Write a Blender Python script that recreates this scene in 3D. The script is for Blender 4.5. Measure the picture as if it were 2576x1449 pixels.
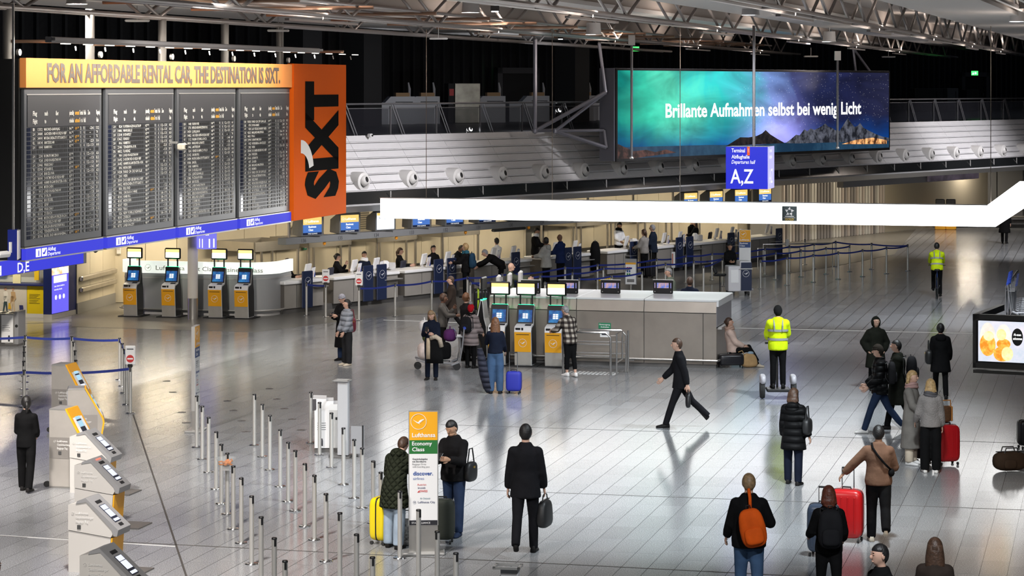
import bpy, math, random
from mathutils import Vector as V, Matrix as M
random.seed(7)
for _o in list(bpy.data.objects): bpy.data.objects.remove(_o)
S = bpy.context.scene; COL = S.collection
R = math.radians
# ---------------------------------------------------------------- camera (on the gallery opposite, eye 6.8 m above the hall floor)
F, HZ, CX, HC = 6000.0, 218.0, 1288.0, 6.8
_c = bpy.data.cameras.new('camera'); _c.sensor_width = 36; _c.lens = F/2576*36
_c.shift_y = -(724.5-HZ)/2576; _c.clip_end = 600
CAM = bpy.data.objects.new('camera', _c); COL.objects.link(CAM)
CAM.location = (0, 0, HC); CAM.rotation_euler = (R(90), 0, 0); S.camera = CAM
S.view_settings.view_transform = 'Standard'; S.view_settings.look = 'None'
S.view_settings.gamma = 1; S.view_settings.use_curve_mapping = False
S.view_settings.exposure = 0.0
_w = bpy.data.worlds.new('night'); S.world = _w; _w.use_nodes = True
_w.node_tree.nodes['Background'].inputs[0].default_value = (.6, .68, .85, 1)
_w.node_tree.nodes['Background'].inputs[1].default_value = .04
S.cycles.max_bounces = 5; S.cycles.adaptive_threshold = .02; S.cycles.sample_clamp_indirect = 4; S.cycles.caustics_reflective = False; S.cycles.caustics_refractive = False
# hall ceiling floodlights, the last four added as front fill: (x, y, z, aim x, aim y, power, cone, colour); their housings are built with the ceiling
FLOODS = [(5.5, 33, 8.6, 2.5, 40, 7800, 74, (.86, .95, 1)), (8.5, 47, 8.6, 4.5, 51, 6500, 74, (.86, .95, 1)), (0, 36, 8.6, .2, 43, 4200, 74, (.9, .95, 1)),
          (-5, 30, 8.6, -5.2, 37, 6500, 80, (1, .93, .88)), (-9.5, 52, 8.6, -9, 60, 9500, 90, (1, .92, .82)), (-1, 58, 8.6, -3, 64, 2600, 80, (1, .95, .9)),
          (14, 66, 8.6, 12, 74, 4600, 90, (.85, .92, 1)), (24, 92, 8.6, 22, 100, 7500, 90, (.95, .93, .95)), (10.5, 29, 8.6, 9.5, 35.5, 3600, 55, (1, .72, .45)),
          (-10, 36, 8.6, -9, 44, 8000, 80, (1, .94, .88)), (6, 60, 8.6, 4, 66, 2800, 90, (.95, .96, 1)), (4, 20, 8.6, 4, 31, 4800, 80, (.92, .96, 1)), (-7, 20, 8.6, -6, 31, 6500, 80, (1, .95, .9)), (-6, 47, 8.6, -10, 66, 5500, 60, (1, .95, .88)), (1, 46, 8.6, 1.2, 57, 3200, 66, (.97, .97, 1))]
# ---------------------------------------------------------------- axes of the place
AL = math.atan((2790-CX)/F)            # hall axis u, seen from the camera axis
TH = math.atan((5900-CX)/F)            # check-in wall direction
PH = math.atan((3000-CX)/F)            # flight board and roof truss direction
RH, RW, RB = -AL, math.pi/2-TH, math.pi/2-PH
U = V((math.sin(AL), math.cos(AL), 0)); VV = V((math.cos(AL), -math.sin(AL), 0))
W = V((math.sin(TH), math.cos(TH), 0)); N = V((math.cos(TH), -math.sin(TH), 0))
O = V((-5.33, 74.4, 0))
def G(px, py, z=0.0):
    d = F*(HC-z)/(py-HZ); return V(((px-CX)/F*d, d, z))
def P(px, py, d): return V(((px-CX)/F*d, d, HC-(py-HZ)/F*d))
def WP(s, o, z=0.0): q = O+W*s+N*o; q.z = z; return q
def ws(px, o):
    t = (px-CX)/F; q = O+N*o; return (t*q.y-q.x)/(W.x-t*W.y)
def zat(py, d): return HC-(py-HZ)/F*d
# ---------------------------------------------------------------- materials
MATS = {}
def mat(name, col=(.5, .5, .5), rough=.5, metal=0.0, emit=0.0, ecol=None, noise=0.0, nscale=8.0, bump=0.0, bscale=30.0, alpha=1.0, trans=0.0, coat=0.0, spec=.5):
    if name in MATS: return MATS[name]
    m = bpy.data.materials.new(name); m.use_nodes = True; MATS[name] = m
    nt = m.node_tree; b = nt.nodes['Principled BSDF']
    b.inputs['Base Color'].default_value = (*col, 1); b.inputs['Roughness'].default_value = rough
    b.inputs['Metallic'].default_value = metal; b.inputs['Specular IOR Level'].default_value = spec
    if coat: b.inputs['Coat Weight'].default_value = coat
    if alpha < 1: b.inputs['Alpha'].default_value = alpha
    if trans: b.inputs['Transmission Weight'].default_value = trans
    if emit:
        b.inputs['Emission Color'].default_value = (*(ecol or col), 1); b.inputs['Emission Strength'].default_value = emit
    if noise or bump:
        tc = nt.nodes.new('ShaderNodeTexCoord')
    if noise:
        n = nt.nodes.new('ShaderNodeTexNoise'); n.inputs['Scale'].default_value = nscale; n.inputs['Detail'].default_value = 4
        r = nt.nodes.new('ShaderNodeValToRGB')
        r.color_ramp.elements[0].position = .3; r.color_ramp.elements[1].position = .7
        r.color_ramp.elements[0].color = (*[max(0, c*(1-noise)) for c in col], 1); r.color_ramp.elements[1].color = (*[min(1, c*(1+noise)) for c in col], 1)
        nt.links.new(tc.outputs['Object'], n.inputs['Vector']); nt.links.new(n.outputs['Fac'], r.inputs['Fac']); nt.links.new(r.outputs['Color'], b.inputs['Base Color'])
    if bump:
        n2 = nt.nodes.new('ShaderNodeTexNoise'); n2.inputs['Scale'].default_value = bscale; n2.inputs['Detail'].default_value = 3
        bp = nt.nodes.new('ShaderNodeBump'); bp.inputs['Strength'].default_value = bump; bp.inputs['Distance'].default_value = .02
        nt.links.new(tc.outputs['Object'], n2.inputs['Vector']); nt.links.new(n2.outputs['Fac'], bp.inputs['Height']); nt.links.new(bp.outputs['Normal'], b.inputs['Normal'])
    return m
def cloth(name, col, rough=.85, b=.5, bs=9): return mat('cloth_'+name, col, rough, noise=.18, nscale=5, bump=b, bscale=bs, spec=.08)
STEEL = mat('brushed_steel', (.55, .53, .50), .34, .9, noise=.10, nscale=2.5)
DSTEEL = mat('dark_steel', (.17, .165, .16), .42, .55, noise=.10, nscale=2)
CHROME = mat('polished_chrome', (.75, .75, .76), .16, 1)
ALU = mat('satin_aluminium', (.62, .61, .59), .36, .75)
WHITE = mat('white_lacquer', (.80, .80, .80), .35)
LGREY = mat('light_grey_lacquer', (.55, .54, .53), .4, noise=.04)
MGREY = mat('mid_grey_lacquer', (.28, .28, .29), .45)
BLACK = mat('black_plastic', (.012, .012, .013), .35)
MBLACK = mat('matt_black', (.01, .01, .011), .7)
NAVY = mat('navy_panel', (.012, .020, .055), .38)
YELLOW = mat('amber_panel', (.85, .40, .012), .42)
RUBBER = mat('black_rubber', (.02, .02, .02), .8)
TAPE = mat('blue_belt_webbing', (.010, .025, .21), .7)
GLASS = mat('clear_glass', (.9, .95, .95), .05, alpha=.18)
WHITE_PRINT = mat('white_print', (.85, .85, .85), .5)
DARK_PRINT = mat('dark_print', (.03, .03, .04), .6)
RED_PRINT = mat('red_print', (.55, .03, .03), .5)
def glow(name, col, s): return mat('glow_'+name, (.01, .01, .01), .5, emit=s, ecol=col, spec=.06)
# ---------------------------------------------------------------- mesh building
class MB:
    def __init__(s): s.v = []; s.f = []
    def add(s, vs, fs):
        n = len(s.v); s.v += [tuple(v) for v in vs]; s.f += [tuple(i+n for i in f) for f in fs]; return s
    def box(s, c, d, m=None, b=0.0):
        x, y, z = d[0]/2, d[1]/2, d[2]/2
        if not b:
            vs = [V((i*x, j*y, k*z)) for k in (-1, 1) for i, j in ((-1, -1), (1, -1), (1, 1), (-1, 1))]
            fs = [(3, 2, 1, 0), (4, 5, 6, 7), (0, 1, 5, 4), (1, 2, 6, 5), (2, 3, 7, 6), (3, 0, 4, 7)]
        else:
            b = min(b, x*.9, y*.9, z*.9)
            def ring(k, e):
                a, c_ = x-e, y-e
                q = min(b, a*.95, c_*.95)
                return [V((sx, sy, k)) for sx, sy in ((-a+q, -c_), (a-q, -c_), (a, -c_+q), (a, c_-q), (a-q, c_), (-a+q, c_), (-a, c_-q), (-a, -c_+q))]
            rs = [ring(-z, b), ring(-z+b, 0), ring(z-b, 0), ring(z, b)]
            vs = [p for r_ in rs for p in r_]; fs = [tuple(range(7, -1, -1)), tuple(range(24, 32))]
            for k in range(3):
                for i in range(8): fs.append((k*8+i, k*8+(i+1) % 8, k*8+8+(i+1) % 8, k*8+8+i))
        c = V(c)
        vs = [(m @ p if m else p)+c for p in vs]
        return s.add(vs, fs)
    def bx(s, x0, x1, y0, y1, z0, z1, b=0.0):
        return s.box(((x0+x1)/2, (y0+y1)/2, (z0+z1)/2), (x1-x0, y1-y0, z1-z0), None, b)
    def loft(s, rings, cap=True, closed=True):
        n = len(rings[0]); vs = [p for r_ in rings for p in r_]; fs = []
        for k in range(len(rings)-1):
            for i in range(n if closed else n-1):
                j = (i+1) % n; fs.append((k*n+i, k*n+j, (k+1)*n+j, (k+1)*n+i))
        if cap: fs += [tuple(range(n-1, -1, -1)), tuple(range((len(rings)-1)*n, len(rings)*n))]
        return s.add(vs, fs)
    def tube(s, pts, r, n=8, cap=True):
        pts = [V(p) for p in pts]; rs = r if isinstance(r, (list, tuple)) else [r]*len(pts)
        t0 = (pts[1]-pts[0]).normalized(); a = V((0, 0, 1)) if abs(t0.z) < .9 else V((1, 0, 0))
        x = t0.cross(a).normalized(); rings = []
        for i, p in enumerate(pts):
            t = (pts[min(i+1, len(pts)-1)]-pts[max(i-1, 0)]).normalized()
            x = (x-t*x.dot(t)).normalized(); y = t.cross(x)
            rings.append([p+(x*math.cos(2*math.pi*k/n)+y*math.sin(2*math.pi*k/n))*rs[i] for k in range(n)])
        return s.loft(rings, cap)
    def lathe(s, prof, n=16, m=None, cap=True):
        rings = [[V((r_*math.cos(2*math.pi*k/n), r_*math.sin(2*math.pi*k/n), z)) for k in range(n)] for r_, z in prof]
        if m: rings = [[m @ p for p in r_] for r_ in rings]
        return s.loft(rings, cap)
    def prism(s, poly, h, m=None):
        n = len(poly); vs = [V((x, y, 0)) for x, y in poly]+[V((x, y, h)) for x, y in poly]
        if m: vs = [m @ p for p in vs]
        fs = [tuple(range(n-1, -1, -1)), tuple(range(n, 2*n))]+[(i, (i+1) % n, (i+1) % n+n, i+n) for i in range(n)]
        return s.add(vs, fs)
    def ring(s, r0, r1, h, m, n=24):
        vs = []
        for z in (0, h):
            for r_ in (r0, r1): vs += [m @ V((r_*math.cos(2*math.pi*k/n), r_*math.sin(2*math.pi*k/n), z)) for k in range(n)]
        fs = []
        for i in range(n):
            j = (i+1) % n
            fs += [(2*n+i, 3*n+i, 3*n+j, 2*n+j), (n+i, i, j, n+j), (n+i, n+j, 3*n+j, 3*n+i), (j, i, 2*n+i, 2*n+j)]
        return s.add(vs, fs)
    def mesh(s, name):
        me = bpy.data.meshes.new(name); me.from_pydata(s.v, [], s.f); me.update(); return me
    def build(s, name, m, parent=None, loc=(0, 0, 0), rot=0.0, smooth=False, label=None):
        return obj(name, s.mesh(name), m, parent, loc, rot, smooth, label)
def obj(name, me, m, parent=None, loc=(0, 0, 0), rot=0.0, smooth=False, label=None):
    o = bpy.data.objects.new(name, me); COL.objects.link(o)
    if m and not me.materials: me.materials.append(m)
    o.location = loc; o.rotation_euler = (0, 0, rot) if not isinstance(rot, (tuple, list)) else rot
    if parent: o.parent = parent
    if smooth:
        for p in me.polygons: p.use_smooth = True
        if smooth != 'all' and len(me.polygons) < 60000: me.set_sharp_from_angle(angle=R(42))
    if label: o['label'] = label
    return o
def tag(o, label, cat, group=None):
    o['label'] = label; o['category'] = cat
    if group: o['group'] = group
    return o
def thing(name, label, cat, loc=(0, 0, 0), rot=0.0, group=None):
    o = bpy.data.objects.new(name, None); COL.objects.link(o); o.empty_display_size = .1
    o.location = loc; o.rotation_euler = (0, 0, rot)
    return tag(o, label, cat, group)
def struct(o): o['kind'] = 'structure'; return o
def copy_tree(o, parent=None):
    c = o.copy(); COL.objects.link(c); c.parent = parent
    for ch in list(o.children): copy_tree(ch, c)
    return c
def dup(o, loc, rot, label, group=None):
    c = copy_tree(o); c.location = loc; c.rotation_euler = (0, 0, rot); c['label'] = label
    if group: c['group'] = group
    return c
def frame(o, r=(1, 0, 0), u=(0, 0, 1)):
    r = V(r).normalized(); u = V(u).normalized(); n = r.cross(u); o = V(o)
    return M(((r.x, u.x, n.x, o.x), (r.y, u.y, n.y, o.y), (r.z, u.z, n.z, o.z), (0, 0, 0, 1)))
def rot_text_mesh(body, bold=0.0, shear=0.0, res=2, spacing=1.0):
    c = bpy.data.curves.new('lettering', 'FONT'); c.body = body; c.offset = bold; c.shear = shear; c.resolution_u = res; c.space_character = spacing
    o = bpy.data.objects.new('lettering', c); me = bpy.data.meshes.new_from_object(o)
    bpy.data.objects.remove(o); bpy.data.curves.remove(c); return me
def letters(body, fr, h, m, parent, w=None, bold=.012, shear=0.0, align='L', name='lettering', res=2, extra=None, label=None, split=False):
    """flat lettering of cap height h (and width w) on the frame fr"""
    me = rot_text_mesh(body, bold, shear, res)
    xs = [v.co.x for v in me.vertices]
    if not xs: return None
    x0, x1 = min(xs), max(xs); sy = h/.69; sx = (w/(x1-x0)) if w else sy
    off = {'L': -x0, 'C': -(x0+x1)/2, 'R': -x1}[align]
    for v in me.vertices: v.co = fr @ V(((v.co.x+off)*sx, v.co.y*sy, .004))
    if not split:
        o = obj(name, me, m, parent, label=label); o['kind'] = 'stuff'; return o
    # large lettering: every letter a part of its own
    nb = {}
    def root(i):
        while nb.get(i, i) != i: i = nb[i]
        return i
    for e in me.edges:
        a, b = root(e.vertices[0]), root(e.vertices[1])
        if a != b: nb[a] = b
    grp = {}
    for p in me.polygons: grp.setdefault(root(p.vertices[0]), []).append(tuple(p.vertices))
    for ps in grp.values():
        ids = sorted({i for p in ps for i in p}); ix = {i: k for k, i in enumerate(ids)}
        MB().add([me.vertices[i].co.copy() for i in ids], [tuple(ix[i] for i in p) for p in ps]).build('letter', m, parent)
    bpy.data.meshes.remove(me)
def rbox(sx, sy, sz, e=3.2, n=20, k=12, c=(0, 0, 0), taper=None):
    """rounded (superellipsoid) body as rings"""
    rings = []
    for i in range(k+1):
        f = -math.pi/2+math.pi*i/k
        cz = math.copysign(abs(math.sin(f))**(2/e), math.sin(f)); cr = max(abs(math.cos(f))**(2/e), .02)
        t = taper(cz) if taper else 1
        rings.append([V((c[0]+sx/2*cr*t*math.copysign(abs(math.cos(a))**(2/e), math.cos(a)), c[1]+sy/2*cr*t*math.copysign(abs(math.sin(a))**(2/e), math.sin(a)), c[2]+sz/2*cz)) for a in [2*math.pi*j/n for j in range(n)]])
    return rings
CRANE = [(-.80, .30), (-.36, .03), (-.06, -.10), (.12, .16), (.34, .27), (.80, .36), (.62, .17), (.40, .13), (.52, .02), (.28, .01), (.36, -.10), (.14, -.12), (.10, -.22), (.22, -.40), (.02, -.26), (-.16, -.22), (-.48, .02)]
def crane(fr, r, m, parent, name='crane_emblem', thick=.07):
    mb = MB(); q = fr @ M.Translation((0, 0, .003)); mb.ring(r*(1-thick), r, .003, q, 28)
    mb.prism([(x*r*.92, y*r*.92) for x, y in CRANE], .003, q)
    return mb.build(name, m, parent)
def ordinal(i): return ['first', 'second', 'third', 'fourth', 'fifth', 'sixth', 'seventh', 'eighth', 'ninth', 'tenth', 'eleventh', 'twelfth', 'thirteenth', 'fourteenth', 'fifteenth', 'sixteenth', 'seventeenth', 'eighteenth', 'nineteenth', 'twentieth'][i]
# ================================================================ floor
def granite(name, col, var, tiles):
    m = bpy.data.materials.new(name); m.use_nodes = True; nt = m.node_tree; b = nt.nodes['Principled BSDF']; L = nt.links.new
    tc = nt.nodes.new('ShaderNodeTexCoord'); n = nt.nodes.new('ShaderNodeTexNoise'); n.inputs['Scale'].default_value = 55; n.inputs['Detail'].default_value = 2
    L(tc.outputs['Object'], n.inputs['Vector'])
    g = nt.nodes.new('ShaderNodeNewGeometry'); oi = nt.nodes.new('ShaderNodeObjectInfo')
    add = nt.nodes.new('ShaderNodeMath'); add.operation = 'ADD'; fr = nt.nodes.new('ShaderNodeMath'); fr.operation = 'FRACT'
    if tiles == 'brick':
        br = nt.nodes.new('ShaderNodeTexBrick'); br.inputs['Scale'].default_value = 1; br.inputs['Brick Width'].default_value = 1.0; br.inputs['Row Height'].default_value = .38
        br.inputs['Mortar Size'].default_value = .011; br.inputs['Color1'].default_value = (0, 0, 0, 1); br.inputs['Color2'].default_value = (1, 1, 1, 1); br.inputs['Mortar'].default_value = (0, 0, 0, 1); br.inputs['Bias'].default_value = 0
        mp = nt.nodes.new('ShaderNodeMapping'); mp.inputs['Location'].default_value = (0, -TILE_B, 0); L(tc.outputs['Object'], mp.inputs['Vector']); L(mp.outputs['Vector'], br.inputs['Vector'])
        L(br.outputs['Color'], fr.inputs[0])
        fr.operation = 'MULTIPLY'; fr.inputs[1].default_value = .999
    else:
        L(g.outputs['Random Per Island'], add.inputs[0]); L(oi.outputs['Random'], add.inputs[1]); L(add.outputs[0], fr.inputs[0])
    mx = nt.nodes.new('ShaderNodeMixRGB'); mx.inputs[1].default_value = (*[c*(1-var) for c in col], 1); mx.inputs[2].default_value = (*[c*(1+var) for c in col], 1); L(fr.outputs[0], mx.inputs[0])
    sp = nt.nodes.new('ShaderNodeMixRGB'); sp.blend_type = 'MULTIPLY'; sp.inputs[0].default_value = 1
    rp = nt.nodes.new('ShaderNodeValToRGB'); rp.color_ramp.elements[0].position = .32; rp.color_ramp.elements[0].color = (.6, .6, .6, 1); rp.color_ramp.elements[1].position = .68; rp.color_ramp.elements[1].color = (1.35, 1.35, 1.35, 1)
    L(n.outputs['Fac'], rp.inputs['Fac']); L(mx.outputs[0], sp.inputs[1]); L(rp.outputs['Color'], sp.inputs[2])
    out = sp.outputs[0]
    if tiles == 'brick':
        jm = nt.nodes.new('ShaderNodeMixRGB'); jm.inputs[2].default_value = (.045, .045, .045, 1); L(br.outputs['Fac'], jm.inputs[0]); L(out, jm.inputs[1]); out = jm.outputs[0]
    L(out, b.inputs['Base Color']); b.inputs['Roughness'].default_value = .17; b.inputs['Specular IOR Level'].default_value = .5
    return m
TW, TL = .38, 1.0
TILE_B = 8.217 % TW
FLOOR_COL = (.295, .302, .312)
floor = struct(MB().bx(20, 240, -60, 60, -.25, -.006).build('floor', granite('granite_paving_far', FLOOR_COL, .10, 'brick'), rot=math.pi/2-AL))
# local axes of the floor: x = along the hall (a), y = -across (b to the left)
GRAN = granite('granite_tile', FLOOR_COL, .10, 'own')
def ab(p): return p.x*U.x+p.y*U.y, p.x*VV.x+p.y*VV.y
tile_me = MB().bx(-TL/2+.004, TL/2-.004, -TW/2+.004, TW/2-.004, -.03, 0).mesh('tile'); tile_me.materials.append(GRAN)
cells = []
for ib in range(-90, 60):
    bc = -8.217+(ib+.5)*TW; ph = random.choice((0, .33, .5, .67))
    for ia in range(20, 75):
        ac = ia*TL+ph*TL
        p = U*ac+VV*bc
        if p.y < 31.5 or ac > 63: continue
        px = CX+F*p.x/p.y; py = HZ+F*HC/p.y
        if -90 < px < 2670 and py < 1500: cells.append((py, ac, bc))
cells.sort(reverse=True)
vis = [c for c in cells if c[0] < 1452]; vis = vis[:300]
sv = set(vis); rest = MB()
for c in cells:
    if c in sv:
        obj('tile', tile_me, None, floor, (c[1], -c[2], 0))
    else: rest.bx(c[1]-TL/2+.004, c[1]+TL/2-.004, -c[2]-TW/2+.004, -c[2]+TW/2-.004, -.03, 0)
o = rest.build('tile_field', GRAN, floor); o['kind'] = 'stuff'
# far paving lies flush beyond the built tiles
MB().bx(61.4, 240, -60, 60, -.005, -.0012).build('far_paving', floor.data.materials[0], floor)
JOINT = mat('dark_joint', (.06, .055, .05), .7)
PALE = mat('pale_joint_strip', (.75, .75, .74), .4)
def strip(p0, p1, w, m, name, z=.002):
    d = (p1-p0); d.z = 0; n = V((-d.y, d.x, 0)).normalized()*w/2; h = V((0, 0, z)); e = V((0, 0, .012))
    vs = [p0-n-e, p1-n-e, p1+n-e, p0+n-e, p0-n+h, p1-n+h, p1+n+h, p0+n+h]
    return MB().add(vs, [(0, 3, 2, 1), (4, 5, 6, 7), (0, 1, 5, 4), (1, 2, 6, 5), (2, 3, 7, 6), (3, 0, 4, 7)]).build(name, m)
k = 1
for nm, m, a, b, w in (('dark', JOINT, (0, 1348), (2576, 1478), .03), ('pale', PALE, (0, 1347), (441, 1375), .035), ('pale', PALE, (1836, 824.6), (2700, 845), .10), ('dark', JOINT, (1107, 1229), (2576, 1283), .016),
                     ('dark', JOINT, (1107, 1068), (2576, 1115), .014), ('dark', JOINT, (335, 1043), (472, 1460), .03), ('pale', PALE, (965, 805), (1175, 812), .05), ('dark', JOINT, (0, 815), (1100, 790), .05)):
    st = struct(strip(G(*a), G(*b), w, m, 'trim_%d' % k, z=.003 if m is JOINT else .004)); k += 1
DGRAN = mat('dark_granite', (.15, .145, .135), .3, noise=.5, nscale=45)
mb = MB(); poly = [G(180, 822), G(640, 836), G(930, 800), G(1300, 770), G(1640, 735), G(1905, 700), G(2090, 672), G(2250, 640)]
back = [WP(46, -4.4), WP(-3, -4.4), G(287, 760), G(180, 794)]
mb.prism([(p.x, p.y) for p in poly+back], .006, M.Translation((0, 0, -.001))); struct(mb.build('trim_%d' % k, DGRAN)); k += 1
# ================================================================ check-in wall: gallery bulkhead of white slats
PANELM = mat('white_slat_panel', (.66, .655, .67), .38, noise=.03, nscale=3)
core = MB()
TOPZ, BOTZ, BOTO = 5.25, 3.55, 1.3
S0, S1 = -24.0, 62.0
prof = [(0, TOPZ), (BOTO-.05, BOTZ), (BOTO+.05, 3.20), (BOTO+.12, 3.18), (BOTO-.35, 2.95), (-.6, 2.95), (-.6, TOPZ-.02)]
pm = frame(WP(S0, 0), N, (0, 0, 1))
# profile extruded along the wall: local x = out of the wall, y = up, z = along
mz = M(((N.x, 0, W.x, WP(S0, 0).x), (N.y, 0, W.y, WP(S0, 0).y), (0, 1, 0, 0), (0, 0, 0, 1)))
bulk = struct(core.prism([(x-.03, y) for x, y in prof], S1-S0, mz).build('wall_left', mat('bulkhead_core', (.24, .24, .25), .5)))
rows, PWID = 7, 2.32
sl = V((N.x*BOTO, N.y*BOTO, BOTZ-TOPZ)); sd = sl.normalized(); rl = sl.length/rows
pan = MB(); pr = [(0, .0), (PWID-.012, .0), (PWID-.012, rl-.03), (0, rl-.03)]
pan.box((PWID/2, rl/2, .02), (PWID-.012, rl-.035, .04)); pan.box((PWID/2, rl-.045, .05), (PWID-.012, .018, .05))
pan_me = pan.mesh('panel'); pan_me.materials.append(PANELM)
out = W.cross(-sd)
NCOL = int((S1-S0)/PWID)
SEAM0 = ws(1134, 0)-.62
j0 = int((S0-SEAM0)/PWID)+1
for j in range(j0, j0+30):
    for i in range(rows):
        q = WP(SEAM0+j*PWID, 0, TOPZ)+sd*(rl*i)
        o = obj('panel', pan_me, None, bulk)
        fr = M(((W.x, sd.x, 0, q.x), (W.y, sd.y, 0, q.y), (0, sd.z, 0, q.z), (0, 0, 0, 1)))
        nrm = W.cross(sd)
        fl = 1 if nrm.dot(N) > 0 else -1
        for r_ in range(3): fr[r_][2] = nrm[r_]*fl
        o.matrix_world = fr
# dark band under the slats with light dividers, and the lit fascia under it
BAND = mat('dark_band_glass', (.012, .013, .014), .12)
MB().prism([(BOTO-.02, BOTZ-.005), (BOTO+.11, 3.215), (BOTO+.04, 3.215), (BOTO-.09, BOTZ-.005)], S1-S0, mz).build('dark_band', BAND, bulk)
dv = MB().box((0, 0, 0), (.02, .03, .34)); dvm = dv.mesh('band_divider'); dvm.materials.append(LGREY)
for j in range(j0, j0+30):
    s_ = SEAM0+j*PWID+.6; obj('band_divider', dvm, None, bulk, WP(s_, BOTO+.07, 3.385), RW)
MB().prism([(BOTO+.15, 3.205), (BOTO+.15, 3.15), (BOTO-.3, 2.93), (BOTO-.34, 2.98), (BOTO+.06, 3.17), (BOTO+.06, 3.205)], S1-S0, mz).build('fascia', mat('grey_fascia', (.42, .42, .43), .45), bulk)
# gallery slab, its back wall and dark flank
DARKW = mat('gallery_dark_cladding', (.012, .012, .013), .75, noise=.3, nscale=6)
G0, G1 = -30.0, 150.0
mzg = M(((N.x, 0, W.x, WP(G0, 0).x), (N.y, 0, W.y, WP(G0, 0).y), (0, 1, 0, 0), (0, 0, 0, 1)))
gal = struct(MB().prism([(-.62, 5.2), (-.62, 4.95), (-32, 4.95), (-32, 5.2)], G1-G0, mzg).build('floor_gallery', mat('gallery_floor_dark', (.02, .02, .022), .35)))
gb = struct(MB().prism([(-28, 5.2), (-28, 13), (-28.3, 13), (-28.3, 5.2)], G1-G0, mzg).build('wall_back', DARKW))
rib = MB().box((0, 0, 0), (.14, .2, 7.6)); ribm = rib.mesh('cladding_rib'); ribm.materials.append(mat('cladding_rib_grey', (.022, .022, .024), .7))
for i in range(150): obj('cladding_rib', ribm, None, gb, WP(-8+i*.8, -27.9, 9.0), RW)
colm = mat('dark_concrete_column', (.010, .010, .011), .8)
for px, w_ in ((912, 62), (760, 60), (2200, 60), (1440, 30)):
    s_ = ws(px, -14); cl = MB().box((0, 0, 0), (1.1, 1.1, 7.6)); tag(cl.build('gallery_column', colm, None, WP(s_, -14, 9.0), RW), {912: 'tall dark concrete column beside the orange side panel', 760: 'dark concrete column behind the orange side panel', 2200: 'dark concrete column behind the right end of the billboard', 1440: 'dark concrete column behind the billboard bracket'}[px], 'column')
# ================================================================ cream wall behind the counters
CREAM = mat('cream_wall_panel', (.66, .60, .47), .5, noise=.03, nscale=2)
CREAMD = mat('cream_joint', (.30, .27, .21), .7)
OB = -4.6
mzc = M(((N.x, 0, W.x, WP(-2.6, 0).x), (N.y, 0, W.y, WP(-2.6, 0).y), (0, 1, 0, 0), (0, 0, 0, 1)))
wl = struct(MB().prism([(OB, 0), (OB, 3.6), (OB-.2, 3.6), (OB-.2, 0)], S1+2.6, mzc).build('wall_checkin', CREAMD))
cp = MB().box((0, 0, 0), (1.48, .05, 3.5)); cpm = cp.mesh('panel'); cpm.materials.append(CREAM)
for i in range(34):
    s_ = -1.85+i*1.5
    if s_ > 31: break
    obj('panel', cpm, None, wl, WP(s_, OB+.02, 1.76), RW)
# left part: wall parallel to the hall front and the return wall towards the exchange desk
A0, A1 = G(190, 790), G(287, 762)
def wallseg(p, q, h, name, m, th=.2):
    d = q-p; L_ = d.length; an = math.atan2(d.y, d.x)
    return struct(MB().bx(0, L_, 0, th, 0, h).build(name, m, None, p, an)), L_, an
w2, L2, an2 = wallseg(A0, A1, 3.6, 'wall_return', CREAMD)
for i in range(3): MB().bx(i*L2/3+.01, (i+1)*L2/3-.01, -.04, 0, .3, 3.55).build('panel', CREAM, w2)
KICK = mat('grey_skirting', (.30, .30, .29), .45)
MB().bx(0, L2, -.06, 0, 0, .32).build('skirting', KICK, w2)
for z in (.62, .95): MB().bx(.2, L2-.15, -.16, -.04, z, z+.16, .03).build('bumper_rail', STEEL, w2)
B1 = WP(-6.0, OB)
w3, L3, an3 = wallseg(A1, WP(-2.6, OB), 3.6, 'wall_front', CREAMD)
for i in range(2): MB().bx(i*L3/2+.01, (i+1)*L3/2-.01, -.04, 0, .02, 3.55).build('panel', CREAM, w3)
# soffit of the left part
struct(MB().prism([(p.x, p.y) for p in (G(-120, 812), V((A0.x, A0.y, 0)), V((A1.x, A1.y, 0)), WP(-2, OB), WP(-2, 1.0), WP(-9, 2.0))], .2, M.Translation((0, 0, 3.35))).build('ceiling_soffit', mat('soffit', (.35, .34, .32), .6)))
# louvre grilles and doors in the cream wall
LOUV = mat('louvre_dark', (.10, .09, .07), .6)
def louvre(px, z0, z1, w_, label):
    g = thing('louvre_grille', label, 'grille', WP(ws(px, OB+.1), OB+.12, z0), RW)
    MB().bx(-w_/2, w_/2, 0, .03, 0, z1-z0).build('backing', LOUV, g)
    n = int((z1-z0)/.075); sm = MB().bx(-w_/2+.02, w_/2-.02, -.03, .0, 0, .03).mesh('slat'); sm.materials.append(mat('louvre_slat', (.33, .29, .21), .5))
    for i in range(n): obj('slat', sm, None, g, (0, 0, .02+i*.075))
louvre(906, 1.55, 2.75, .9, 'cream louvre grille in the wall behind desk 135')
louvre(1140, 1.9, 2.6, .8, 'louvre grille in the wall left of the green 316 sign')
louvre(1348, 1.9, 2.7, .85, 'dark louvre grille above the door behind the suited clerk')
d1 = struct(MB().bx(-.55, .55, -.06, .02, 0, 1.95).build('door_1', mat('dark_grey_door', (.09, .09, .085), .5), None, WP(ws(1348, OB+.1), OB+.02), RW))
MB().box((.42, -.09, 1.0), (.03, .06, .14)).build('door_handle', STEEL, d1)
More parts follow.
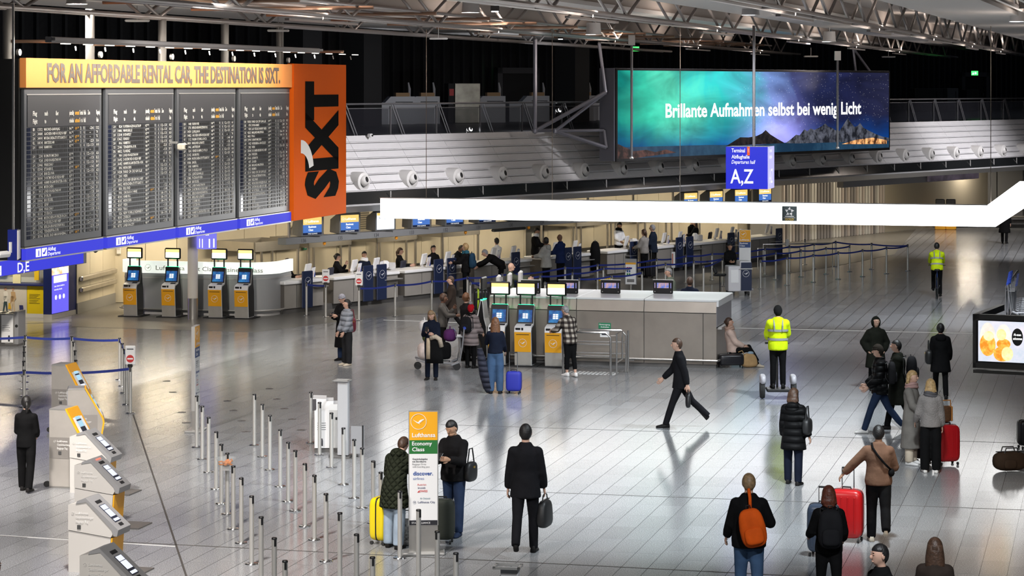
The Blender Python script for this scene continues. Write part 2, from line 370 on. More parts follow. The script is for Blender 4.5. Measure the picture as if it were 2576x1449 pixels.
# ================================================================ far right end of the hall
FARD = mat('far_dark_cladding', (.045, .045, .048), .6, noise=.2, nscale=1)
we = struct(MB().bx(-6, 30, 0, .3, 0, 3.6).build('wall_far', FARD, None, V((17.8, 121, 0)), R(-8)))
fp = MB().bx(0, 1.03, -.12, 0, 0, 3.4).mesh('panel'); fp.materials.append(mat('far_beige_panel', (.62, .58, .52), .5))
for x in (2.0, 3.06): obj('panel', fp, None, we, (x, 0, 0))
fq = MB().bx(0, 1.25, -.10, 0, 0, 3.4).mesh('panel'); fq.materials.append(mat('far_grey_panel', (.10, .10, .10), .55))
for x in (-1.9, -.6, .7, 4.12, 5.4, 6.7, 8.0): obj('panel', fq, None, we, (x, 0, 0))
struct(MB().bx(-4, 30, -2.5, .2, 3.4, 3.6).build('ceiling_far', FARD, None, V((17.8, 121, 0)), R(-8)))
for i, (px, w_) in enumerate(((2225, 1.1), (2490, 2.4))):
    t = thing('luggage_carousel', ('low steel luggage carousel at the far end, left one', 'low steel luggage carousel at the far end, right one')[i], 'carousel', G(px, 570), R(-8), 'carousels at the far end')
    MB().bx(-w_, w_, -.6, .6, 0, .35, .25).build('base', DSTEEL, t); MB().bx(-w_-.1, w_+.1, -.7, .7, .35, .5, .07).build('rim', STEEL, t)
for i, px in enumerate((2365, 2392)):
    t = thing('amber_kiosk', ('amber self service kiosk at the far end, left one', 'amber self service kiosk at the far end, right one')[i], 'kiosk', G(px, 577), R(-10), 'amber kiosks at the far end')
    MB().bx(-.25, .25, -.2, .2, 0, 1.0, .03).build('body', YELLOW, t); MB().bx(-.22, .22, -.12, .12, 1.0, 1.45, .03).build('screen_head', BLACK, t)
t = thing('glass_slat_screen', 'tall reflective glass screen with vertical slats right of the last desk', 'screen wall', WP(31.2, OB+.2), RW)
SLATG = mat('slat_glass', (.36, .355, .34), .15, .3)
MB().bx(0, 11.8, 0, .06, 0, 3.0).build('glass_wall', SLATG, t)
slm = [mat('slat_a', (.62, .61, .58), .35, .3), mat('slat_b', (.20, .19, .19), .4), mat('slat_c', (.50, .45, .42), .35, .3)]
for i in range(34):
    me = MB().bx(-.05, .05, -.10, 0, .02, 2.95).mesh('slat'); obj('slat', me, slm[random.randrange(3)], t, (2.6+i*.27, 0, 0))
letters('Lufthansa', frame((.5, -.01, 2.25)), .22, mat('dim_amber_print', (.40, .30, .15), .5), t)
t2 = thing('shop_front_above', 'bright shop shelf display above the slat screen', 'shop display', WP(31.2, .1), RW)
MB().bx(0, 12, 0, .3, 2.95, 3.25).build('shelf', MGREY, t2)
for i in range(28):
    c_ = random.choice([(.8, .7, .4), (.1, .1, .12), (.7, .7, .75), (.75, .45, .3), (.2, .25, .4)])
    MB().bx(.3+i*.24, .3+i*.24+random.uniform(.06, .16), -.25, -.05, 3.25, 3.25+random.uniform(.15, .34)).build('product', mat('prod%d' % (i % 9), c_, .4), t2)
mb = MB().bx(7.2, 12.0, -.2, -.1, 2.98, 3.55); mb.build('poster_strip', mat('lilac_poster', (.62, .52, .66), .4, noise=.5, nscale=1.2), t2)
t2.location.z = -.35
def wt(px, o, z=0.0): return WP(ws(px, o), o, z)
# ================================================================ ceiling and roof trusses
UB = V((math.sin(PH), math.cos(PH), 0)); PB = V((math.cos(PH), -math.sin(PH), 0))
def TP(a, p, z): q = UB*a+PB*p; q.z = z; return q
def a_end(p, o):  # where a roof line reaches the wall offset o
    q = PB*p-O; return (o-q.dot(N))/UB.dot(N)
CEIL = mat('ceiling_beige', (.46, .41, .375), .7)
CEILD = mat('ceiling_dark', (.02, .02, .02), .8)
LIP = mat('ceiling_white_edge', (.62, .60, .58), .5)
mt = M(((PB.x, 0, UB.x, 0), (PB.y, 0, UB.y, 0), (0, 1, 0, 0), (0, 0, 0, 1)))
def along(poly, a0, a1):  # extrude a (p, z) profile along the roof direction
    return MB().prism(poly, a1-a0, mt @ M.Translation((0, 0, a0)))
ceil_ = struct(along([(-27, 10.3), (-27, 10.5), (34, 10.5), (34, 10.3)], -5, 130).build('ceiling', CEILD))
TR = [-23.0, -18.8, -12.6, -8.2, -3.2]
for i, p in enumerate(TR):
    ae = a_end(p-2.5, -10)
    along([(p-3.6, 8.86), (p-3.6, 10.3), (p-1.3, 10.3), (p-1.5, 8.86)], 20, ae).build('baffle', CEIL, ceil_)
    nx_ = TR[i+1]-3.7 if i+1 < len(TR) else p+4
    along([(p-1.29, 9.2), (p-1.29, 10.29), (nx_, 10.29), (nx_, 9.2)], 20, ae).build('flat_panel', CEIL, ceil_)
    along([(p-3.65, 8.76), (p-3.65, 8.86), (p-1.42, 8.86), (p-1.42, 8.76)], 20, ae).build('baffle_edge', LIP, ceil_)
TUBE = mat('truss_tube', (.34, .31, .295), .36, .5)
dg = {}
def dtube(dx, dy, dz, r):
    k_ = (dx, dy, dz, r)
    if k_ not in dg:
        dg[k_] = MB().tube([(0, 0, 0), (dx, dy, dz)], r, 6).mesh('diagonal'); dg[k_].materials.append(TUBE)
        for f in dg[k_].polygons: f.use_smooth = True
    return dg[k_]
PITCH = 6.6
names = ['outermost roof truss, running just above the flight board', 'roof truss, second counting from the flight board', 'roof truss, third counting from the flight board', 'roof truss, fourth counting from the flight board, near the top right', 'roof truss nearest the upper right corner']
for i, p in enumerate(TR):
    t = thing('roof_truss', 'grey tubular '+names[i], 'truss', TP(24, p, 8.4), math.pi/2-PH, 'tubular roof trusses')
    ln = a_end(p, -11)-24
    for q in (-.2, .2): MB().tube([(0, q, 0), (ln, q, 0)], .05, 8).build('bottom_chord', TUBE, t, smooth=True)
    for q in (-.22, .22): MB().tube([(0, q, .82), (ln, q, .82)], .04, 8).build('top_chord', TUBE, t, smooth=True)
    n = int(ln/PITCH)
    for k_ in range(n):
        x = k_*PITCH+(i*1.3) % PITCH
        for sg in (-1, 1):
            for dx in (-2.3, 2.3): obj('diagonal', dtube(dx, sg*.02, .82, .042), None, t, (x, sg*.2, 0))
        obj('cross_tube', dtube(0.0, .4, 0, .035), None, t, (x, -.2, 0))
# tube grid between the two outermost trusses
WARMTUBE = mat('tube_warm_light_tint', (.35, .22, .15), .4, .5)  # warm light falling on the tubes is put into their colour
t = thing('tube_grid', 'grid of thin parallel tubes between the roof trusses above the board', 'tube grid', TP(30, -22.6, 8.62), math.pi/2-PH)
for k_ in range(7): MB().tube([(0, -.9-k_*.62, .05*(k_ % 2)), (75, -.9-k_*.62, .05*(k_ % 2))], .035, 6).build('tube', TUBE, t, smooth=True)
for k_ in range(16): MB().tube([(2+k_*4.6, -.6, -.05), (2+k_*4.6, -5.0, -.05)], .045, 6).build('cross_tube', WARMTUBE, t, smooth=True)
CAN = mat('lamp_can', (.5, .5, .5), .4)
FLN = ['over the woman in the padded coat', 'over the right end of the island', 'over the economy sign', 'over the beltless queue posts', 'over the kiosks by the pillar', 'over the waiting couple', 'over the right-hand queue', 'over the far hall', 'over the lower right corner', 'over the baggage tag kiosks', 'behind the steel island', 'added as fill over the man with the orange bag', 'added as fill near the lower left corner', 'added as fill for the kiosks by the pillar', 'added as fill for the island front', 'aimed at the slats beside the orange panel', 'aimed at the slats left of the billboard', 'aimed at the slats right of the billboard']
for px, pw in ((985, 5000), (1600, 3800), (2440, 4500)):
    s_ = ws(px, 1); a_, b_ = WP(s_-1, 9.5), WP(s_, .6); FLOODS.append((a_.x, a_.y, 8.3, b_.x, b_.y, pw, 62, (1, .97, 1), 4.3))
for i, (x, y, z, ax, ay, pw, cone, colr, *az) in enumerate(FLOODS):
    t = thing('ceiling_floodlight', 'round ceiling floodlight %s, above the picture' % FLN[i], 'floodlight', (x, y, z), 0, 'ceiling floodlights')
    MB().lathe([(.02, .34), (.20, .34), (.22, .04), (.24, 0)], 14, None, False).build('can', CAN, t, smooth=True)
    MB().tube([(0, 0, .3), (0, 0, 1.6)], .03, 6).build('stem', CAN, t)
    l = bpy.data.lights.new('flood', 'SPOT'); l.energy = pw; l.spot_size = R(cone); l.spot_blend = .9; l.color = colr; l.shadow_soft_size = .35
    lo = bpy.data.objects.new('flood_light', l); COL.objects.link(lo); lo.parent = t
    lo.rotation_euler = V((ax-x, ay-y, (az[0] if az else 0)-z)).to_track_quat('-Z', 'Y').to_euler()
UPN = 0
for p in TR[1:]:
    for a in (50, 64, 78, 92, 106):
        if a > a_end(p, -9): continue
        q = TP(a, p+.15, 8.25); t = thing('truss_uplight', 'slim uplight trough under a roof truss, %s counted from the board side' % ordinal(UPN), 'uplight', q, math.pi/2-PH, 'truss uplights'); UPN += 1
        MB().bx(-2.2, 2.2, -.05, .05, -.03, .02).build('trough', TUBE, t); MB().tube([(0, 0, .02), (0, 0, .2)], .012, 5).build('rod', TUBE, t)
        l = bpy.data.lights.new('uplight', 'AREA'); l.shape = 'RECTANGLE'; l.size = 4.2; l.size_y = .12; l.energy = 75; l.color = (1, .86, .76)
        lo = bpy.data.objects.new('uplight_lamp', l); COL.objects.link(lo); lo.parent = t; lo.location = (0, 0, .05); lo.rotation_euler = V((0, .75, .66)).to_track_quat('-Z', 'X').to_euler()
# small pendant devices on the trusses
for i, (px, py, d) in enumerate(((345, 52, 56), (700, 77, 62), (1103, 97, 72), (548, 9, 50), (2040, 142, 95), (2235, 143, 100))):
    t = thing('ceiling_sensor', 'small flat ceiling device hanging '+['left of the light bar', 'above the right end of the light bar', 'over the dark gallery right of the board', 'at the top left among the tubes', 'above the billboard', 'right of the billboard top edge'][i], 'ceiling device', P(px, py, d))
    MB().bx(-.28, .28, -.12, .12, -.03, .03, .02).build('plate', LGREY, t); MB().tube([(0, 0, .03), (0, 0, .35)], .012, 6).build('rod', LGREY, t)
# small white lit slots in the trusses
for i, (px, py, d) in enumerate(((1245, 28, 55), (1410, 98, 85))):
    t = thing('truss_spot', ['small bright spot lamp under the second truss', 'small bright spot lamp under the outer truss'][i], 'spot lamp', P(px, py, d))
    MB().bx(-.1, .1, -.1, .1, 0, .12).build('housing', MBLACK, t); MB().bx(-.08, .08, -.08, .08, -.02, .0).build('lens', glow('spot', (1, 1, 1), 6), t)
# ================================================================ gallery edge: railing, desks, doors
RAILM = mat('railing_steel', (.30, .30, .32), .3, .8)
t = thing('gallery_railing', 'steel and glass railing along the gallery edge above the white slats', 'railing', WP(-3, -.15, 5.25), RW)
RL = 62
MB().tube([(0, 0, 1.0), (RL, 0, 1.0)], .03, 8).build('handrail', RAILM, t, smooth=True)
MB().tube([(0, .05, .86), (RL, .05, .86)], .016, 6).build('upper_wire', RAILM, t)
gm = MB().bx(.04, PWID-.04, .0, .015, .04, .84).mesh('glass_pane'); gm.materials.append(mat('dark_glass', (.02, .02, .025), .06, alpha=.35))
sm_ = MB().tube([(0, 0, 1.0), (.5, -.05, -.02)], .022, 6).mesh('strut'); sm_.materials.append(RAILM)
pm_ = MB().box((0, 0, .45), (.035, .05, .95)).mesh('post'); pm_.materials.append(RAILM)
for k_ in range(int(RL/PWID)):
    x = .9+k_*PWID
    obj('glass_pane', gm, None, t, (x, .04, 0)); obj('post', pm_, None, t, (x, 0, 0))
    obj('strut', sm_, None, t, (x+.05, 0, 0)); obj('strut', sm_, None, t, (x+.17, 0, 0))
DESKM = mat('gallery_desk_white', (.52, .53, .56), .45)
BOXM = mat('cardboard', (.42, .27, .14), .8)
def gdesk(px, o, label, bx_=True, lamp=True):
    t = thing('gallery_desk', label, 'desk', WP(ws(px, o), o, 5.2), RW-R(38), 'white desks on the gallery')
    mb = MB().prism([(-.95, 0), (.95, 0), (.95, 1.18), (-.1, 1.18), (-.35, .92), (-.95, .92)], .7, M(((1, 0, 0, 0), (0, 0, 1, -.35), (0, 1, 0, 0), (0, 0, 0, 1))))
    mb.build('body', DESKM, t); MB().bx(.1, .85, -.37, -.35, .93, .96).build('slot', MBLACK, t)
    if bx_: MB().bx(.15, .75, -.2, .2, 1.18, 1.34).build('cardboard_tray', BOXM, t)
    if lamp: MB().tube([(.8, .1, 1.18), (.8, .1, 1.5), (.74, .05, 1.78)], [.05, .06, .03], 8).build('wrapped_lamp', mat('plastic_wrap', (.45, .45, .47), .5), t, smooth=True)
for px, lb in ((985, 'white gallery desk nearest the orange side panel'), (1048, 'white gallery desk, second from the orange panel'), (1215, 'white gallery desk just right of the brown cabinet'), (1327, 'white gallery desk below the left exit sign'), (1445, 'white gallery desk left of the billboard bracket'), (1530, 'white gallery desk half hidden by the billboard bracket'), (868, 'white gallery desk peeking out behind the orange panel')):
    gdesk(px, -16.5, lb)
t = thing('steel_cabinet', 'tall dull steel cabinet on the gallery with a red notice', 'cabinet', WP(ws(1178, -16), -16, 5.2), RW-R(38))
MB().bx(-.7, .45, -.4, .4, 0, 1.75, .02).build('body', mat('dull_steel', (.34, .33, .28), .35, .7, noise=.3, nscale=2), t)
MB().bx(-1.0, -.72, -.4, .4, 0, 1.75, .02).build('side_cheek', MBLACK, t); MB().bx(-.95, -.75, -.43, -.41, 1.2, 1.5).build('notice', RED_PRINT, t)
def gdoor(n, px, o, sign):
    d = struct(MB().bx(-1.0, 1.0, 0, .1, 0, 2.3).build('door_%d' % n, MBLACK, None, WP(ws(px, o), o, 5.2), RW-R(20)))
    f = MB().bx(-1.3, -1.0, -.2, .12, 0, 2.6).bx(1.0, 1.3, -.2, .12, 0, 2.6).bx(-1.3, 1.3, -.2, .12, 2.3, 2.6); f.build('door_frame', mat('door_frame_grey', (.06, .06, .065), .5), d)
    MB().box((.8, -.05, 1.05), (.05, .08, .2)).build('door_handle', DSTEEL, d)
gdoor(2, 1300, -26.8, 1); gdoor(3, 2450, -26.8, 1)
GREEN = (.05, .9, .12)
def exitsign(px, py, d, label, w_=.34):
    t = thing('exit_sign', label, 'exit sign', P(px, py, d), RH*.5)
    MB().bx(-w_/2-.02, w_/2+.02, 0, .08, -.13, .13).build('housing', MGREY, t)
    MB().bx(-w_/2, w_/2, -.012, 0, -.11, .11).build('lit_face', glow('exit', GREEN, 3.0), t)
    a = MB().prism([(.03, -.06), (.03, -.02), (-.02, -.02), (-.02, .02), (.03, .02), (.03, .06), (.10, 0)], .003, frame((0, -.013, 0)))
    a.prism([(-.13, -.08), (-.11, -.08), (-.08, -.02), (-.06, -.08), (-.04, -.08), (-.06, .02), (-.10, .02)], .003, frame((0, -.013, 0))); a.build('running_figure_and_arrow', glow('exitwhite', (.7, 1, .75), 4), t)
exitsign(1302, 180, 126, 'green exit sign over the gallery door near the picture centre'); exitsign(2452, 184, 126, 'green exit sign over the gallery door on the right'); exitsign(1600, 123, 120, 'green exit sign just above the billboard left corner', .3)
for i, (px, w_, h_) in enumerate(((2390, .9, 1.5), (2330, 2.2, 1.5), (2440, 1.0, 1.4))):
    t = thing('gallery_cabinet', ['pale steel locker on the gallery right of the billboard', 'dark cabinet row on the gallery right of the billboard', 'dark locker beside the right gallery door'][i], 'cabinet', WP(ws(px, -22), -22, 5.2), RW-R(25))
    MB().bx(-w_/2, w_/2, -.3, .3, 0, h_, .02).build('body', [mat('locker_pale', (.20, .20, .2), .4, .5), mat('locker_dark', (.03, .03, .028), .5), mat('locker_dark', (.03, .03, .028), .5)][i], t); MB().bx(w_*.25, w_*.27, -.32, -.3, .3, h_-.2).build('door_gap', MBLACK, t)
# small flood lamps and cameras on the gallery edge
for i, (px, py, d) in enumerate(((1178, 322, 75.5), (1402, 280, 80))):
    t = thing('gallery_spotlight', ['small bright spotlight standing on the gallery edge', 'small bright spotlight on a rail post near the billboard'][i], 'spotlight', wt(px, -.45, 5.36 if i == 0 else 5.96), RW)
    MB().lathe([(.03, .16), (.07, .12), (.075, 0)], 12, M.Rotation(R(65), 4, 'X'), True).build('head', MGREY, t, smooth=True); MB().lathe([(.065, -.004), (.065, -.015)], 12, M.Rotation(R(65), 4, 'X')).build('lens', glow('whitespot', (1, 1, 1), 8), t); MB().lathe([(.08, 0), (.08, .02)], 14, M.Translation((0, -.1, .02)) @ M.Rotation(R(75), 4, 'X')).build('front_lens', glow('whitespot', (1, 1, 1), 8), t)
    MB().tube([(0, .08, 0), (0, .08, -.12)], .012, 6).build('stem', MGREY, t)
    l = bpy.data.lights.new('gspot', 'SPOT'); l.energy = 1500; l.spot_size = R(120); l.spot_blend = .9; l.shadow_soft_size = .08; l.color = (.9, .93, 1)  # rear beam and lens added to brighten the desks; the lamps face the hall
    lo = bpy.data.objects.new('gallery_desk_fill', l); COL.objects.link(lo); lo.parent = t; lo.location = (0, .12, .1); lo.rotation_euler = V(((-.35, .9)[i], 1, 0)).to_track_quat('-Z', 'Z').to_euler()
for i, (px, py) in enumerate(((930, 338), (1399, 326))):
    t = thing('wall_camera', ['small white camera on the slat wall right of the orange panel', 'small white camera on the slat wall left of the bracket'][i], 'camera', wt(px, .2, 5.26), RW)
    MB().bx(-.06, .06, -.1, .06, -.06, .06, .02).build('housing', WHITE, t); MB().lathe([(.035, 0), (.03, .03)], 10, M.Translation((0, -.1, 0)) @ M.Rotation(R(90), 4, 'X')).build('lens', BLACK, t); MB().tube([(0, .02, -.05), (0, .05, -.14)], .02, 6).build('bracket', WHITE, t)
# round air nozzles along the slats
NOZ = mat('nozzle_white', (.62, .61, .60), .4)
def nozzle_proto():
    t = thing('air_nozzle', '', 'air nozzle', (0, 0, 0))
    m = M.Rotation(R(90), 4, 'X')   # axis towards -Y (out of the wall)
    MB().lathe([(.30, -.22), (.30, .12), (.28, .20), (.20, .23), (.19, .16)], 22, m, False).build('housing', NOZ, t, smooth=True)
    MB().lathe([(.19, .16), (.185, .2), (.16, .26), (.11, .30), (.085, .29)], 20, M.Rotation(R(-14), 4, 'X') @ M.Rotation(R(10), 4, 'Z') @ m, False).build('ball', NOZ, t, smooth=True)
    MB().lathe([(.095, .26), (.09, .292)], 16, M.Rotation(R(-14), 4, 'X') @ M.Rotation(R(10), 4, 'Z') @ m).build('opening', MBLACK, t)
    return t
nz = nozzle_proto(); first = True
s_a = ws(902, 1.1)
k_ = 0
for k_ in range(22):
    s_ = s_a+k_*PWID
    if s_ > 52: break
    q = WP(s_, 1.12, 3.88)
    if first: t = nz; nz.location = q; nz.rotation_euler = (0, 0, RW); first = False
    else: t = dup(nz, q, RW, '')
    t['group'] = 'air nozzles along the slat wall'
    t['label'] = 'round white air nozzle on the slats, %s counting from the orange panel' % (ordinal(k_) if k_ < 20 else 'twenty-first' if k_ == 20 else 'twenty-second')
# ================================================================ flight information board
B0 = V(P(50, 218, 48)); B0.z = 0
NB = V((math.cos(PH), -math.sin(PH), 0))
def bl(px, o=0.0):
    t_ = (px-CX)/F; q = B0+NB*o; return (t_*q.y-q.x)/(UB.x-t_*UB.y)
bd = thing('flight_board', 'large split-flap departure board with orange car rental advert', 'departure board', B0, RB)
LB, LT, LE = bl(52), bl(724), bl(857)
ORANGE = mat('orange_vinyl', (.72, .115, .006), .7, spec=.1); BDARK = mat('board_frame_dark', (.012, .012, .012), .4)
FLAPG = mat('board_grey_face', (.085, .09, .10), .32, spec=.6)
MB().bx(LB-.05, LE, .02, .55, 3.3, 7.36).build('case', BDARK, bd)
hd = MB().bx(LB, LT, -.12, .02, 6.78, 7.38).build('header', mat('orange_header', (.95, .36, .10), .6, spec=.2), bd)
letters('FOR AN AFFORDABLE RENTAL CAR, THE DESTINATION IS SIXT.', frame((bl(105), -.125, 6.90)), .37, mat('header_print', (.11, .085, .07), .5), hd, w=bl(693)-bl(105), bold=.038, split=True)
sp_ = MB().bx(LT+.02, LE, -.16, .02, 3.30, 7.40).build('side_panel', ORANGE, bd)
fr = frame((bl(831), -.165, 3.80), (0, 0, 1), (-1, 0, 0))
letters('SIXT', fr, bl(831)-bl(757)-.05, mat('black_vinyl', (.006, .006, .006), .85, spec=.05), sp_, w=3.14, bold=.06, split=True)
arc = []
for k_ in range(9): a = R(90-10*k_); arc.append((bl(742)+.0+math.cos(a)*.95, 4.55+math.sin(a)*.85))
for k_ in range(9): a = R(10+10*k_); arc.append((bl(742)+math.cos(a)*.62-.0, 4.55+math.sin(a)*.5))
MB().prism([(x, z) for x, z in arc], .004, M(((1, 0, 0, 0), (0, 0, -1, -.166), (0, 1, 0, 0), (0, 0, 0, 1)))).build('white_swoosh', WHITE_PRINT, sp_)
CELL = mat('flap_black', (.018, .018, .019), .38); FLW = mat('flap_white_print', (.80, .80, .76), .5); FLY = mat('flap_amber_print', (.85, .42, .03), .5)
BLUE = glow('sign_blue', (.045, .05, .66), 1.1); WHITEG = glow('sign_white', (1, 1, 1), 1.3)
ROWS = [
["IB|1332|MADRID-BARAJAS|0630|0920|2|E|-26|D22", "LH|3480|AACHEN HBF-KOELN HBF|0640||1|A|-|T4", "LH|3400|MUENCHEN-STUTTGART-U|0651|0738|1|A|-|T5", "KL|1814|AMSTERDAM|0655|0740|2|D|-23|D26", "LH|004|HAMBURG|0700||1|A|12-13|A18", "||||||| - |", "LH|230|ROM-FIUMICINO|0705||1|A|12-13|A26", "LH|924|LONDON-HEATHROW|0705||1|A|-13|B22", "LH|1346|WARSCHAU|0705||1|A|12-13|B11", "TK|1590|ISTANBUL|0705|0835|1|C|-16|B47", "LH|1124|BARCELONA|0710||1|A|12-13|A21", "LH|3600|DORTMUND-KOELN HBF|0711||1|A|-|T6", "LH|3640|HAMBURG-MUENSTER-OSN|0711||1|A|-|T6", "LH|094|MUENCHEN|0715||1|A|12-13|A16", "BA|911|LONDON-HEATHROW|0720||2|E|-26|D5", "LH|976|DUBLIN|0720||1|A|-13|B30", "LH|1006|BRUESSEL|0720||1|A|12-13|A23", "LH|1212|GENF|0720||1|A|12-13|A17", "LO|384|WARSCHAU|0720||1|B|-15|A36", "EN|8116|ZUERICH|0725||1|A|-13|B12", "LH|3448|MUENCHEN-WUERZBURG-N|0727|0729|1|A|-|T5", "LH|3504|DUESSELDORF HBF|0729||1|A|-|T8", "LH|174|BERLIN-BRANDENBURG|0745||1|A|12-13|A40", "X3|2142|TENERIFFA-SUR|0745||2|D|-23|E24", "LH|3506|BASEL BAD-MANNHEIM-L|0750|0800|1|A|-|T7"],
["LH|824|KOPENHAGEN-KASTRUP|0755||1|A|12-13|A25", "LH|1086|MARSEILLE|0755||1|A|12-13|A24", "LH|1334|BUDAPEST|0755||1|A|12-13|A30", "LH|1362|KRAKAU|0755||1|A|12-13|A20", "LH|006|HAMBTRG|0800||1|A|12-13|A28", "X3|2346|TENERIFFA-SUR|0800||2|D|-23|E21", "EN|8852|FLORENZ|0805||1|A|-13|B13", "LH|900|LONDON-HEATHROW|0805||1|A|-13|B25", "LH|3602|DORTMUND-KOELN HBF|0811||1|A|-|T6", "LH|3642|HAMBURG-MUENSTER-OSN|0811||1|A|0 -|T6", "LH|096|MUENCHEN|0815||1|A|12-13|A2", "LH|1028|PARIS CH. DE GAULLE|0815||1|A|12-13|A11", "OS|200|WIEN|0820||1|A|12-13|A21", "LH|3500|DUS HBF-SIEGBURG HBF|0822||1|A|-|T7", "LH|3402|MUENCHEN-STUTTGART-U|0822||1|A|-|T5", "LH|836|BILLUND|0825||1|A|-12|A11", "UA|906|CHICAGO-O HARE|0825|0930|1|B|-14|Z16", "DE|4301|HAMBURG|0830||1|C|18-19|B2", "DE|4305|MUENCHEN|0830||1|C|18-19|B5", "DE|4307|WIEN|0830||1|C|18-19|B4", "EN|8950|PRAG|0830||1|A|-13|B18", "SQ|026|NEW YORK-J.F.KENNEDY|0830||1|C|-16|B42", "DE|4303|ZUERICH|0835||1|C|18-19|B7", "LH|3450|MUENCHEN-CANCELLED|0841|0845|1|A|-|", "EN|8772|LONDON-CITY|0845||1|A|-13|B20"],
["LH|048|HANNOVER|0845||1|A|12-13|A4", "LH|176|BERLIN-BRANDENBURG|0845||1|A|12-13|A17", "LH|1450|LJUBLJANA|0845||1|A|12-13|A50", "LH|3482|AACHEN HBF-KOELN HBF|0848||1|A|-|T4", "4Y|512|PALMA DE MALLORCA|0850||1|B|-14|B9", "EN|8800|MAILAND-LINATE|0850||1|A|-13|B12", "EN|8946|AMSTERDAM|0850||1|A|-13|A32", "LH|324|VENEDIG-MARCO POLO|0850||1|A|12-13|A14", "LH|1102|SALNBURG|0850||1|A|12-13|A36", "LH|3404|MUENCHEN-STUTTGART-U|0851|0910|1|A|-|T5", "EN|8186|BASEL|0900||1|A|-13|A20", "LH|008|HAMBURG|0900||1|A|12-13|A19", "LH|074|DUESSELDORF|0900||1|A|12-13|A13", "LH|156|LEIPZIG/HALLE|0900||1|A|12-13|A60", "LH|1386|POZNAN/POSEN|0900||1|A|12-13|A66", "SN|2608|BRUESSEL|0905||1|A|12-13|A23", "LH|902|LONDON-HEATHROW|0905||1|A|-13|B20", "LH|3604|DORTMUND-KOELN HBF|0911||1|A|-|T6", "DE|4002|BERLIN-BRANDENBURG|0915||1|C|18-19|B7", "EJU|2908|MAILAND-LINATE|0915||2|D|-21|D25", "EN|8250|LUXEMBURG|0915||1|A|-13|B13", "LH|810|GOETEBORG|0915||1|A|12-13|A22", "LH|1550|CHISINAU|0915||1|A|-13|B31", "LH|3644|HAMBURG-MUENSTER-OSN|0915||1|A|-|T6", "LX|1069|ZUERICH|0915||1|A|12-13|A28"],
["LH|1030|PARIS CH. DE GAULLE|0915||1|A|12-13|A30", "QR|070|DOHA-HAMAD|0915||2|E|-28|D8", "4Y|054|LAS VEGAS-HARRY REID|0920||1|B|-14|C13", "DE|4255|MAILAND-MALPENSA|0920||1|C|18-19|B5", "DE|4411|PRAG|0920||1|C|18-19|B2", "EJU|2994|ROM-FIUMICINO|0920||2|D|-21|E22", "LH|142|NUERNBERG-CANCELLED|0920||1|A|-|", "OS|202|WIEN|0920||1|A|12-13|A21", "LH|3504|DUS HBF-SIEGBURG HBF|0922||1|A|-|T7", "LH|206|DRESDEN|0925||1|A|12-13|B8", "LH|1166|LISSABON|0925||1|A|12-13|A1", "OU|417|ZAGREB|0925||1|C|-17|A17", "LH|248|MAILAND-MALPENSA|0925||1|A|12-13|A18", "LH|352|BREMEN|0925||1|A|12-13|A2", "AF|1519|PARIS CH. DE GAULLE|0930||2|D|-23|D21", "EK|044|DUBAI-INTERNATIONAL|0930||2|E|-26|E5", "LH|848|HELSINKI|0930||1|A|12-13|A50", "LH|3452|MUENCHEN-WUERZBURG-N|0941||1|A|-|T5", "LH|3506|DORTMUND HBF-DUS HBF|0941||1|A|-|T8", "AC|845|MONTREAL     N|0945||1|C|-16|B44", "LH|178|BERLIN-BRANDENBURG|0945||1|A|12-13|A16", "LH|872|BERGEN|0945||1|A|12-13|A32", "LH|1280|ATHEN|0950||1|A|12-13|A40", "EY|122|ABU DHABI|0955||2|D|-24|D18", "LH|128|STUTTGART      L|1000||1|A|12-13|A4"]]
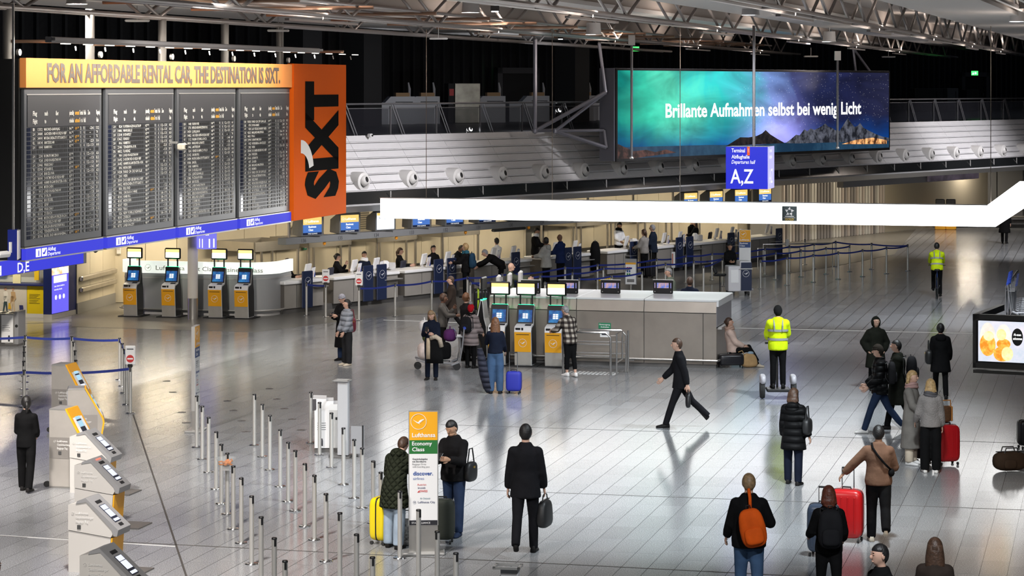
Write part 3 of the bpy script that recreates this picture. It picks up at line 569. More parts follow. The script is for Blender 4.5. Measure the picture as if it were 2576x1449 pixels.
# columns as fractions of the panel width: start, width, cells
COLS = [(.095, .045, 3), (.155, .065, 4), (.235, .305, 20), (.555, .06, 4), (.63, .06, 4), (.70, .014, 1), (.745, .014, 1), (.79, .095, 5), (.915, .04, 3)]
PX = [(54, 249), (260, 431), (440, 587), (595, 723)]
for pi, (xa, xb) in enumerate(PX):
    x0, x1 = bl(xa), bl(xb); w_ = x1-x0
    pn = MB().bx(x0, x1, -.06, .02, 3.56, 6.76, .012).build('panel', FLAPG, bd)
    MB().bx(x0+.12, x1-.12, -.075, -.05, 5.98, 6.62).build('heading_plate', mat('board_heading', (.05, .05, .056), .4), pn)
    MB().bx(x0+.08, x1-.05, -.08, -.05, 6.63, 6.65).build('heading_rail', ALU, pn)
    nrow = len(ROWS[pi]); zt, zb = 5.97, 3.70; rh = (zt-zb)/nrow
    cm = MB(); ci = MB()
    for c0, cw, nc in COLS:
        for c in range(nc):
            a = (c0+cw*c/nc)*w_; b_ = (c0+cw*(c+1)/nc)*w_
            cm.bx(a+.006, b_-.006, -.012, 0, .012, rh-.016)
    cme = cm.mesh('flap_row'); cme.materials.append(CELL)
    ind = MB().bx(.03*w_, .075*w_, -.008, 0, .008, rh-.01).mesh('status_cell'); ind.materials.append(mat('status_dark', (.02, .025, .05), .12, coat=.3))
    tw = []; ty = []
    for r_, row in enumerate(ROWS[pi]):
        z = zt-(r_+1)*rh
        obj('flap_row', cme, None, pn, (x0, -.06, z))['kind'] = 'stuff'; obj('status_cell', ind, None, pn, (x0, -.06, z))
        f_ = row.split('|')
        me_w = MB(); 
        for ci_, tx in enumerate(f_):
            if not tx: continue
            c0, cw, nc = COLS[ci_]
            n_ = len(tx); al = n_*cw/nc
            st = c0 if ci_ in (0, 2, 3, 4, 8, 5, 6) else c0+cw-al
            if ci_ == 7 and '-' == tx.strip(): st = c0+cw*.4; al = cw/5
            txt = tx if ci_ not in (3, 4) else tx[:2]
            tw.append((txt, st, al if ci_ not in (3, 4) else cw*.55, z+.018, rh-.034, ci_ == 4))
            if ci_ in (3, 4): tw.append((tx[2:], st+cw*.58, cw*.36, z+rh*.5, rh*.36, ci_ == 4))
    for yel in (False, True):
        big = MB()
        for txt, st, wd, z, h_, y_ in tw:
            if y_ != yel: continue
            me = rot_text_mesh(txt, .012, 0, 1)
            xs = [v.co.x for v in me.vertices]
            if not xs: continue
            a, b_ = min(xs), max(xs); sx = wd*w_*.94/max(b_-a, .3); sy = h_/.69
            big.add([(x0+st*w_+(v.co.x-a)*sx, -.076, z+v.co.y*sy) for v in me.vertices], [tuple(p.vertices) for p in me.polygons]); bpy.data.meshes.remove(me)
        if big.v: big.build('amber_lettering' if yel else 'white_lettering', FLY if yel else FLW, pn)['kind'] = 'stuff'
    for tx, c0, cw, yel in (('Flug', .095, .05, 0), ('Flight', .095, .055, 0), ('nach', .24, .04, 0), ('to', .24, .02, 0), ('über', .38, .035, 0), ('via', .38, .025, 0), ('planmäßig', .555, .06, 0), ('scheduled', .555, .06, 0), ('erwartet', .63, .055, 1), ('estimated', .63, .06, 1), ('Terminal', .69, .045, 0), ('Terminal', .69, .045, 0), ('Halle', .745, .03, 0), ('Hall', .745, .025, 0), ('Zone', .80, .03, 0), ('', 0, 0, 0), ('Flugsteig', .915, .05, 0), ('Gate', .915, .03, 0)):
        if not tx: continue
        top = tx in ('Flug', 'nach', 'über', 'planmäßig', 'erwartet', 'Halle', 'Zone', 'Flugsteig')
        z = 6.21 if top else 6.05
        letters(tx, frame((x0+c0*w_, -.078, z)), .09, FLY if yel else FLW, pn, w=cw*w_, bold=.03, res=1)
    letters('Terminal', frame((x0+.69*w_, -.078, 6.21)), .09, FLW, pn, w=.045*w_, bold=.03, res=1)
    bs = MB().bx(x0, x1+.01, -.10, .0, 3.30, 3.53).build('blue_strip', BLUE, bd)
    MB().bx(x0-.02, x1+.03, -.09, .02, 3.27, 3.30).bx(x0-.02, x1+.03, -.09, .02, 3.53, 3.555).build('strip_edge', ALU, bs)
    for k_, a in enumerate((.12, .195)): MB().bx(x0+a*w_, x0+(a+.06)*w_, -.108, -.1, 3.335, 3.50).build('pictogram_plate', WHITEG, bs)
    letters('i', frame((x0+.142*w_, -.11, 3.36)), .11, BLUE, bs, w=.05, bold=.04); MB().prism([(0, .06), (.06, .05), (.14, .12), (.16, .11), (.10, .02), (.03, .01)], .003, frame((x0+.20*w_, -.108, 3.36))).build('plane_pictogram', BLUE, bs)
    letters('Abflug', frame((x0+.265*w_, -.105, 3.43)), .075, WHITEG, bs, w=.10*w_, bold=.01); letters('Departures', frame((x0+.265*w_, -.105, 3.335)), .07, WHITEG, bs, w=.16*w_, bold=.005, shear=.2)
for px in (30, 237, 418, 575, 713):
    MB().tube([(bl(px, -.4), .5, 3.4 if px > 40 else 3.9), (bl(px, -.4), .5, 8.5)], .10, 12).build('support_pole', mat('pole_dull', (.17, .16, .15), .5, .4), bd, smooth=True)
    MB().tube([(bl(px, -.4), .4, 7.72), (bl(px, -.4)+.1, -1.25, 7.72)], .035, 8).build('lamp_arm', WARMTUBE, bd, smooth=True)
    MB().lathe([(.07, 0), (.07, .06)], 12, M.Translation((bl(px, -.4)+.14, .35, 7.5)) @ M.Rotation(R(90), 4, 'X')).build('clamp', ALU, bd)
# light bar in front of the board
x0, x1 = bl(120, 1.2), bl(798, 1.2)
t = thing('board_light_bar', 'long slim light bar hanging in front of the flight board', 'light bar', B0, RB)
MB().bx(x0, x1, -1.28, -1.14, 7.66, 7.78, .01).bx(x0, x1, -1.36, -1.30, 7.70, 7.76).build('rail', mat('bar_grey', (.20, .20, .21), .4, .4), t)
for k_ in range(18): MB().bx(x0+.6+k_*1.0, x0+.9+k_*1.0, -1.25, -1.17, 7.64, 7.66).build('lamp', glow('barlamp', (1, .95, .85), 2), t)
for k_ in range(13): MB().tube([(x0+1.2+k_*1.35, -1.2, 7.6), (x0+1.15+k_*1.35, -1.24, 7.52)], .014, 5).build('clip', WHITE, t)
l = bpy.data.lights.new('bar', 'AREA'); l.shape = 'RECTANGLE'; l.size = x1-x0; l.size_y = .12; l.energy = 420; l.color = (1, .93, .82)
lo = bpy.data.objects.new('bar_light', l); COL.objects.link(lo); lo.parent = t; lo.location = ((x0+x1)/2, -1.2, 7.63)
lo.rotation_euler = V((0, .62, -.78)).to_track_quat('-Z', 'Y').to_euler()
t = thing('board_camera', 'small beige box camera between the second and third board panel', 'camera', P(438, 369, 55), RB)
MB().bx(-.14, .1, -.3, -.12, -.08, .08, .03).build('housing', mat('beige_plastic', (.7, .66, .55), .4), t); MB().lathe([(.05, 0), (.05, .03)], 10, M.Translation((0, -.3, 0)) @ M.Rotation(R(90), 4, 'X')).build('lens', BLACK, t); MB().box((-.15, -.05, .1), (.06, .18, .05)).build('bracket', ALU, t)
# ================================================================ advertising screen on the gallery front
OBB = 2.5
bs0, bs1 = ws(1552, OBB), ws(2235, OBB)
BW, BZ0, BZ1 = bs1-bs0, 4.32, 7.36
bb = thing('billboard_screen', 'huge lit advertising screen with green aurora and snowy peaks', 'billboard', WP(bs0, OBB), RW)
FRM = mat('billboard_frame', (.20, .20, .24), .35, .5)
MB().bx(-.16, BW+.08, .02, .62, BZ0-.08, BZ1+.08).build('case', FRM, bb)
MB().bx(-.08, BW+.06, -.03, .02, BZ1, BZ1+.07).bx(-.08, BW+.06, -.03, .02, BZ0-.10, BZ0).bx(-.08, 0, -.03, .02, BZ0, BZ1).bx(BW, BW+.07, -.03, .02, BZ0, BZ1).build('bezel', MBLACK, bb)
def aurora_mat():
    m = bpy.data.materials.new('aurora_picture'); m.use_nodes = True; nt = m.node_tree; b = nt.nodes['Principled BSDF']; L = nt.links.new
    b.inputs['Base Color'].default_value = (.01, .01, .01, 1); b.inputs['Roughness'].default_value = .6; b.inputs['Specular IOR Level'].default_value = .05
    def nd(t_, **kw):
        n = nt.nodes.new(t_)
        for k_, v_ in kw.items(): setattr(n, k_, v_)
        return n
    tc = nd('ShaderNodeTexCoord'); sx = nd('ShaderNodeSeparateXYZ'); L(tc.outputs['Object'], sx.inputs[0])
    def mth(op, a, b_=None, c=None):
        n = nd('ShaderNodeMath', operation=op)
        for i, q in enumerate((a, b_, c)):
            if q is None: continue
            if isinstance(q, (int, float)): n.inputs[i].default_value = q
            else: L(q, n.inputs[i])
        return n.outputs[0]
    x = mth('DIVIDE', sx.outputs['X'], BW); y = mth('DIVIDE', mth('SUBTRACT', sx.outputs['Z'], BZ0), BZ1-BZ0)
    nz_ = nd('ShaderNodeTexNoise'); nz_.inputs['Scale'].default_value = .35; nz_.inputs['Detail'].default_value = 3; nz_.inputs['Distortion'].default_value = 1.2; L(tc.outputs['Object'], nz_.inputs['Vector'])
    nf = mth('SUBTRACT', nz_.outputs['Fac'], .5)
    xd = mth('ADD', x, mth('MULTIPLY', nf, .28))
    rp = nd('ShaderNodeValToRGB'); cr = rp.color_ramp
    pts = [(0, (.0, .20, .17)), (.10, (.03, .50, .34)), (.20, (.10, .72, .50)), (.30, (.03, .55, .52)), (.42, (.08, .40, .52)), (.52, (.13, .22, .48)), (.64, (.022, .034, .13)), (.80, (.009, .012, .05)), (1, (.016, .018, .05))]
    cr.elements[0].position = 0; cr.elements[0].color = (*pts[0][1], 1); cr.elements[1].position = 1; cr.elements[1].color = (*pts[-1][1], 1)
    for p_, c_ in pts[1:-1]: e = cr.elements.new(p_); e.color = (*c_, 1)
    L(xd, rp.inputs['Fac'])
    # vertical profile: strong band in the middle, blue towards the horizon
    vy = nd('ShaderNodeValToRGB'); e = vy.color_ramp.elements; e[0].position = .05; e[0].color = (0, 0, 0, 1); e[1].position = .42; e[1].color = (1, 1, 1, 1)
    L(mth('ADD', y, mth('MULTIPLY', nf, .25)), vy.inputs['Fac'])
    low = nd('ShaderNodeMixRGB'); low.inputs[1].default_value = (.0, .05, .25, 1); L(vy.outputs['Color'], low.inputs[0]); L(rp.outputs['Color'], low.inputs[2])
    # pale glow near the centre horizon
    gx = mth('MULTIPLY', mth('SUBTRACT', x, .545), 11); gy = mth('MULTIPLY', mth('SUBTRACT', y, .15), 2.6)
    g = mth('POWER', 2.718, mth('MULTIPLY', mth('ADD', mth('MULTIPLY', gx, gx), mth('MULTIPLY', gy, gy)), -1))
    mg = nd('ShaderNodeMixRGB'); mg.blend_type = 'ADD'; mg.inputs[0].default_value = 1; L(low.outputs[0], mg.inputs[1])
    gc = nd('ShaderNodeMixRGB'); gc.inputs[1].default_value = (0, 0, 0, 1); gc.inputs[2].default_value = (.40, .34, .85, 1); L(g, gc.inputs[0]); L(gc.outputs[0], mg.inputs[2])
    vo = nd('ShaderNodeTexVoronoi'); vo.inputs['Scale'].default_value = 9; L(tc.outputs['Object'], vo.inputs['Vector'])
    st = mth('MULTIPLY', mth('LESS_THAN', vo.outputs['Distance'], .10), mth('GREATER_THAN', y, .3))
    st = mth('MULTIPLY', st, mth('MULTIPLY', mth('GREATER_THAN', x, .4), .5))
    ms = nd('ShaderNodeMixRGB'); ms.blend_type = 'ADD'; ms.inputs[0].default_value = 1; L(mg.outputs[0], ms.inputs[1]); L(st, ms.inputs[2])
    n3 = nd('ShaderNodeTexNoise'); n3.inputs['Scale'].default_value = .9; n3.inputs['Detail'].default_value = 4; n3.inputs['Distortion'].default_value = .9; mp3 = nd('ShaderNodeMapping'); mp3.inputs['Scale'].default_value = (.35, 1, 1.1); mp3.inputs['Rotation'].default_value = (0, .35, 0); L(tc.outputs['Object'], mp3.inputs['Vector']); L(mp3.outputs['Vector'], n3.inputs['Vector'])
    hs = nd('ShaderNodeMixRGB'); hs.blend_type = 'MULTIPLY'; hs.inputs[0].default_value = 1; L(ms.outputs[0], hs.inputs[1]); L(mth('ADD', mth('MULTIPLY', mth('SUBTRACT', n3.outputs['Fac'], .5), 2.0), .95), hs.inputs[2])
    L(hs.outputs[0], b.inputs['Emission Color']); b.inputs['Emission Strength'].default_value = 1.1
    return m
MB().bx(0, BW, -.02, .02, BZ0, BZ1).build('screen', aurora_mat(), bb)
def flat(poly, name, m, dy):
    return MB().prism([(x*BW, BZ0+y*(BZ1-BZ0)) for x, y in poly], .002, M(((1, 0, 0, 0), (0, 0, -1, dy), (0, 1, 0, 0), (0, 0, 0, 1)))).build(name, m, bb)
def printm(name, c1, c2, sc, s=1.0):
    m = bpy.data.materials.new(name); m.use_nodes = True; nt = m.node_tree; b = nt.nodes['Principled BSDF']; b.inputs['Base Color'].default_value = (.01, .01, .01, 1)
    tc = nt.nodes.new('ShaderNodeTexCoord'); n = nt.nodes.new('ShaderNodeTexNoise'); n.inputs['Scale'].default_value = sc; n.inputs['Detail'].default_value = 6; n.inputs['Roughness'].default_value = .7; r_ = nt.nodes.new('ShaderNodeValToRGB')
    r_.color_ramp.elements[0].position = .42; r_.color_ramp.elements[1].position = .62
    r_.color_ramp.elements[0].color = (*c1, 1); r_.color_ramp.elements[1].color = (*c2, 1); nt.links.new(tc.outputs['Object'], n.inputs['Vector']); nt.links.new(n.outputs['Fac'], r_.inputs['Fac']); nt.links.new(r_.outputs['Color'], b.inputs['Emission Color']); b.inputs['Emission Strength'].default_value = s
    return m
flat([(0, 0), (1, 0), (1, .10), (.62, .12), (.45, .10), (.3, .12), (0, .13)], 'water_print', printm('water_print', (.004, .03, .07), (.02, .07, .13), .8), -.022)
flat([(.36, .10), (.39, .16), (.41, .20), (.44, .195), (.47, .21), (.49, .24), (.503, .28), (.52, .225), (.545, .17), (.575, .11)], 'mountain_print', printm('rock_dark_print', (.004, .004, .007), (.03, .022, .02), 2.5), -.024)
flat([(.578, .11), (.60, .16), (.618, .21), (.632, .20), (.65, .275), (.662, .25), (.675, .285), (.69, .265), (.708, .29), (.722, .315), (.733, .345), (.745, .30), (.76, .285), (.775, .25), (.79, .24), (.803, .30), (.815, .36), (.825, .40), (.838, .345), (.852, .29), (.865, .30), (.876, .34), (.89, .275), (.91, .24), (.94, .19), (.97, .15), (1, .13), (1, .09), (.62, .10)], 'snow_peak_print', printm('snow_peak_print', (.008, .010, .016), (.13, .14, .18), 2.4), -.025)
flat([(0, 0), (.06, 0), (.14, .03), (.19, .045), (.155, .085), (.12, .06), (.09, .09), (.05, .08), (0, .17)], 'shore_print', printm('shore_print', (.01, .006, .006), (.12, .05, .04), 3), -.024)
flat([(.80, .07), (.88, .06), (.99, .05), (.99, .10), (.93, .14), (.86, .12)], 'village_lights_print', printm('village_print', (.06, .02, .008), (1.6, .75, .28), 2.4), -.027)
letters('Brillante Aufnahmen selbst bei wenig Licht', frame((bs0*0+.153*BW, -.027, BZ0+.46*(BZ1-BZ0))), .47, glow('advert_white', (1, 1, 1), 1.4), bb, w=.727*BW, bold=.024, res=4, split=True)
# lattice bracket holding the screen
BR = mat('bracket_tube', (.28, .28, .33), .4, .5)
t = thing('screen_bracket', 'grey tubular bracket holding the left side of the billboard', 'bracket', WP(bs0, OBB), RW)
pts = {'a': (-.25, .3, 6.6), 'b': (-2.55, 1.6, 5.3), 'c': (-1.4, 1.6, 5.28), 'd': (-.2, .3, 4.7), 'e': (-.2, .4, 5.3), 'f': (-.35, .5, 8.3), 'g': (-2.55, 1.6, 8.4), 'h': (-.25, 1.9, 5.3)}
for a, b_, r_ in (('a', 'b', .07), ('a', 'c', .06), ('b', 'h', .06), ('c', 'd', .07), ('c', 'e', .05), ('a', 'f', .06), ('b', 'g', .07), ('c', 'a', .04), ('d', 'e', .05)):
    MB().tube([pts[a], pts[b_]], r_, 8).build('tube', BR, t, smooth=True)
for q in ('b', 'c'): MB().lathe([(.02, -.1), (.09, -.06), (.09, .06), (.02, .1)], 10, M.Translation(pts[q])).build('node', BR, t, smooth=True)
t = thing('screen_bracket', 'grey tube stay behind the top right corner of the billboard', 'bracket', WP(bs1, OBB), RW)
MB().tube([(-.6, .5, 7.4), (-1.1, 1.2, 8.6)], .05, 8).build('tube', BR, t, smooth=True); MB().tube([(-1.8, .5, 7.4), (-1.9, .6, 8.6)], .05, 8).build('tube', BR, t, smooth=True)
# ================================================================ suspended light band
LBD = 67.0
c0 = P(957, 523, LBD); t = thing('light_band', 'glowing white suspended band sweeping across the hall and bending upwards', 'suspended light', (c0.x, c0.y, 0), RH)
BANDG = glow('band_white', (1, .995, .98), 7)
Lb = 16.95
zt, zb = zat(499, LBD), zat(549, LBD)
mb = MB().prism([(0, zb), (Lb, zb), (Lb+.95, zb+.64), (Lb+4.5, zb+.64), (Lb+4.5, zt+.64), (Lb+.62, zt+.64), (Lb-.22, zt), (0, zt)], .22, M(((1, 0, 0, 0), (0, 0, 1, 0), (0, 1, 0, 0), (0, 0, 0, 1)))); mb.build('glowing_body', BANDG, t)
MB().bx(-.02, Lb-.2, -.005, .23, zt, zt+.02).build('top_rail', ALU, t)
bx0 = (1957-957)/F*LBD/math.cos(AL)*1.0
bz = (zt+zb)/2
MB().bx(bx0-.20, bx0+.20, -.012, 0, bz-.20, bz+.20).build('gold_badge', mat('badge_slate', (.055, .075, .08), .5), t)
st = MB()
for k_ in range(5):
    a = R(90+72*k_); cx_, cz_ = math.cos(a)*.082, math.sin(a)*.082+.055
    tri = []
    for q in (0, 130, 235): b_ = a+R(q)+R(-18); tri.append((bx0+cx_+math.cos(b_)*.05, bz+cz_+math.sin(b_)*.05))
    st.prism(tri, .003, M(((1, 0, 0, 0), (0, 0, -1, -.013), (0, 1, 0, 0), (0, 0, 0, 1))))
st.bx(bx0-.12, bx0+.12, -.016, -.013, bz-.085, bz-.065).bx(bx0-.16, bx0+.16, -.016, -.013, bz-.115, bz-.108)
st.build('star_emblem', WHITE_PRINT, t); letters('GOLD', frame((bx0, -.014, bz-.18)), .055, mat('gold_print', (.75, .5, .08), .4), t, w=.24, align='C', bold=.02)
CABLE = mat('steel_cable', (.22, .19, .16), .5, .5)
for px in (1072, 1390, 1704, 2434):
    x = (px-957)/F*LBD*1.02; MB().tube([(x, .1, zt), (x, .1, 8.4)], .010, 5).build('cable', CABLE, t)
l = bpy.data.lights.new('band', 'AREA')
bpy.data.lights.remove(l)
# ================================================================ hanging signs
def pole(px, y0, y1, d, label):
    p0, p1 = P(px, y0, d), P(px, y1, d)
    t = thing('hanging_pole', label, 'pole', (p0.x, p0.y, 0)); MB().tube([(0, 0, p1.z), (0, 0, p0.z)], .035, 10).build('tube', mat('pole_grey', (.16, .16, .17), .4, .5), t, smooth=True)
    MB().bx(-.09, .09, -.06, .06, p0.z-.02, p0.z+.25).build('ceiling_clamp', ALU, t); MB().lathe([(.045, p1.z-.03), (.06, p1.z), (.045, p1.z+.03)], 10).build('end_collar', ALU, t, smooth=True)
pole(1589, 112, 397, 64, 'thin grey hanging pole in front of the billboard left part'); pole(2107, 150, 372, 70, 'thin grey hanging pole in front of the snowy peaks')
AZ = glow('az_blue', (.020, .028, .60), 1.15); AZS = glow('az_side', (.52, .50, .88), 1.15)
q = P(1826, 478, 62); t = thing('hall_sign', 'blue cube sign reading departures hall A, Z', 'sign', (q.x, q.y, 0), RH)
sw, z0, z1 = 1.10, zat(475, 62), zat(369, 62)
MB().bx(0, sw, .02, sw, z0, z1).build('body', mat('sign_grey_top', (.12, .12, .12), .5), t)
MB().bx(0, sw, 0, .02, z0, z1).build('front_face', AZ, t); MB().bx(sw-.01, sw+.012, 0, sw, z0, z1).build('side_face', AZS, t)
fr = lambda x, z: frame((x, -.004, z0+z))
letters('Terminal', fr(.15, .95), .10, WHITEG, t, bold=.01, w=.35); MB().bx(.555, .625, -.008, 0, z1-z0+z0-.225, z1).build('orange_tab', glow('tab_orange', (.9, .12, .01), 1), t); letters('1', fr(.573, .95), .10, WHITEG, t, w=.035, bold=.02, extra=None)
letters('Abflughalle', fr(.15, .79), .095, WHITEG, t, w=.47, bold=.01); letters('Departures hall', fr(.15, .655), .095, WHITEG, t, w=.62, shear=.25, bold=.003); letters('A,Z', fr(.12, .15), .36, WHITEG, t, w=.60, bold=.012, split=True)
fs = frame((sw+.015, .12, z0), (0, 1, 0), (0, 0, 1)); sidew = glow('side_white', (.85, .85, 1), 1.2)
letters('Terminal 1', fs @ M.Translation((0, .95, 0)), .10, sidew, t, w=.55); letters('Abflughalle', fs @ M.Translation((0, .79, 0)), .095, sidew, t, w=.5); letters('A,Z', fs @ M.Translation((0, .15, 0)), .36, sidew, t, w=.6)
MB().tube([(.66, .5, z1), (.66, .5, 8.4)], .04, 10).build('hanging_tube', mat('pole_grey', (.16, .16, .17), .4, .5), t, smooth=True)
# ================================================================ check-in desks along the cream wall
TAUPE = mat('desk_taupe', (.26, .245, .225), .42, noise=.05, nscale=2); TAUPED = mat('desk_taupe_dark', (.115, .105, .095), .45)

def navy_panel(px, lab, o=.98, h=1.12):
    t = thing('navy_desk_panel', lab, 'panel', wt(px, o), RW, 'navy crane panels on the desks')
    MB().bx(-.24, .24, -.025, .025, .14, .14+h, .024).build('board', NAVY, t); crane(frame((0, -.026, .14+h*.72)), .13, mat('emblem_grey', (.55, .57, .62), .5), t, thick=.05)
    MB().bx(-.05, .05, .02, .14, .5, .58).bx(-.05, .05, .02, .14, 1.0, 1.08).build('bracket', STEEL, t)
def desk(pa, pb, lab, h=.98, o=.85, dep=.85):
    s0, s1 = ws(pa, o), ws(pb, o); w_ = s1-s0
    t = thing('checkin_desk', lab, 'desk', WP(s0, o), RW, 'check-in desks')
    MB().bx(0, w_, .04, dep, .16, h-.10).build('front_panel', TAUPE, t); MB().bx(-.012, 0, .05, dep-.01, .16, h-.10).build('side_panel', TAUPED, t)
    MB().bx(.0, w_, .1, dep, 0, .16).build('plinth', DSTEEL, t)
    MB().bx(-.06, w_+.04, -.03, dep+.05, h-.10, h, .02).build('worktop', WHITE, t)
    MB().bx(w_*.3, w_*.3+.02, .035, .04, .18, h-.12).bx(w_*.65, w_*.65+.02, .035, .04, .18, h-.12).build('joint_strips', DSTEEL, t)
    MB().bx(w_*.72, w_+.02, -.16, .02, h-.24, h-.215).build('handbag_shelf', ALU, t)
    return t
desks = [(718, 816, 'taupe check-in desk numbered 136 beside the curved counter'), (842, 1003, 'long taupe check-in desk below number 135 with two navy panels'), (1021, 1158, 'taupe check-in desk below number 133'), (1196, 1336, 'taupe check-in desk behind the bending man'), (1372, 1486, 'taupe check-in desk below number 129 served by the suited clerk'), (1530, 1592, 'narrow taupe check-in desk of the clerk in the dark waistcoat'), (1655, 1764, 'taupe check-in desk with two navy panels right of the grey haired man'), (1768, 1852, 'taupe check-in desk behind the business class stand'), (1893, 1958, 'last taupe check-in desk before the glass screen')]
for a, b_, lb in desks: desk(a, b_, lb)
for px, lb in ((773, 'navy crane panel on desk 136'), (926, 'navy crane panel, left one of the pair on the long desk'), (960, 'navy crane panel, right one of the pair on the long desk'), (1103, 'navy crane panel left of the backpack traveller, left of its pair'), (1136, 'navy crane panel left of the backpack traveller, right of its pair'), (1297, 'navy crane panel behind the bald man taking a photo'), (1428, 'navy crane panel partly behind the man in the blue jacket'), (1452, 'navy crane panel right of the man in the blue jacket'), (1594, 'navy crane panel behind the ponytailed woman'), (1709, 'navy crane panel left of the pair above the hanging price flag'), (1735, 'navy crane panel right of the pair above the hanging price flag'), (1839, 'navy crane panel behind the seated attendant'), (1864, 'navy crane panel behind the business class banner'), (1960, 'rightmost navy crane panel at the end of the desks')):
    navy_panel(px, lb)
pf = struct(MB().prism([(.75, 0), (.75, .18), (-4.4, .18), (-4.4, 0)], ws(1965, .8)-ws(720, .8), M(((N.x, 0, W.x, wt(720, 0).x), (N.y, 0, W.y, wt(720, 0).y), (0, 1, 0, 0), (0, 0, 0, 1)))).build('floor_dais', DSTEEL))
def monitor(px, lab, o=.45, flip=0.0, paper=True):
    t = thing('desk_monitor', lab, 'monitor', wt(px, o, .98), RW+R(20)+flip, 'monitors on the check-in desks')
    mm = M.Rotation(R(12), 4, 'X')
    MB().box((0, .03, .26), (.42, .06, .36), mm.to_3x3(), .015).build('casing', WHITE, t); MB().box((0, .1, .06), (.10, .08, .14), None, .01).build('foot', LGREY, t); MB().bx(-.12, .12, .02, .2, 0, .015).build('base', LGREY, t)
    if paper:
        MB().box((.10, -.10, .17), (.30, .012, .30), mm.to_3x3()).build('notice', WHITE_PRINT, t); MB().box((.27, -.08, .17), (.04, .05, .30)).build('blue_side', mat('blue_card', (.02, .05, .25), .5), t)
        p = MB()
        for k_ in range(6): p.box((.08, -.108-.0, .08+k_*.035), (.22, .004, .008), mm.to_3x3())
        p.build('print_lines', mat('pink_print', (.45, .2, .22), .6), t)['kind'] = 'stuff'
for px, lb in ((776, 'white monitor with notice on desk 136'), (893, 'left white monitor on the long desk'), (948, 'right white monitor on the long desk'), (1068, 'white monitor on desk 133 left of the laughing clerk'), (1128, 'white monitor on desk 133 right of the laughing clerk'), (1243, 'white monitor left of the clerk in pale blouse'), (1293, 'white monitor right of the clerk in pale blouse'), (1398, 'white monitor facing the grey hoodie traveller'), (1448, 'white monitor right of the blue jacket man'), (1578, 'white monitor beside the clerk in the waistcoat'), (1672, 'white monitor with notice right of the grey haired man'), (1712, 'white monitor left of the curly haired clerk'), (1805, 'white monitor on the desk behind the attendant'), (1843, 'white monitor partly behind the business banner'), (1932, 'slanted white monitor on the last desk')):
    monitor(px, lb)
for i, (px, lb) in enumerate(((975, 'white roll bag tag printer on the long desk'), (1600, 'white roll bag tag printer beside the ponytailed woman'), (1752, 'white roll bag tag printer before the curly haired clerk'), (1868, 'white roll bag tag printer behind the business banner'))):
    t = thing('tag_printer', lb, 'printer', wt(px, .2, .98), RW)
    MB().bx(0, .3, -.1, .2, 0, .22, .02).build('body', LGREY, t); MB().lathe([(.04, -.05), (.13, -.05), (.13, .05), (.04, .05)], 16, M.Translation((-.1, 0, .17)) @ M.Rotation(R(90), 4, 'X')).build('paper_roll', WHITE_PRINT, t, smooth=True)
def hood(px, lab, o=-2.3, w_=2.1, dep=1.7):
    t = thing('baggage_hood', lab, 'hood', wt(px, o), RW, 'steel hoods over the baggage belt')
    for x0, x1, y0, y1 in ((0, w_, 0, .04), (0, w_, dep-.04, dep), (0, .04, 0, dep), (w_-.04, w_, 0, dep)): MB().bx(x0, x1, y0, y1, 1.62, 1.92).build('hood_plate', mat('hood_steel', (.42, .40, .36), .32, .75, noise=.1, nscale=1.5), t)
    for x in (.05, w_-.05):
        for y in (.05, dep-.05): MB().bx(x-.03, x+.03, y-.03, y+.03, .18, 1.62).build('leg', STEEL, t)
    MB().bx(-.1, w_+.1, .1, dep-.1, .35, .62).build('belt_bed', DSTEEL, t); MB().bx(-.1, w_+.1, .2, dep-.2, .62, .64).build('belt', RUBBER, t)
for px, lb in ((640, 'steel baggage hood behind the curved counter end'), (776, 'steel baggage hood behind desk 136'), (948, 'steel baggage hood behind the long desk'), (1112, 'steel baggage hood behind the laughing clerk'), (1450, 'steel baggage hood behind the clerk in the waistcoat'), (1548, 'steel baggage hood with a bright reflection behind the grey haired man'), (1690, 'steel baggage hood behind the curly haired clerk')): hood(px, lb)
def office_chair(px, o, lab):
    t = thing('office_chair', lab, 'chair', wt(px, o, .18), RW+R(200))
    MB().bx(-.23, .23, -.22, .22, .42, .50, .035).build('seat', MBLACK, t); MB().box((0, .24, .78), (.44, .07, .5), M.Rotation(R(-8), 3, 'X'), .03).build('backrest', mat('navy_chair', (.012, .014, .03), .7), t); MB().tube([(0, 0, .08), (0, 0, .43)], .025, 8).build('column', BLACK, t)
    for k_ in range(5): a = k_*2*math.pi/5; MB().tube([(0, 0, .1), (.27*math.cos(a), .27*math.sin(a), .05)], .02, 6).build('foot', BLACK, t)
for px, o, lb in ((812, -.1, 'empty dark swivel chair between desks 136 and 135'), (995, -.25, 'dark swivel chair at the right of the long desk'), (1345, -1.0, 'black swivel chair left of the suited clerk'), (1160, -.4, 'dark swivel chair behind the curly haired traveller'), (1700, -.5, 'black swivel chair left of the curly haired clerk'), (1770, -.6, 'black swivel chair right of the curly haired clerk')): office_chair(px, o, lb)
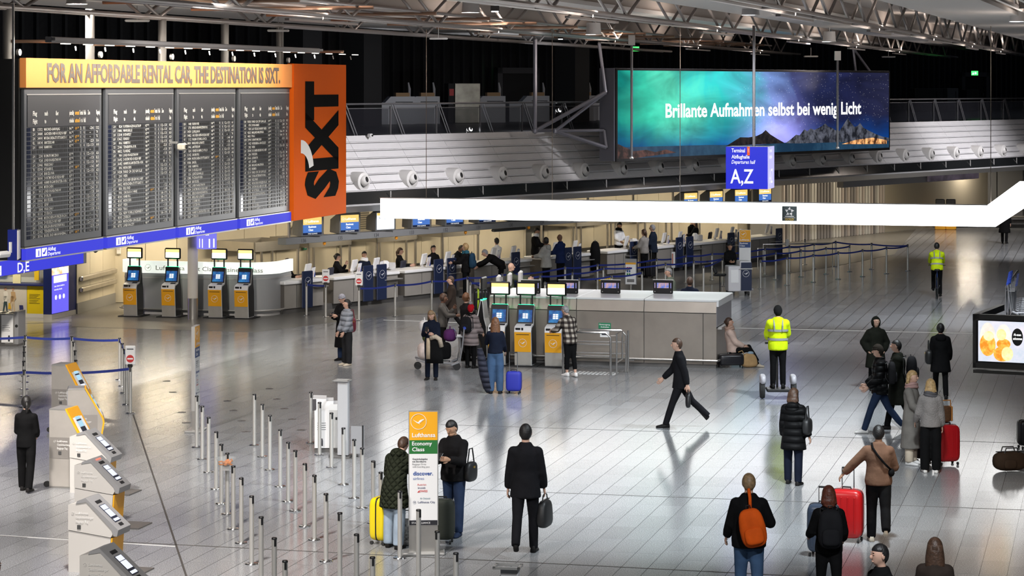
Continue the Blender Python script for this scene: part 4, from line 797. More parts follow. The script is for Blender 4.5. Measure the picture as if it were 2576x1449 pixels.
# overhead bar with desk numbers and its screens
sb0, sb1 = ws(720, .7), ws(1962, .7)
t = thing('number_bar', 'long grey overhead bar carrying the desk numbers 136 to 128', 'sign bar', WP(sb0, .7), RW)
MB().bx(0, sb1-sb0, 0, .35, 2.06, 2.26, .01).build('bar', mat('bar_slate', (.20, .205, .21), .45), t)
for px, nb in ((765, '136'), (857, '135'), (948, '134'), (1037, '133'), (1122, '132'), (1205, '131'), (1286, '130'), (1364, '129'), (1440, '128')):
    letters(nb, frame((ws(px, .7)-sb0-.12, -.002, 2.10)), .11, DARK_PRINT, t, bold=0)
for px in (735, 819, 911, 1000, 1090, 1172, 1252, 1332, 1410, 1486, 1600, 1700, 1800, 1900): MB().bx(ws(px, .7)-sb0-.03, ws(px, .7)-sb0+.03, .1, .16, 2.26, 3.0).build('hanger', STEEL, t)
for px in (822, 1003, 1177, 1336): MB().lathe([(.0, -.12), (.05, -.08), (.05, -.02), (.03, 0)], 10, M.Translation((ws(px, .7)-sb0, .1, 2.06))).build('amber_beacon', mat('amber_plastic', (.8, .3, .01), .3), t, smooth=True)
AMB = glow('screen_amber', (.85, .55, .16), 1.3); SBL = glow('screen_blue', (.055, .15, .46), 1.3); SDK = glow('screen_navy', (.004, .01, .04), 1); SWH = glow('screen_white', (.85, .92, 1), 1.4); STX = glow('screen_text', (1, 1, 1), 1.5)
def oscreen(px, lab, kind=0):
    t = thing('overhead_screen', lab, 'screen', WP(ws(px, .7), .7, 2.26), RW-R(8), 'screens on the number bar')
    c = M(((1, 0, 0, 0), (0, 0, 1, -.05), (0, 1, 0, 0), (0, 0, 0, 1)))
    mb = MB(); fr_ = [(-.42, .02), (.40, .02), (.42, .62), (.36, .66), (-.28, .68), (-.40, .60)]
    bk = [(-.38, .05), (.36, .05), (.36, .45), (.30, .5), (-.24, .5), (-.36, .44)]
    mb.loft([[V((x, -.05, z)) for x, z in fr_], [V((x, .12, z)) for x, z in fr_], [V((x, .45, z)) for x, z in bk]]); mb.build('casing', mat('screen_case', (.12, .125, .13), .45), t)
    if kind == 0:
        MB().bx(-.36, .36, -.06, -.05, .36, .58).build('lit_amber', AMB, t); MB().bx(-.36, .36, -.06, -.05, .12, .36).build('lit_blue', SBL, t); MB().bx(-.36, .36, -.06, -.05, .06, .12).build('lit_navy', SDK, t)
        letters('Lufthansa', frame((-.18, -.062, .43)), .07, STX, t, w=.42, bold=.01); crane(frame((-.27, -.06, .46)), .055, STX, t)
        letters('Business', frame((-.16, -.062, .27)), .06, STX, t, w=.30, bold=.02); letters('Class', frame((-.16, -.062, .175)), .06, STX, t, w=.18, bold=.02); letters('STAR ALLIANCE', frame((-.18, -.062, .075)), .028, STX, t, w=.36)
    else:
        MB().bx(-.36, .36, -.06, -.05, .06, .58).build('lit_white', SWH, t); MB().bx(-.36, .36, -.064, -.06, .50, .58).build('lit_amber', AMB, t)
        letters('Boarding pass', frame((-.28, -.066, .40)), .045, mat('screen_dark_text', (.05, .1, .2), .5), t, w=.4)
for px, lb, k_ in ((783, 'overhead business class screen above the first number on the bar', 0), (877, 'overhead business class screen above the second number on the bar', 0), (967, 'overhead white screen above the third number on the bar', 1), (1057, 'overhead business class screen above the fourth number on the bar', 0), (1141, 'overhead business class screen above the fifth number on the bar', 0), (1223, 'overhead business class screen above the sixth number on the bar', 0), (1303, 'overhead business class screen above the seventh number on the bar', 0)): oscreen(px, lb, k_)
for px, lb in ((1735, "overhead screen whose casing top just shows above the light band"), (1799, "overhead amber screen above the light band, second from the left"), (1862, "overhead amber screen above the light band, left below the cube sign"), (1922, "overhead amber screen above the light band beside the glass wall")): oscreen(px, lb)
# wall details behind the desks
t = thing('round_clock', 'round white disc on the wall behind desk 136', 'clock', wt(745, OB+.12, 1.95), RW); MB().lathe([(.24, 0), (.24, .04)], 24, M.Rotation(R(90), 4, 'X')).build('face', WHITE, t); MB().ring(.24, .265, .05, M.Rotation(R(90), 4, 'X')).build('rim', MGREY, t)
t = thing('rescue_sign', 'two green safety pictograms on the wall left of the desks', 'sign', wt(769, OB+.12, 1.35), RW); MB().bx(-.1, .1, 0, .02, 0, .2).bx(-.1, .1, 0, .02, .24, .44).build('plates', mat('safety_green', (.02, .32, .16), .5), t); MB().bx(-.05, .04, -.004, 0, .05, .15).bx(-.05, .04, -.004, 0, .29, .39).build('symbols', WHITE_PRINT, t)
t = thing('gate_number_sign', 'green sign reading 316 on the wall', 'sign', wt(1241, OB+.14, 1.95), RW); MB().bx(-.24, .24, 0, .05, 0, .42).build('plate', mat('sign_green', (.03, .38, .22), .5), t); letters('316', frame((-.19, -.003, .11)), .2, WHITE_PRINT, t, w=.38, bold=.02)
t = thing('under_bar_lamp', 'slim grey lamp below number 130', 'lamp', wt(1280, .3, 1.93), RW); MB().bx(-.9, .9, -.06, .06, 0, .09, .02).build('casing', mat('lamp_dark', (.1, .1, .1), .4), t); MB().bx(-.85, .85, -.065, .0, -.01, .0).build('tube', WHITE, t)
for px in (800, 880): MB().bx(-.02, .02, -.02, .02, 0, .2).build('hanger', MGREY, t, (0, 0, 0)) if False else None
# soffit tubes lighting the cream wall; the last four added to brighten the slat screen
for i in range(13):
    s_ = -1.5+i*3.6; t = thing('soffit_light', 'slim tube light under the gallery, %s from the flight board' % ordinal(i), 'tube light', WP(s_, -1.6, 2.88), RW, 'soffit tube lights')
    MB().bx(-.7, .7, -.06, .06, 0, .06).build('casing', WHITE, t); MB().bx(-.68, .68, -.04, .04, -.012, 0).build('tube', glow('warm_tube', (1, .82, .55), 4), t)
    l = bpy.data.lights.new('soffit', 'AREA'); l.shape = 'RECTANGLE'; l.size = 1.4; l.size_y = .3; l.energy = 75; l.color = (1, .84, .6)
    lo = bpy.data.objects.new('soffit_lamp', l); COL.objects.link(lo); lo.parent = t; lo.location = (0, 0, -.03); lo.rotation_euler = (R(24), 0, 0)
for i, (px, yy) in enumerate(((240, 73.2), (420, 73.2), (60, 69.2))):  # the exchange desk tube is an added, unseen fill light
    q = G(px, 770); t = thing('soffit_light', ['slim tube light over the passage by the blue column', 'slim tube light over the curved counter', 'slim tube light added to brighten the exchange desk'][i], 'tube light', (q.x, yy, 3.28), RH, 'soffit tube lights'); MB().bx(-.7, .7, -.06, .06, 0, .06).build('casing', WHITE, t); MB().bx(-.68, .68, -.04, .04, -.012, 0).build('tube', glow('warm_tube', (1, .82, .55), 4), t)
    l = bpy.data.lights.new('soffit', 'AREA'); l.shape = 'RECTANGLE'; l.size = 1.4; l.size_y = .3; l.energy = 120; l.color = (1, .84, .6)
    lo = bpy.data.objects.new('soffit_lamp', l); COL.objects.link(lo); lo.parent = t; lo.location = (0, 0, -.03)
for i, (px, yy) in enumerate(((2320, 118.0), (2430, 117.5))):  # unseen tubes added so the far wall panels get light
    t = thing('soffit_light', ['slim tube light added to brighten the far end wall, left one', 'slim tube light added to brighten the far end wall, right one'][i], 'tube light', ((px-CX)/F*yy, yy, 3.33), RH, 'soffit tube lights'); MB().bx(-.7, .7, -.06, .06, 0, .06).build('casing', WHITE, t); MB().bx(-.68, .68, -.04, .04, -.012, 0).build('tube', glow('warm_tube', (1, .82, .55), 4), t)
    l = bpy.data.lights.new('soffit', 'AREA'); l.shape = 'RECTANGLE'; l.size = 1.4; l.size_y = .3; l.energy = 260; l.color = (1, .88, .72)
    lo = bpy.data.objects.new('soffit_lamp', l); COL.objects.link(lo); lo.parent = t; lo.location = (0, 0, -.03)
# ================================================================ curved first and business class counter
c0 = G(300, 789); t = thing('curved_counter', 'long curved grey counter lettered First Class Business Class', 'counter', c0, RH)
cl = (690-300)/F*71.2/math.cos(AL)
def cpath(off):
    pts = []
    for k_ in range(7): a = R(180+15*k_); pts.append((.5+math.cos(a)*(.5+off), .5+math.sin(a)*(.5+off)))
    for k_ in range(9): a = R(-90+10*k_); pts.append((cl-1.0+math.cos(a)*(1.0+off), 1.0+math.sin(a)*(1.0+off)))
    pts.append((cl+off, 1.9)); pts.insert(0, (-off, 1.2)); return pts
def shell(off, th, z0, z1, name, m, smooth=True):
    o_, i_ = cpath(off), cpath(off-th); mb = MB(); rings = []
    for (a, b_), (c, d) in zip(o_, i_): rings.append([V((a, b_, z0)), V((a, b_, z1)), V((c, d, z1)), V((c, d, z0))])
    mb.loft(rings); return mb.build(name, m, t, smooth=smooth)
CG = mat('counter_silver', (.42, .43, .44), .35, .35)
shell(0, .1, .1, 1.2, 'body', CG); shell(-.03, .1, 0, .1, 'plinth', LGREY)
shell(.06, .1, 1.24, 1.60, 'white_band', mat('white_band_glow', (.85, .86, .84), .35, emit=.75, ecol=(.95, 1, .93))); shell(-.02, .1, 1.2, 1.24, 'gap', MGREY)  # added glow stands for kiosk light falling on the white band
shell(.012, .02, 1.09, 1.12, 'trim_strip', ALU)
rp = cpath(.14); MB().tube([(x, y, .18) for x, y in rp], .025, 8).build('bumper_rail', ALU, t, smooth=True)
PT = mat('pale_grey_print', (.50, .51, .47), .5)
letters('Lufthansa', frame((1.20, -.066, 1.34)), .13, PT, t, w=.92, bold=.005); letters('First Class', frame((2.22, -.066, 1.33)), .13, PT, t, w=.92, bold=.005); letters('Business Class', frame((3.22, -.066, 1.32)), .13, PT, t, w=1.36, bold=.012); crane(frame((.95, -.06, 1.40)), .10, PT, t)
# ================================================================ self-service kiosks
SCR = printm('kiosk_screen_sky', (.004, .035, .20), (.02, .22, .52), 3.5, 1.0); KAMB = glow('kiosk_amber', (1, .62, .18), 2.2); KWH = glow('kiosk_white', (1, .95, .85), 3.2); GRN = glow('kiosk_green', (.02, 1, .30), 4)
def kiosk(lab):
    t = thing('checkin_kiosk', lab, 'kiosk')
    side = lambda k_: [(-.24, .03), (-.30, .86), (-.27, .96), (-.20, .985), (-.04, 1.02), (.06, 1.46), (.11, 1.46), (.16, 1.0), (.22, .80), (.24, .03)]
    sm = lambda x: M(((0, 0, 1, x), (1, 0, 0, 0), (0, 1, 0, 0), (0, 0, 0, 1)))
    MB().prism(side(0), .42, sm(-.21)).build('body', WHITE, t)
    ins = [(-.20, .05), (-.255, .86), (-.22, .94), (-.01, .99), (.07, 1.44), (.10, 1.44), (.145, 1.0), (.20, .80), (.22, .05)]
    for x in (-.222, .21): MB().prism(ins, .012, sm(x)).build('side_panel', BLACK, t)
    ln = V((0, -.06, .83)).normalized()
    def front(z0, z1, x0, x1, dy, name, m):
        y = lambda z: -.24-.06*(z-.03)/.83
        return MB().add([(x0, y(z0)-dy, z0), (x1, y(z0)-dy, z0), (x1, y(z1)-dy, z1), (x0, y(z1)-dy, z1), (x0, y(z0)+.01, z0), (x1, y(z0)+.01, z0), (x1, y(z1)+.01, z1), (x0, y(z1)+.01, z1)], [(0, 1, 2, 3), (7, 6, 5, 4), (4, 5, 1, 0), (5, 6, 2, 1), (6, 7, 3, 2), (7, 4, 0, 3)]).build(name, m, t)
    ap = front(.36, .84, -.205, .205, .012, 'amber_door', YELLOW); front(.04, .355, -.205, .205, .010, 'steel_door', mat('kiosk_steel', (.46, .445, .41), .38, .3, noise=.08, nscale=3)); front(.775, .79, -.16, .16, .014, 'ticket_slot', MBLACK)
    crane(frame((0, -.24-.06*(.57)/.83-.016, .58), (1, 0, 0), ln), .10, WHITE_PRINT, ap)
    MB().box((-.12, -.285, .905), (.12, .02, .075), M.Rotation(R(15), 3, 'X')).build('card_reader', BLACK, t); MB().box((-.01, -.285, .905), (.045, .025, .08), M.Rotation(R(15), 3, 'X')).build('chip_slot', BLACK, t); MB().box((.10, -.14, 1.002), (.15, .10, .012), M.Rotation(R(12), 3, 'X')).build('passport_reader', MBLACK, t)
    su = V((0, .10, .44)).normalized(); f_ = frame((0, -.047, 1.03), (1, 0, 0), su)
    MB().prism([(-.205, 0), (.205, 0), (.205, .44), (.19, .455), (-.19, .455), (-.205, .44)], .012, f_).build('bezel', BLACK, t); MB().prism([(-.17, .03), (.17, .03), (.17, .33), (-.17, .33)], .003, f_ @ M.Translation((0, 0, .012))).build('touch_screen', SCR, t)
    b_ = MB()
    for i in range(2):
        for j in range(3): b_.prism([(-.065+i*.07, .12+j*.045), (-.005+i*.07, .12+j*.045), (-.005+i*.07, .155+j*.045), (-.065+i*.07, .155+j*.045)], .002, f_ @ M.Translation((0, 0, .016)))
    b_.build('screen_buttons', glow('button_white', (.9, .95, 1), 1.2), t)['kind'] = 'stuff'
    MB().bx(-.19, .19, .05, .12, 1.462, 1.48).build('green_light', GRN, t)
    for x in (-.15, .15): MB().bx(x-.018, x+.018, .07, .10, 1.48, 1.74).build('display_stem', BLACK, t)
    MB().bx(-.255, .255, .055, .115, 1.70, 2.03, .03).build('display_frame', BLACK, t); MB().bx(-.21, .21, .048, .056, 1.80, 1.99).build('display_amber', KAMB, t); MB().bx(-.21, .21, .047, .057, 1.745, 1.90).build('display_white', KWH, t)
    MB().bx(-.36, .36, -.33, .38, 0, .03).build('base_plate', MBLACK, t)
    return t
k0 = kiosk('self check-in kiosk at the far left, first before the curved counter')
def kloc(px, py): return G(px, py)
k0.location = kloc(336, 795); k0.rotation_euler = (0, 0, RH)
for px, py, lb in ((432, 797, 'self check-in kiosk just left of the round pillar'), (549, 799, 'self check-in kiosk just right of the round pillar'), (615, 800.5, 'self check-in kiosk at the right end of the curved counter')): dup(k0, kloc(px, py), RH, lb)
IS = G(1802, 928)
for i, (px, lb) in enumerate(((1256, 'self check-in kiosk at the steel island used by the woman in jeans'), (1322, 'middle self check-in kiosk at the steel island'), (1398, 'self check-in kiosk at the steel island beside the plaid shirt man'))):
    q = G(px, 917.5+ (px-1256)*.028); dup(k0, q, RH, lb, 'kiosks at the steel island')
dup(k0, IS-VV*6.12+U*.9, RH-R(90), 'self check-in kiosk at the left end of the island seen from the side')
# ================================================================ steel island
t = thing('steel_island', 'long brushed steel counter island with a white top', 'counter', IS, RH)
IL, ID, IH = 5.65, 2.35, 1.63
ISM = mat('island_steel', (.40, .355, .31), .32, .45, noise=.10, nscale=1.4)
for k_, (x0, x1) in enumerate(((-.32, 0), (-1.77, -.33), (-3.45, -1.78), (-4.6, -3.46), (-5.65, -4.61))): MB().bx(x0+.004, x1-.004, .02, .06, .10, 1.32).build('front_panel', ISM, t)
for k_, (x0, x1) in enumerate(((-1.77, 0), (-3.45, -1.78), (-4.6, -3.46), (-5.65, -4.61))): MB().add([(x0+.004, 0, 1.34), (x1-.004, 0, 1.34), (x1-.004, .05, 1.60), (x0+.004, .05, 1.60), (x0+.004, .1, 1.34), (x1-.004, .1, 1.34), (x1-.004, .1, 1.60), (x0+.004, .1, 1.60)], [(0, 1, 2, 3), (7, 6, 5, 4), (4, 5, 1, 0), (5, 6, 2, 1), (6, 7, 3, 2), (7, 4, 0, 3)]).build('upper_panel', ISM, t)
MB().bx(-IL, -.02, .07, ID-.02, .0, IH-.05).build('core', DSTEEL, t); MB().bx(-.02, 0, .06, ID-.02, .1, .95).build('end_panel', ISM, t); MB().bx(-.02, .005, .06, ID-.02, 1.0, 1.52).build('end_panel_upper', mat('lilac_grey_panel', (.40, .39, .43), .35, .3), t)
TOPW = mat('island_white_top', (.90, .92, .93), .3)
for x0, x1 in ((-1.77, .03), (-3.45, -1.78), (-IL, -3.46)): MB().bx(x0, x1, .03, ID, IH-.03, IH+.02, .01).build('top_panel', TOPW, t)
MB().bx(.0, .05, .03, ID, IH-.14, IH+.01).build('end_edge', TOPW, t)
MB().tube([(-IL, -.06, .2), (.04, -.06, .2), (.06, -.0, .2), (.06, ID, .2)], .028, 8).build('bumper_rail', STEEL, t, smooth=True)
MB().bx(-.0, .10, .2, ID-.3, .93, .98).build('end_ledge', ALU, t); MB().bx(-.12-2.6, .3-2.6, -.0, .015, .18, .28).build('socket_plate', LGREY, t) if False else MB().bx(-2.16, -2.02, .0, .02, .14, .22).build('socket_plate', WHITE, t)
for k_, (px, lb) in enumerate(((1334, 'black rear monitor on the island top, leftmost of four'), (1429, 'black rear monitor on the island top, second from left'), (1535, 'black rear monitor on the island top, third from left'), (1667, 'black rear monitor on the island top, nearest its right end'))):
    q = P(px, 735, 59.4); m_ = thing('rear_monitor', lb, 'monitor', (q.x, q.y-.08, 1.65), RH, 'rear monitors on the steel island')
    MB().bx(-.25, .25, 0, .06, 0, .34, .02).build('casing', BLACK, m_); MB().bx(-.255, .255, .0, .07, .335, .35).build('top_edge', LGREY, m_)
    MB().bx(-.15, .15, -.006, 0, .14, .27).build('lit_pattern', printm('monitor_pattern', (.10, .22, .75), (.75, .42, .30), 9, .9), m_)
    for x in (-.21, .19): MB().bx(x, x+.02, -.006, 0, .14, .27).build('lit_strip', printm('monitor_pattern', (.10, .22, .75), (.75, .42, .30), 9, .9), m_)
    for x in (-.2, .2): MB().lathe([(.012, 0), (.012, .004)], 8, M.Translation((x, 0, .05)) @ M.Rotation(R(90), 4, 'X')).build('lock', ALU, m_)
for k_, (px, py, lb) in enumerate(((1215, 712, 'grey kiosk display back at the island left end, nearest'), (1245, 707, 'grey kiosk display back at the island left end, middle one'), (1266, 690, 'grey kiosk display back at the island left end, farthest'))):
    q = IS-VV*(5.85-.1*k_)+U*(1.5+k_*.75); m_ = thing('kiosk_back', lb, 'kiosk', (q.x, q.y, 0), RH-R(80), 'grey kiosk backs at the island')
    MB().bx(-.24, .24, 0, .1, 1.70, 2.03, .03).build('display_back', LGREY, m_); MB().bx(-.2, .2, -.05, .25, 0, 1.44, .04).build('body', WHITE, m_)
    for x in (-.15, .15): MB().bx(x-.015, x+.015, .03, .06, 1.44, 1.74).build('stem', BLACK, m_)
# tubular barrier with emergency exit notice
t = thing('exit_barrier', 'chrome tube barrier fencing the emergency exit on the island', 'barrier', G(1536, 944), RH)
TB = mat('barrier_tube', (.62, .60, .58), .22, .9)
def loop(x0, x1, y, h, name): MB().tube([(x0, y, 0), (x0, y, h-.12), (x0+.12, y, h), (x1-.12, y, h), (x1, y, h-.12), (x1, y, 0)], .028, 8).build(name, TB, t, smooth=True)
loop(-1.15, 0, 0, 1.0, 'front_loop'); loop(-1.0, .25, .62, 1.0, 'rear_loop')
for z in (.45, .72): MB().tube([(-1.15, 0, z), (0, 0, z)], .02, 8).build('bar', TB, t, smooth=True); MB().tube([(-1.0, .62, z), (.25, .62, z)], .02, 8).build('bar', TB, t, smooth=True)
MB().tube([(.14, .02, 0), (.14, .02, .98), (.22, .28, 1.02), (.22, .28, .35), (.14, .03, .3)], .022, 8).build('gate_loop', TB, t, smooth=True); MB().tube([(.30, .6, 0), (.30, .6, 1.0)], .025, 8).build('post', TB, t, smooth=True); MB().tube([(0, 0, .93), (.14, .02, .93)], .015, 6).build('link', TB, t)
MB().bx(-.42, -.12, .60, .62, 1.03, 1.17).build('green_notice', mat('notice_green', (.015, .22, .10), .5), t); letters('Notausgang', frame((-.40, .597, 1.115)), .035, WHITE_PRINT, t, w=.26); letters('freihalten', frame((-.36, .597, 1.055)), .035, WHITE_PRINT, t, w=.2)
MB().bx(-.38, -.16, .60, .62, .83, .97).build('white_notice', WHITE_PRINT, t); MB().bx(-.34, -.2, .595, .6, .88, .91).build('notice_print', DARK_PRINT, t)
for k_ in range(12): MB().bx(-1.08+k_*.1, -1.02+k_*.1, .06, .56, 0, .006).build('floor_stripe', WHITE, t)
# ================================================================ round pillar, zone sign
t = thing('round_pillar', 'white round pillar with a steel foot between the kiosks', 'pillar', G(485, 803)); MB().lathe([(.152, .62), (.152, 3.5)], 24).build('shaft', mat('pillar_white', (.72, .69, .64), .4), t, smooth=True); MB().lathe([(.156, 0), (.156, .62)], 24).build('steel_foot', STEEL, t, smooth=True)
q = P(520, 604, 69.5); t = thing('zone_sign', 'violet cube sign reading Zone 11 below the board', 'sign', (q.x, q.y, q.z-.25), R(40))
ZV = glow('zone_violet', (.20, .19, .80), 1.15)
MB().bx(-.21, .21, -.21, .21, 0, .5).build('body', ZV, t); MB().bx(-.215, .215, -.215, .215, .5, .51).build('lid', MBLACK, t)
for a, nm in ((0, 'a'), (-90, 'b')):
    rm = M.Rotation(R(a), 4, 'Z'); letters('11', rm @ frame((-.07, -.212, .05)), .24, WHITEG, t, w=.20, bold=.03); letters('Zone', rm @ frame((-.18, -.212, .40)), .05, WHITEG, t, w=.12, bold=.02)
MB().tube([(0, 0, .5), (0, 0, 1.2)], .015, 6).build('hanger', BLACK, t)
t = thing('fire_notice', 'small dark red fire notice on the wall left of the zone sign', 'notice', wt(508, OB+.1, 1.86), RW); MB().bx(-.06, .06, 0, .015, -.06, .06).build('plate', mat('fire_red', (.25, .02, .02), .5), t); MB().bx(-.03, .03, -.004, 0, -.04, .02).build('symbol', WHITE_PRINT, t)
t = thing('fire_notice', 'small bright red notice right of the pillar above the counter', 'notice', wt(497, OB+.1, 1.68), RW); MB().bx(-.05, .05, 0, .015, -.025, .025).build('plate', RED_PRINT, t); MB().bx(.0, .03, -.004, 0, -.012, .012).build('symbol', WHITE_PRINT, t)
t = thing('wall_device', 'white box device hanging on the wall left of the kiosks', 'device', P(299, 630, 74.95), 0); MB().bx(-.07, .07, -.06, .0, -.12, .12, .02).build('box', WHITE, t); MB().bx(-.05, .05, -.065, -.06, .02, .09).build('cover', LGREY, t)
# ================================================================ exchange desk and blue advert column at the left edge
ED = G(110, 800)
t = thing('exchange_desk', 'exchange desk with a yellow panel and a holiday photo front', 'counter', ED, RH)
MB().bx(-2.6, 0, 0, .8, 0, .12).build('plinth', WHITE, t); MB().bx(-2.6, -.54, 0, .6, .12, .93).build('photo_panel', mat('photo_white', (.72, .70, .68), .5, noise=.06, nscale=2), t); MB().bx(-.53, 0, 0, .6, .12, .93).build('yellow_panel', mat('bright_yellow', (.85, .66, .01), .45), t); MB().bx(-2.6, .02, -.06, .7, .94, .99).build('worktop', mat('blue_worktop', (.02, .03, .16), .4), t)
def fig(x, top, bot, name, s=1.0):
    MB().prism([(x-.07*s, .62), (x-.09*s, .42), (x-.05*s, .42), (x-.05*s, .62), (x-.07*s, .74), (x, .77), (x+.07*s, .74), (x+.10*s, .55), (x+.07*s, .5), (x+.05*s, .62), (x+.05*s, .45), (x-.05*s, .45)], .003, frame((0, -.004, 0))).build(name+'_torso_print', top, t)
    MB().prism([(x-.05*s, .46), (x+.05*s, .46), (x+.07*s, .16), (x+.03*s, .16), (x, .38), (x-.05*s, .16), (x-.09*s, .16)], .003, frame((0, -.005, 0))).build(name+'_leg_print', bot, t)
    MB().lathe([(.045*s, 0), (.045*s, .003)], 12, frame((x, -.004, .83))).build(name+'_head_print', mat('skin_print', (.55, .34, .24), .6), t)
fig(-1.22, WHITE_PRINT, mat('teal_print', (.04, .08, .10), .6), 'man'); fig(-.98, mat('tan_print', (.55, .38, .22), .6), mat('sand_print', (.70, .58, .45), .6), 'woman'); MB().prism([(-1.12, .42), (-1.07, .42), (-1.04, .24), (-1.14, .24)], .003, frame((0, -.006, 0))).build('child_print', mat('yellow_print', (.8, .5, .02), .6), t); MB().prism([(-.78, .36), (-.66, .36), (-.64, .14), (-.76, .14)], .003, frame((0, -.006, 0))).build('suitcase_print', mat('navy_print', (.03, .04, .2), .6), t)
for k_, z in enumerate((.68, .64, .60, .56, .50, .46, .42)): MB().bx(-.46, -.12-.05*(k_ % 3), -.004, 0, z, z+.014).build('print_line', mat('olive_print', (.25, .2, .02), .6), t)
MB().bx(-2.6, -.05, .30, .32, 1.0, 1.75).build('counter_glass', GLASS, t); MB().bx(-2.6, 0, .75, .85, .9, 2.2).build('back_cabinet', mat('dark_interior', (.035, .03, .025), .6, noise=.4, nscale=4), t)
MB().bx(-1.0, -.75, .02, .06, 1.0, 1.26).build('notice_card', mat('yellow_white_card', (.8, .78, .5), .5), t); MB().bx(-.35, -.2, .1, .13, 1.1, 1.4).build('leaflet_rack', mat('leaflet_yellow', (.8, .55, .02), .5), t)
MB().bx(-1.9, -1.3, .2, .24, 1.25, 1.5).build('desk_screen', glow('small_screen', (.7, .85, 1), 1.2), t); MB().bx(-2.6, -.4, .33, .36, 1.02, 1.16).build('frosted_strip', mat('frosted', (.5, .55, .52), .5), t)
DBLUE = mat('column_blue', (.012, .025, .16), .4)
t = thing('advert_column', 'blue advert column with a lit violet screen beside the exchange desk', 'advert column', G(109, 803), RH)
MB().bx(0, .26, 0, 1.95, .14, 2.35).build('body', DBLUE, t); MB().bx(0, .27, -.005, 1.95, 0, .14).build('plinth', LGREY, t)
MB().bx(.26, .275, .02, 1.15, .16, 1.28).build('lit_violet', glow('advert_violet', (.13, .11, .75), 1.3), t); MB().bx(.26, .275, .02, 1.15, 1.28, 2.3).build('lit_picture', printm('advert_picture', (1.4, .75, .35), (2.2, 2.2, 2.1), 1.3, .9), t); MB().bx(.26, .28, .12, 1.0, 1.05, 1.25).build('lit_box', glow('advert_box', (1, 1, 1), 2), t)
fs = frame((.278, .14, 0), (0, 1, 0), (0, 0, 1)); letters('Last chance before', fs @ M.Translation((0, .93, 0)), .045, STX, t, w=.7); letters('security check.', fs @ M.Translation((0, .83, 0)), .045, STX, t, w=.55); letters('website.de', fs @ M.Translation((0, .38, 0)), .04, STX, t, w=.4) if False else None
for k_ in range(3): MB().lathe([(.07, 0), (.07, .004)], 12, fs @ M.Translation((.12+k_*.27, .62, 0))).build('round_icon', STX, t)
l = bpy.data.lights.new('x', 'AREA'); bpy.data.lights.remove(l)
q = P(205, 618, 64); t = thing('direction_sign', 'blue lit strip sign with arrow to gates D, E under the board', 'sign', (q.x, q.y, 0), RB)
zs = zat(628, 64)
for k_, (x0, x1) in enumerate(((-2.9, 0), (-5.9, -2.95), (-8.2, -5.95))): MB().bx(x0, x1, -.06, 0, zs-.36, zs).build('lit_face', BLUE, t)
MB().bx(-8.2, .3, 0, .12, zs-.38, zs+.02).build('case', MGREY, t); letters('D,E', frame((-3.75, -.066, zs-.33)), .24, WHITEG, t, w=.62, bold=.01); MB().bx(-4.9, -4.6, -.066, -.06, zs-.34, zs-.1).build('arrow_plate', WHITEG, t); MB().prism([(-4.85, zs-.24), (-4.75, zs-.13), (-4.65, zs-.24)], .003, M(((1, 0, 0, 0), (0, 0, -1, -.067), (0, 1, 0, 0), (0, 0, 0, 1)))).build('arrow', BLUE, t)
for x in (-.5, -5): MB().tube([(x, .06, zs), (x, .06, 3.4)], .02, 6).build('hanger', STEEL, t)
q = P(31, 614, 46); t = thing('blue_box_sign', 'dark blue upright sign box at the left edge below the board', 'sign', (q.x, q.y, 0), R(5)); MB().bx(-.09, .09, 0, .3, zat(655, 46), zat(578, 46)).build('face', mat('deep_blue', (.015, .025, .20), .15), t); MB().bx(.09, .12, .0, .3, zat(652, 46), zat(580, 46)).build('steel_side', ALU, t); MB().tube([(0, .15, zat(578, 46)), (0, .15, 8.4)], .025, 8).build('hanger', STEEL, t)
q = P(8, 640, 45); t = thing('bullet_camera', 'white bullet camera poking in at the left edge', 'camera', q, R(-30)); MB().box((0, 0, 0), (.12, .32, .1), M.Rotation(R(25), 3, 'Y'), .02).build('body', WHITE, t); MB().box((.0, .2, .12), (.04, .04, .2)).build('bracket', WHITE, t)
q = P(240, 628, 66); t = thing('dome_camera', 'small dome camera under the end of the blue strip sign', 'camera', q); MB().lathe([(.11, .06), (.11, 0)], 14).build('housing', LGREY, t); MB().lathe([(.085, 0), (.07, -.05), (.02, -.085)], 14).build('dome', BLACK, t, smooth=True); MB().bx(-.5, .5, -.03, .1, .06, .16).build('mount', DSTEEL, t); MB().tube([(-.3, .03, .16), (-.3, .03, 1.1)], .02, 6).build('rod', DSTEEL, t)
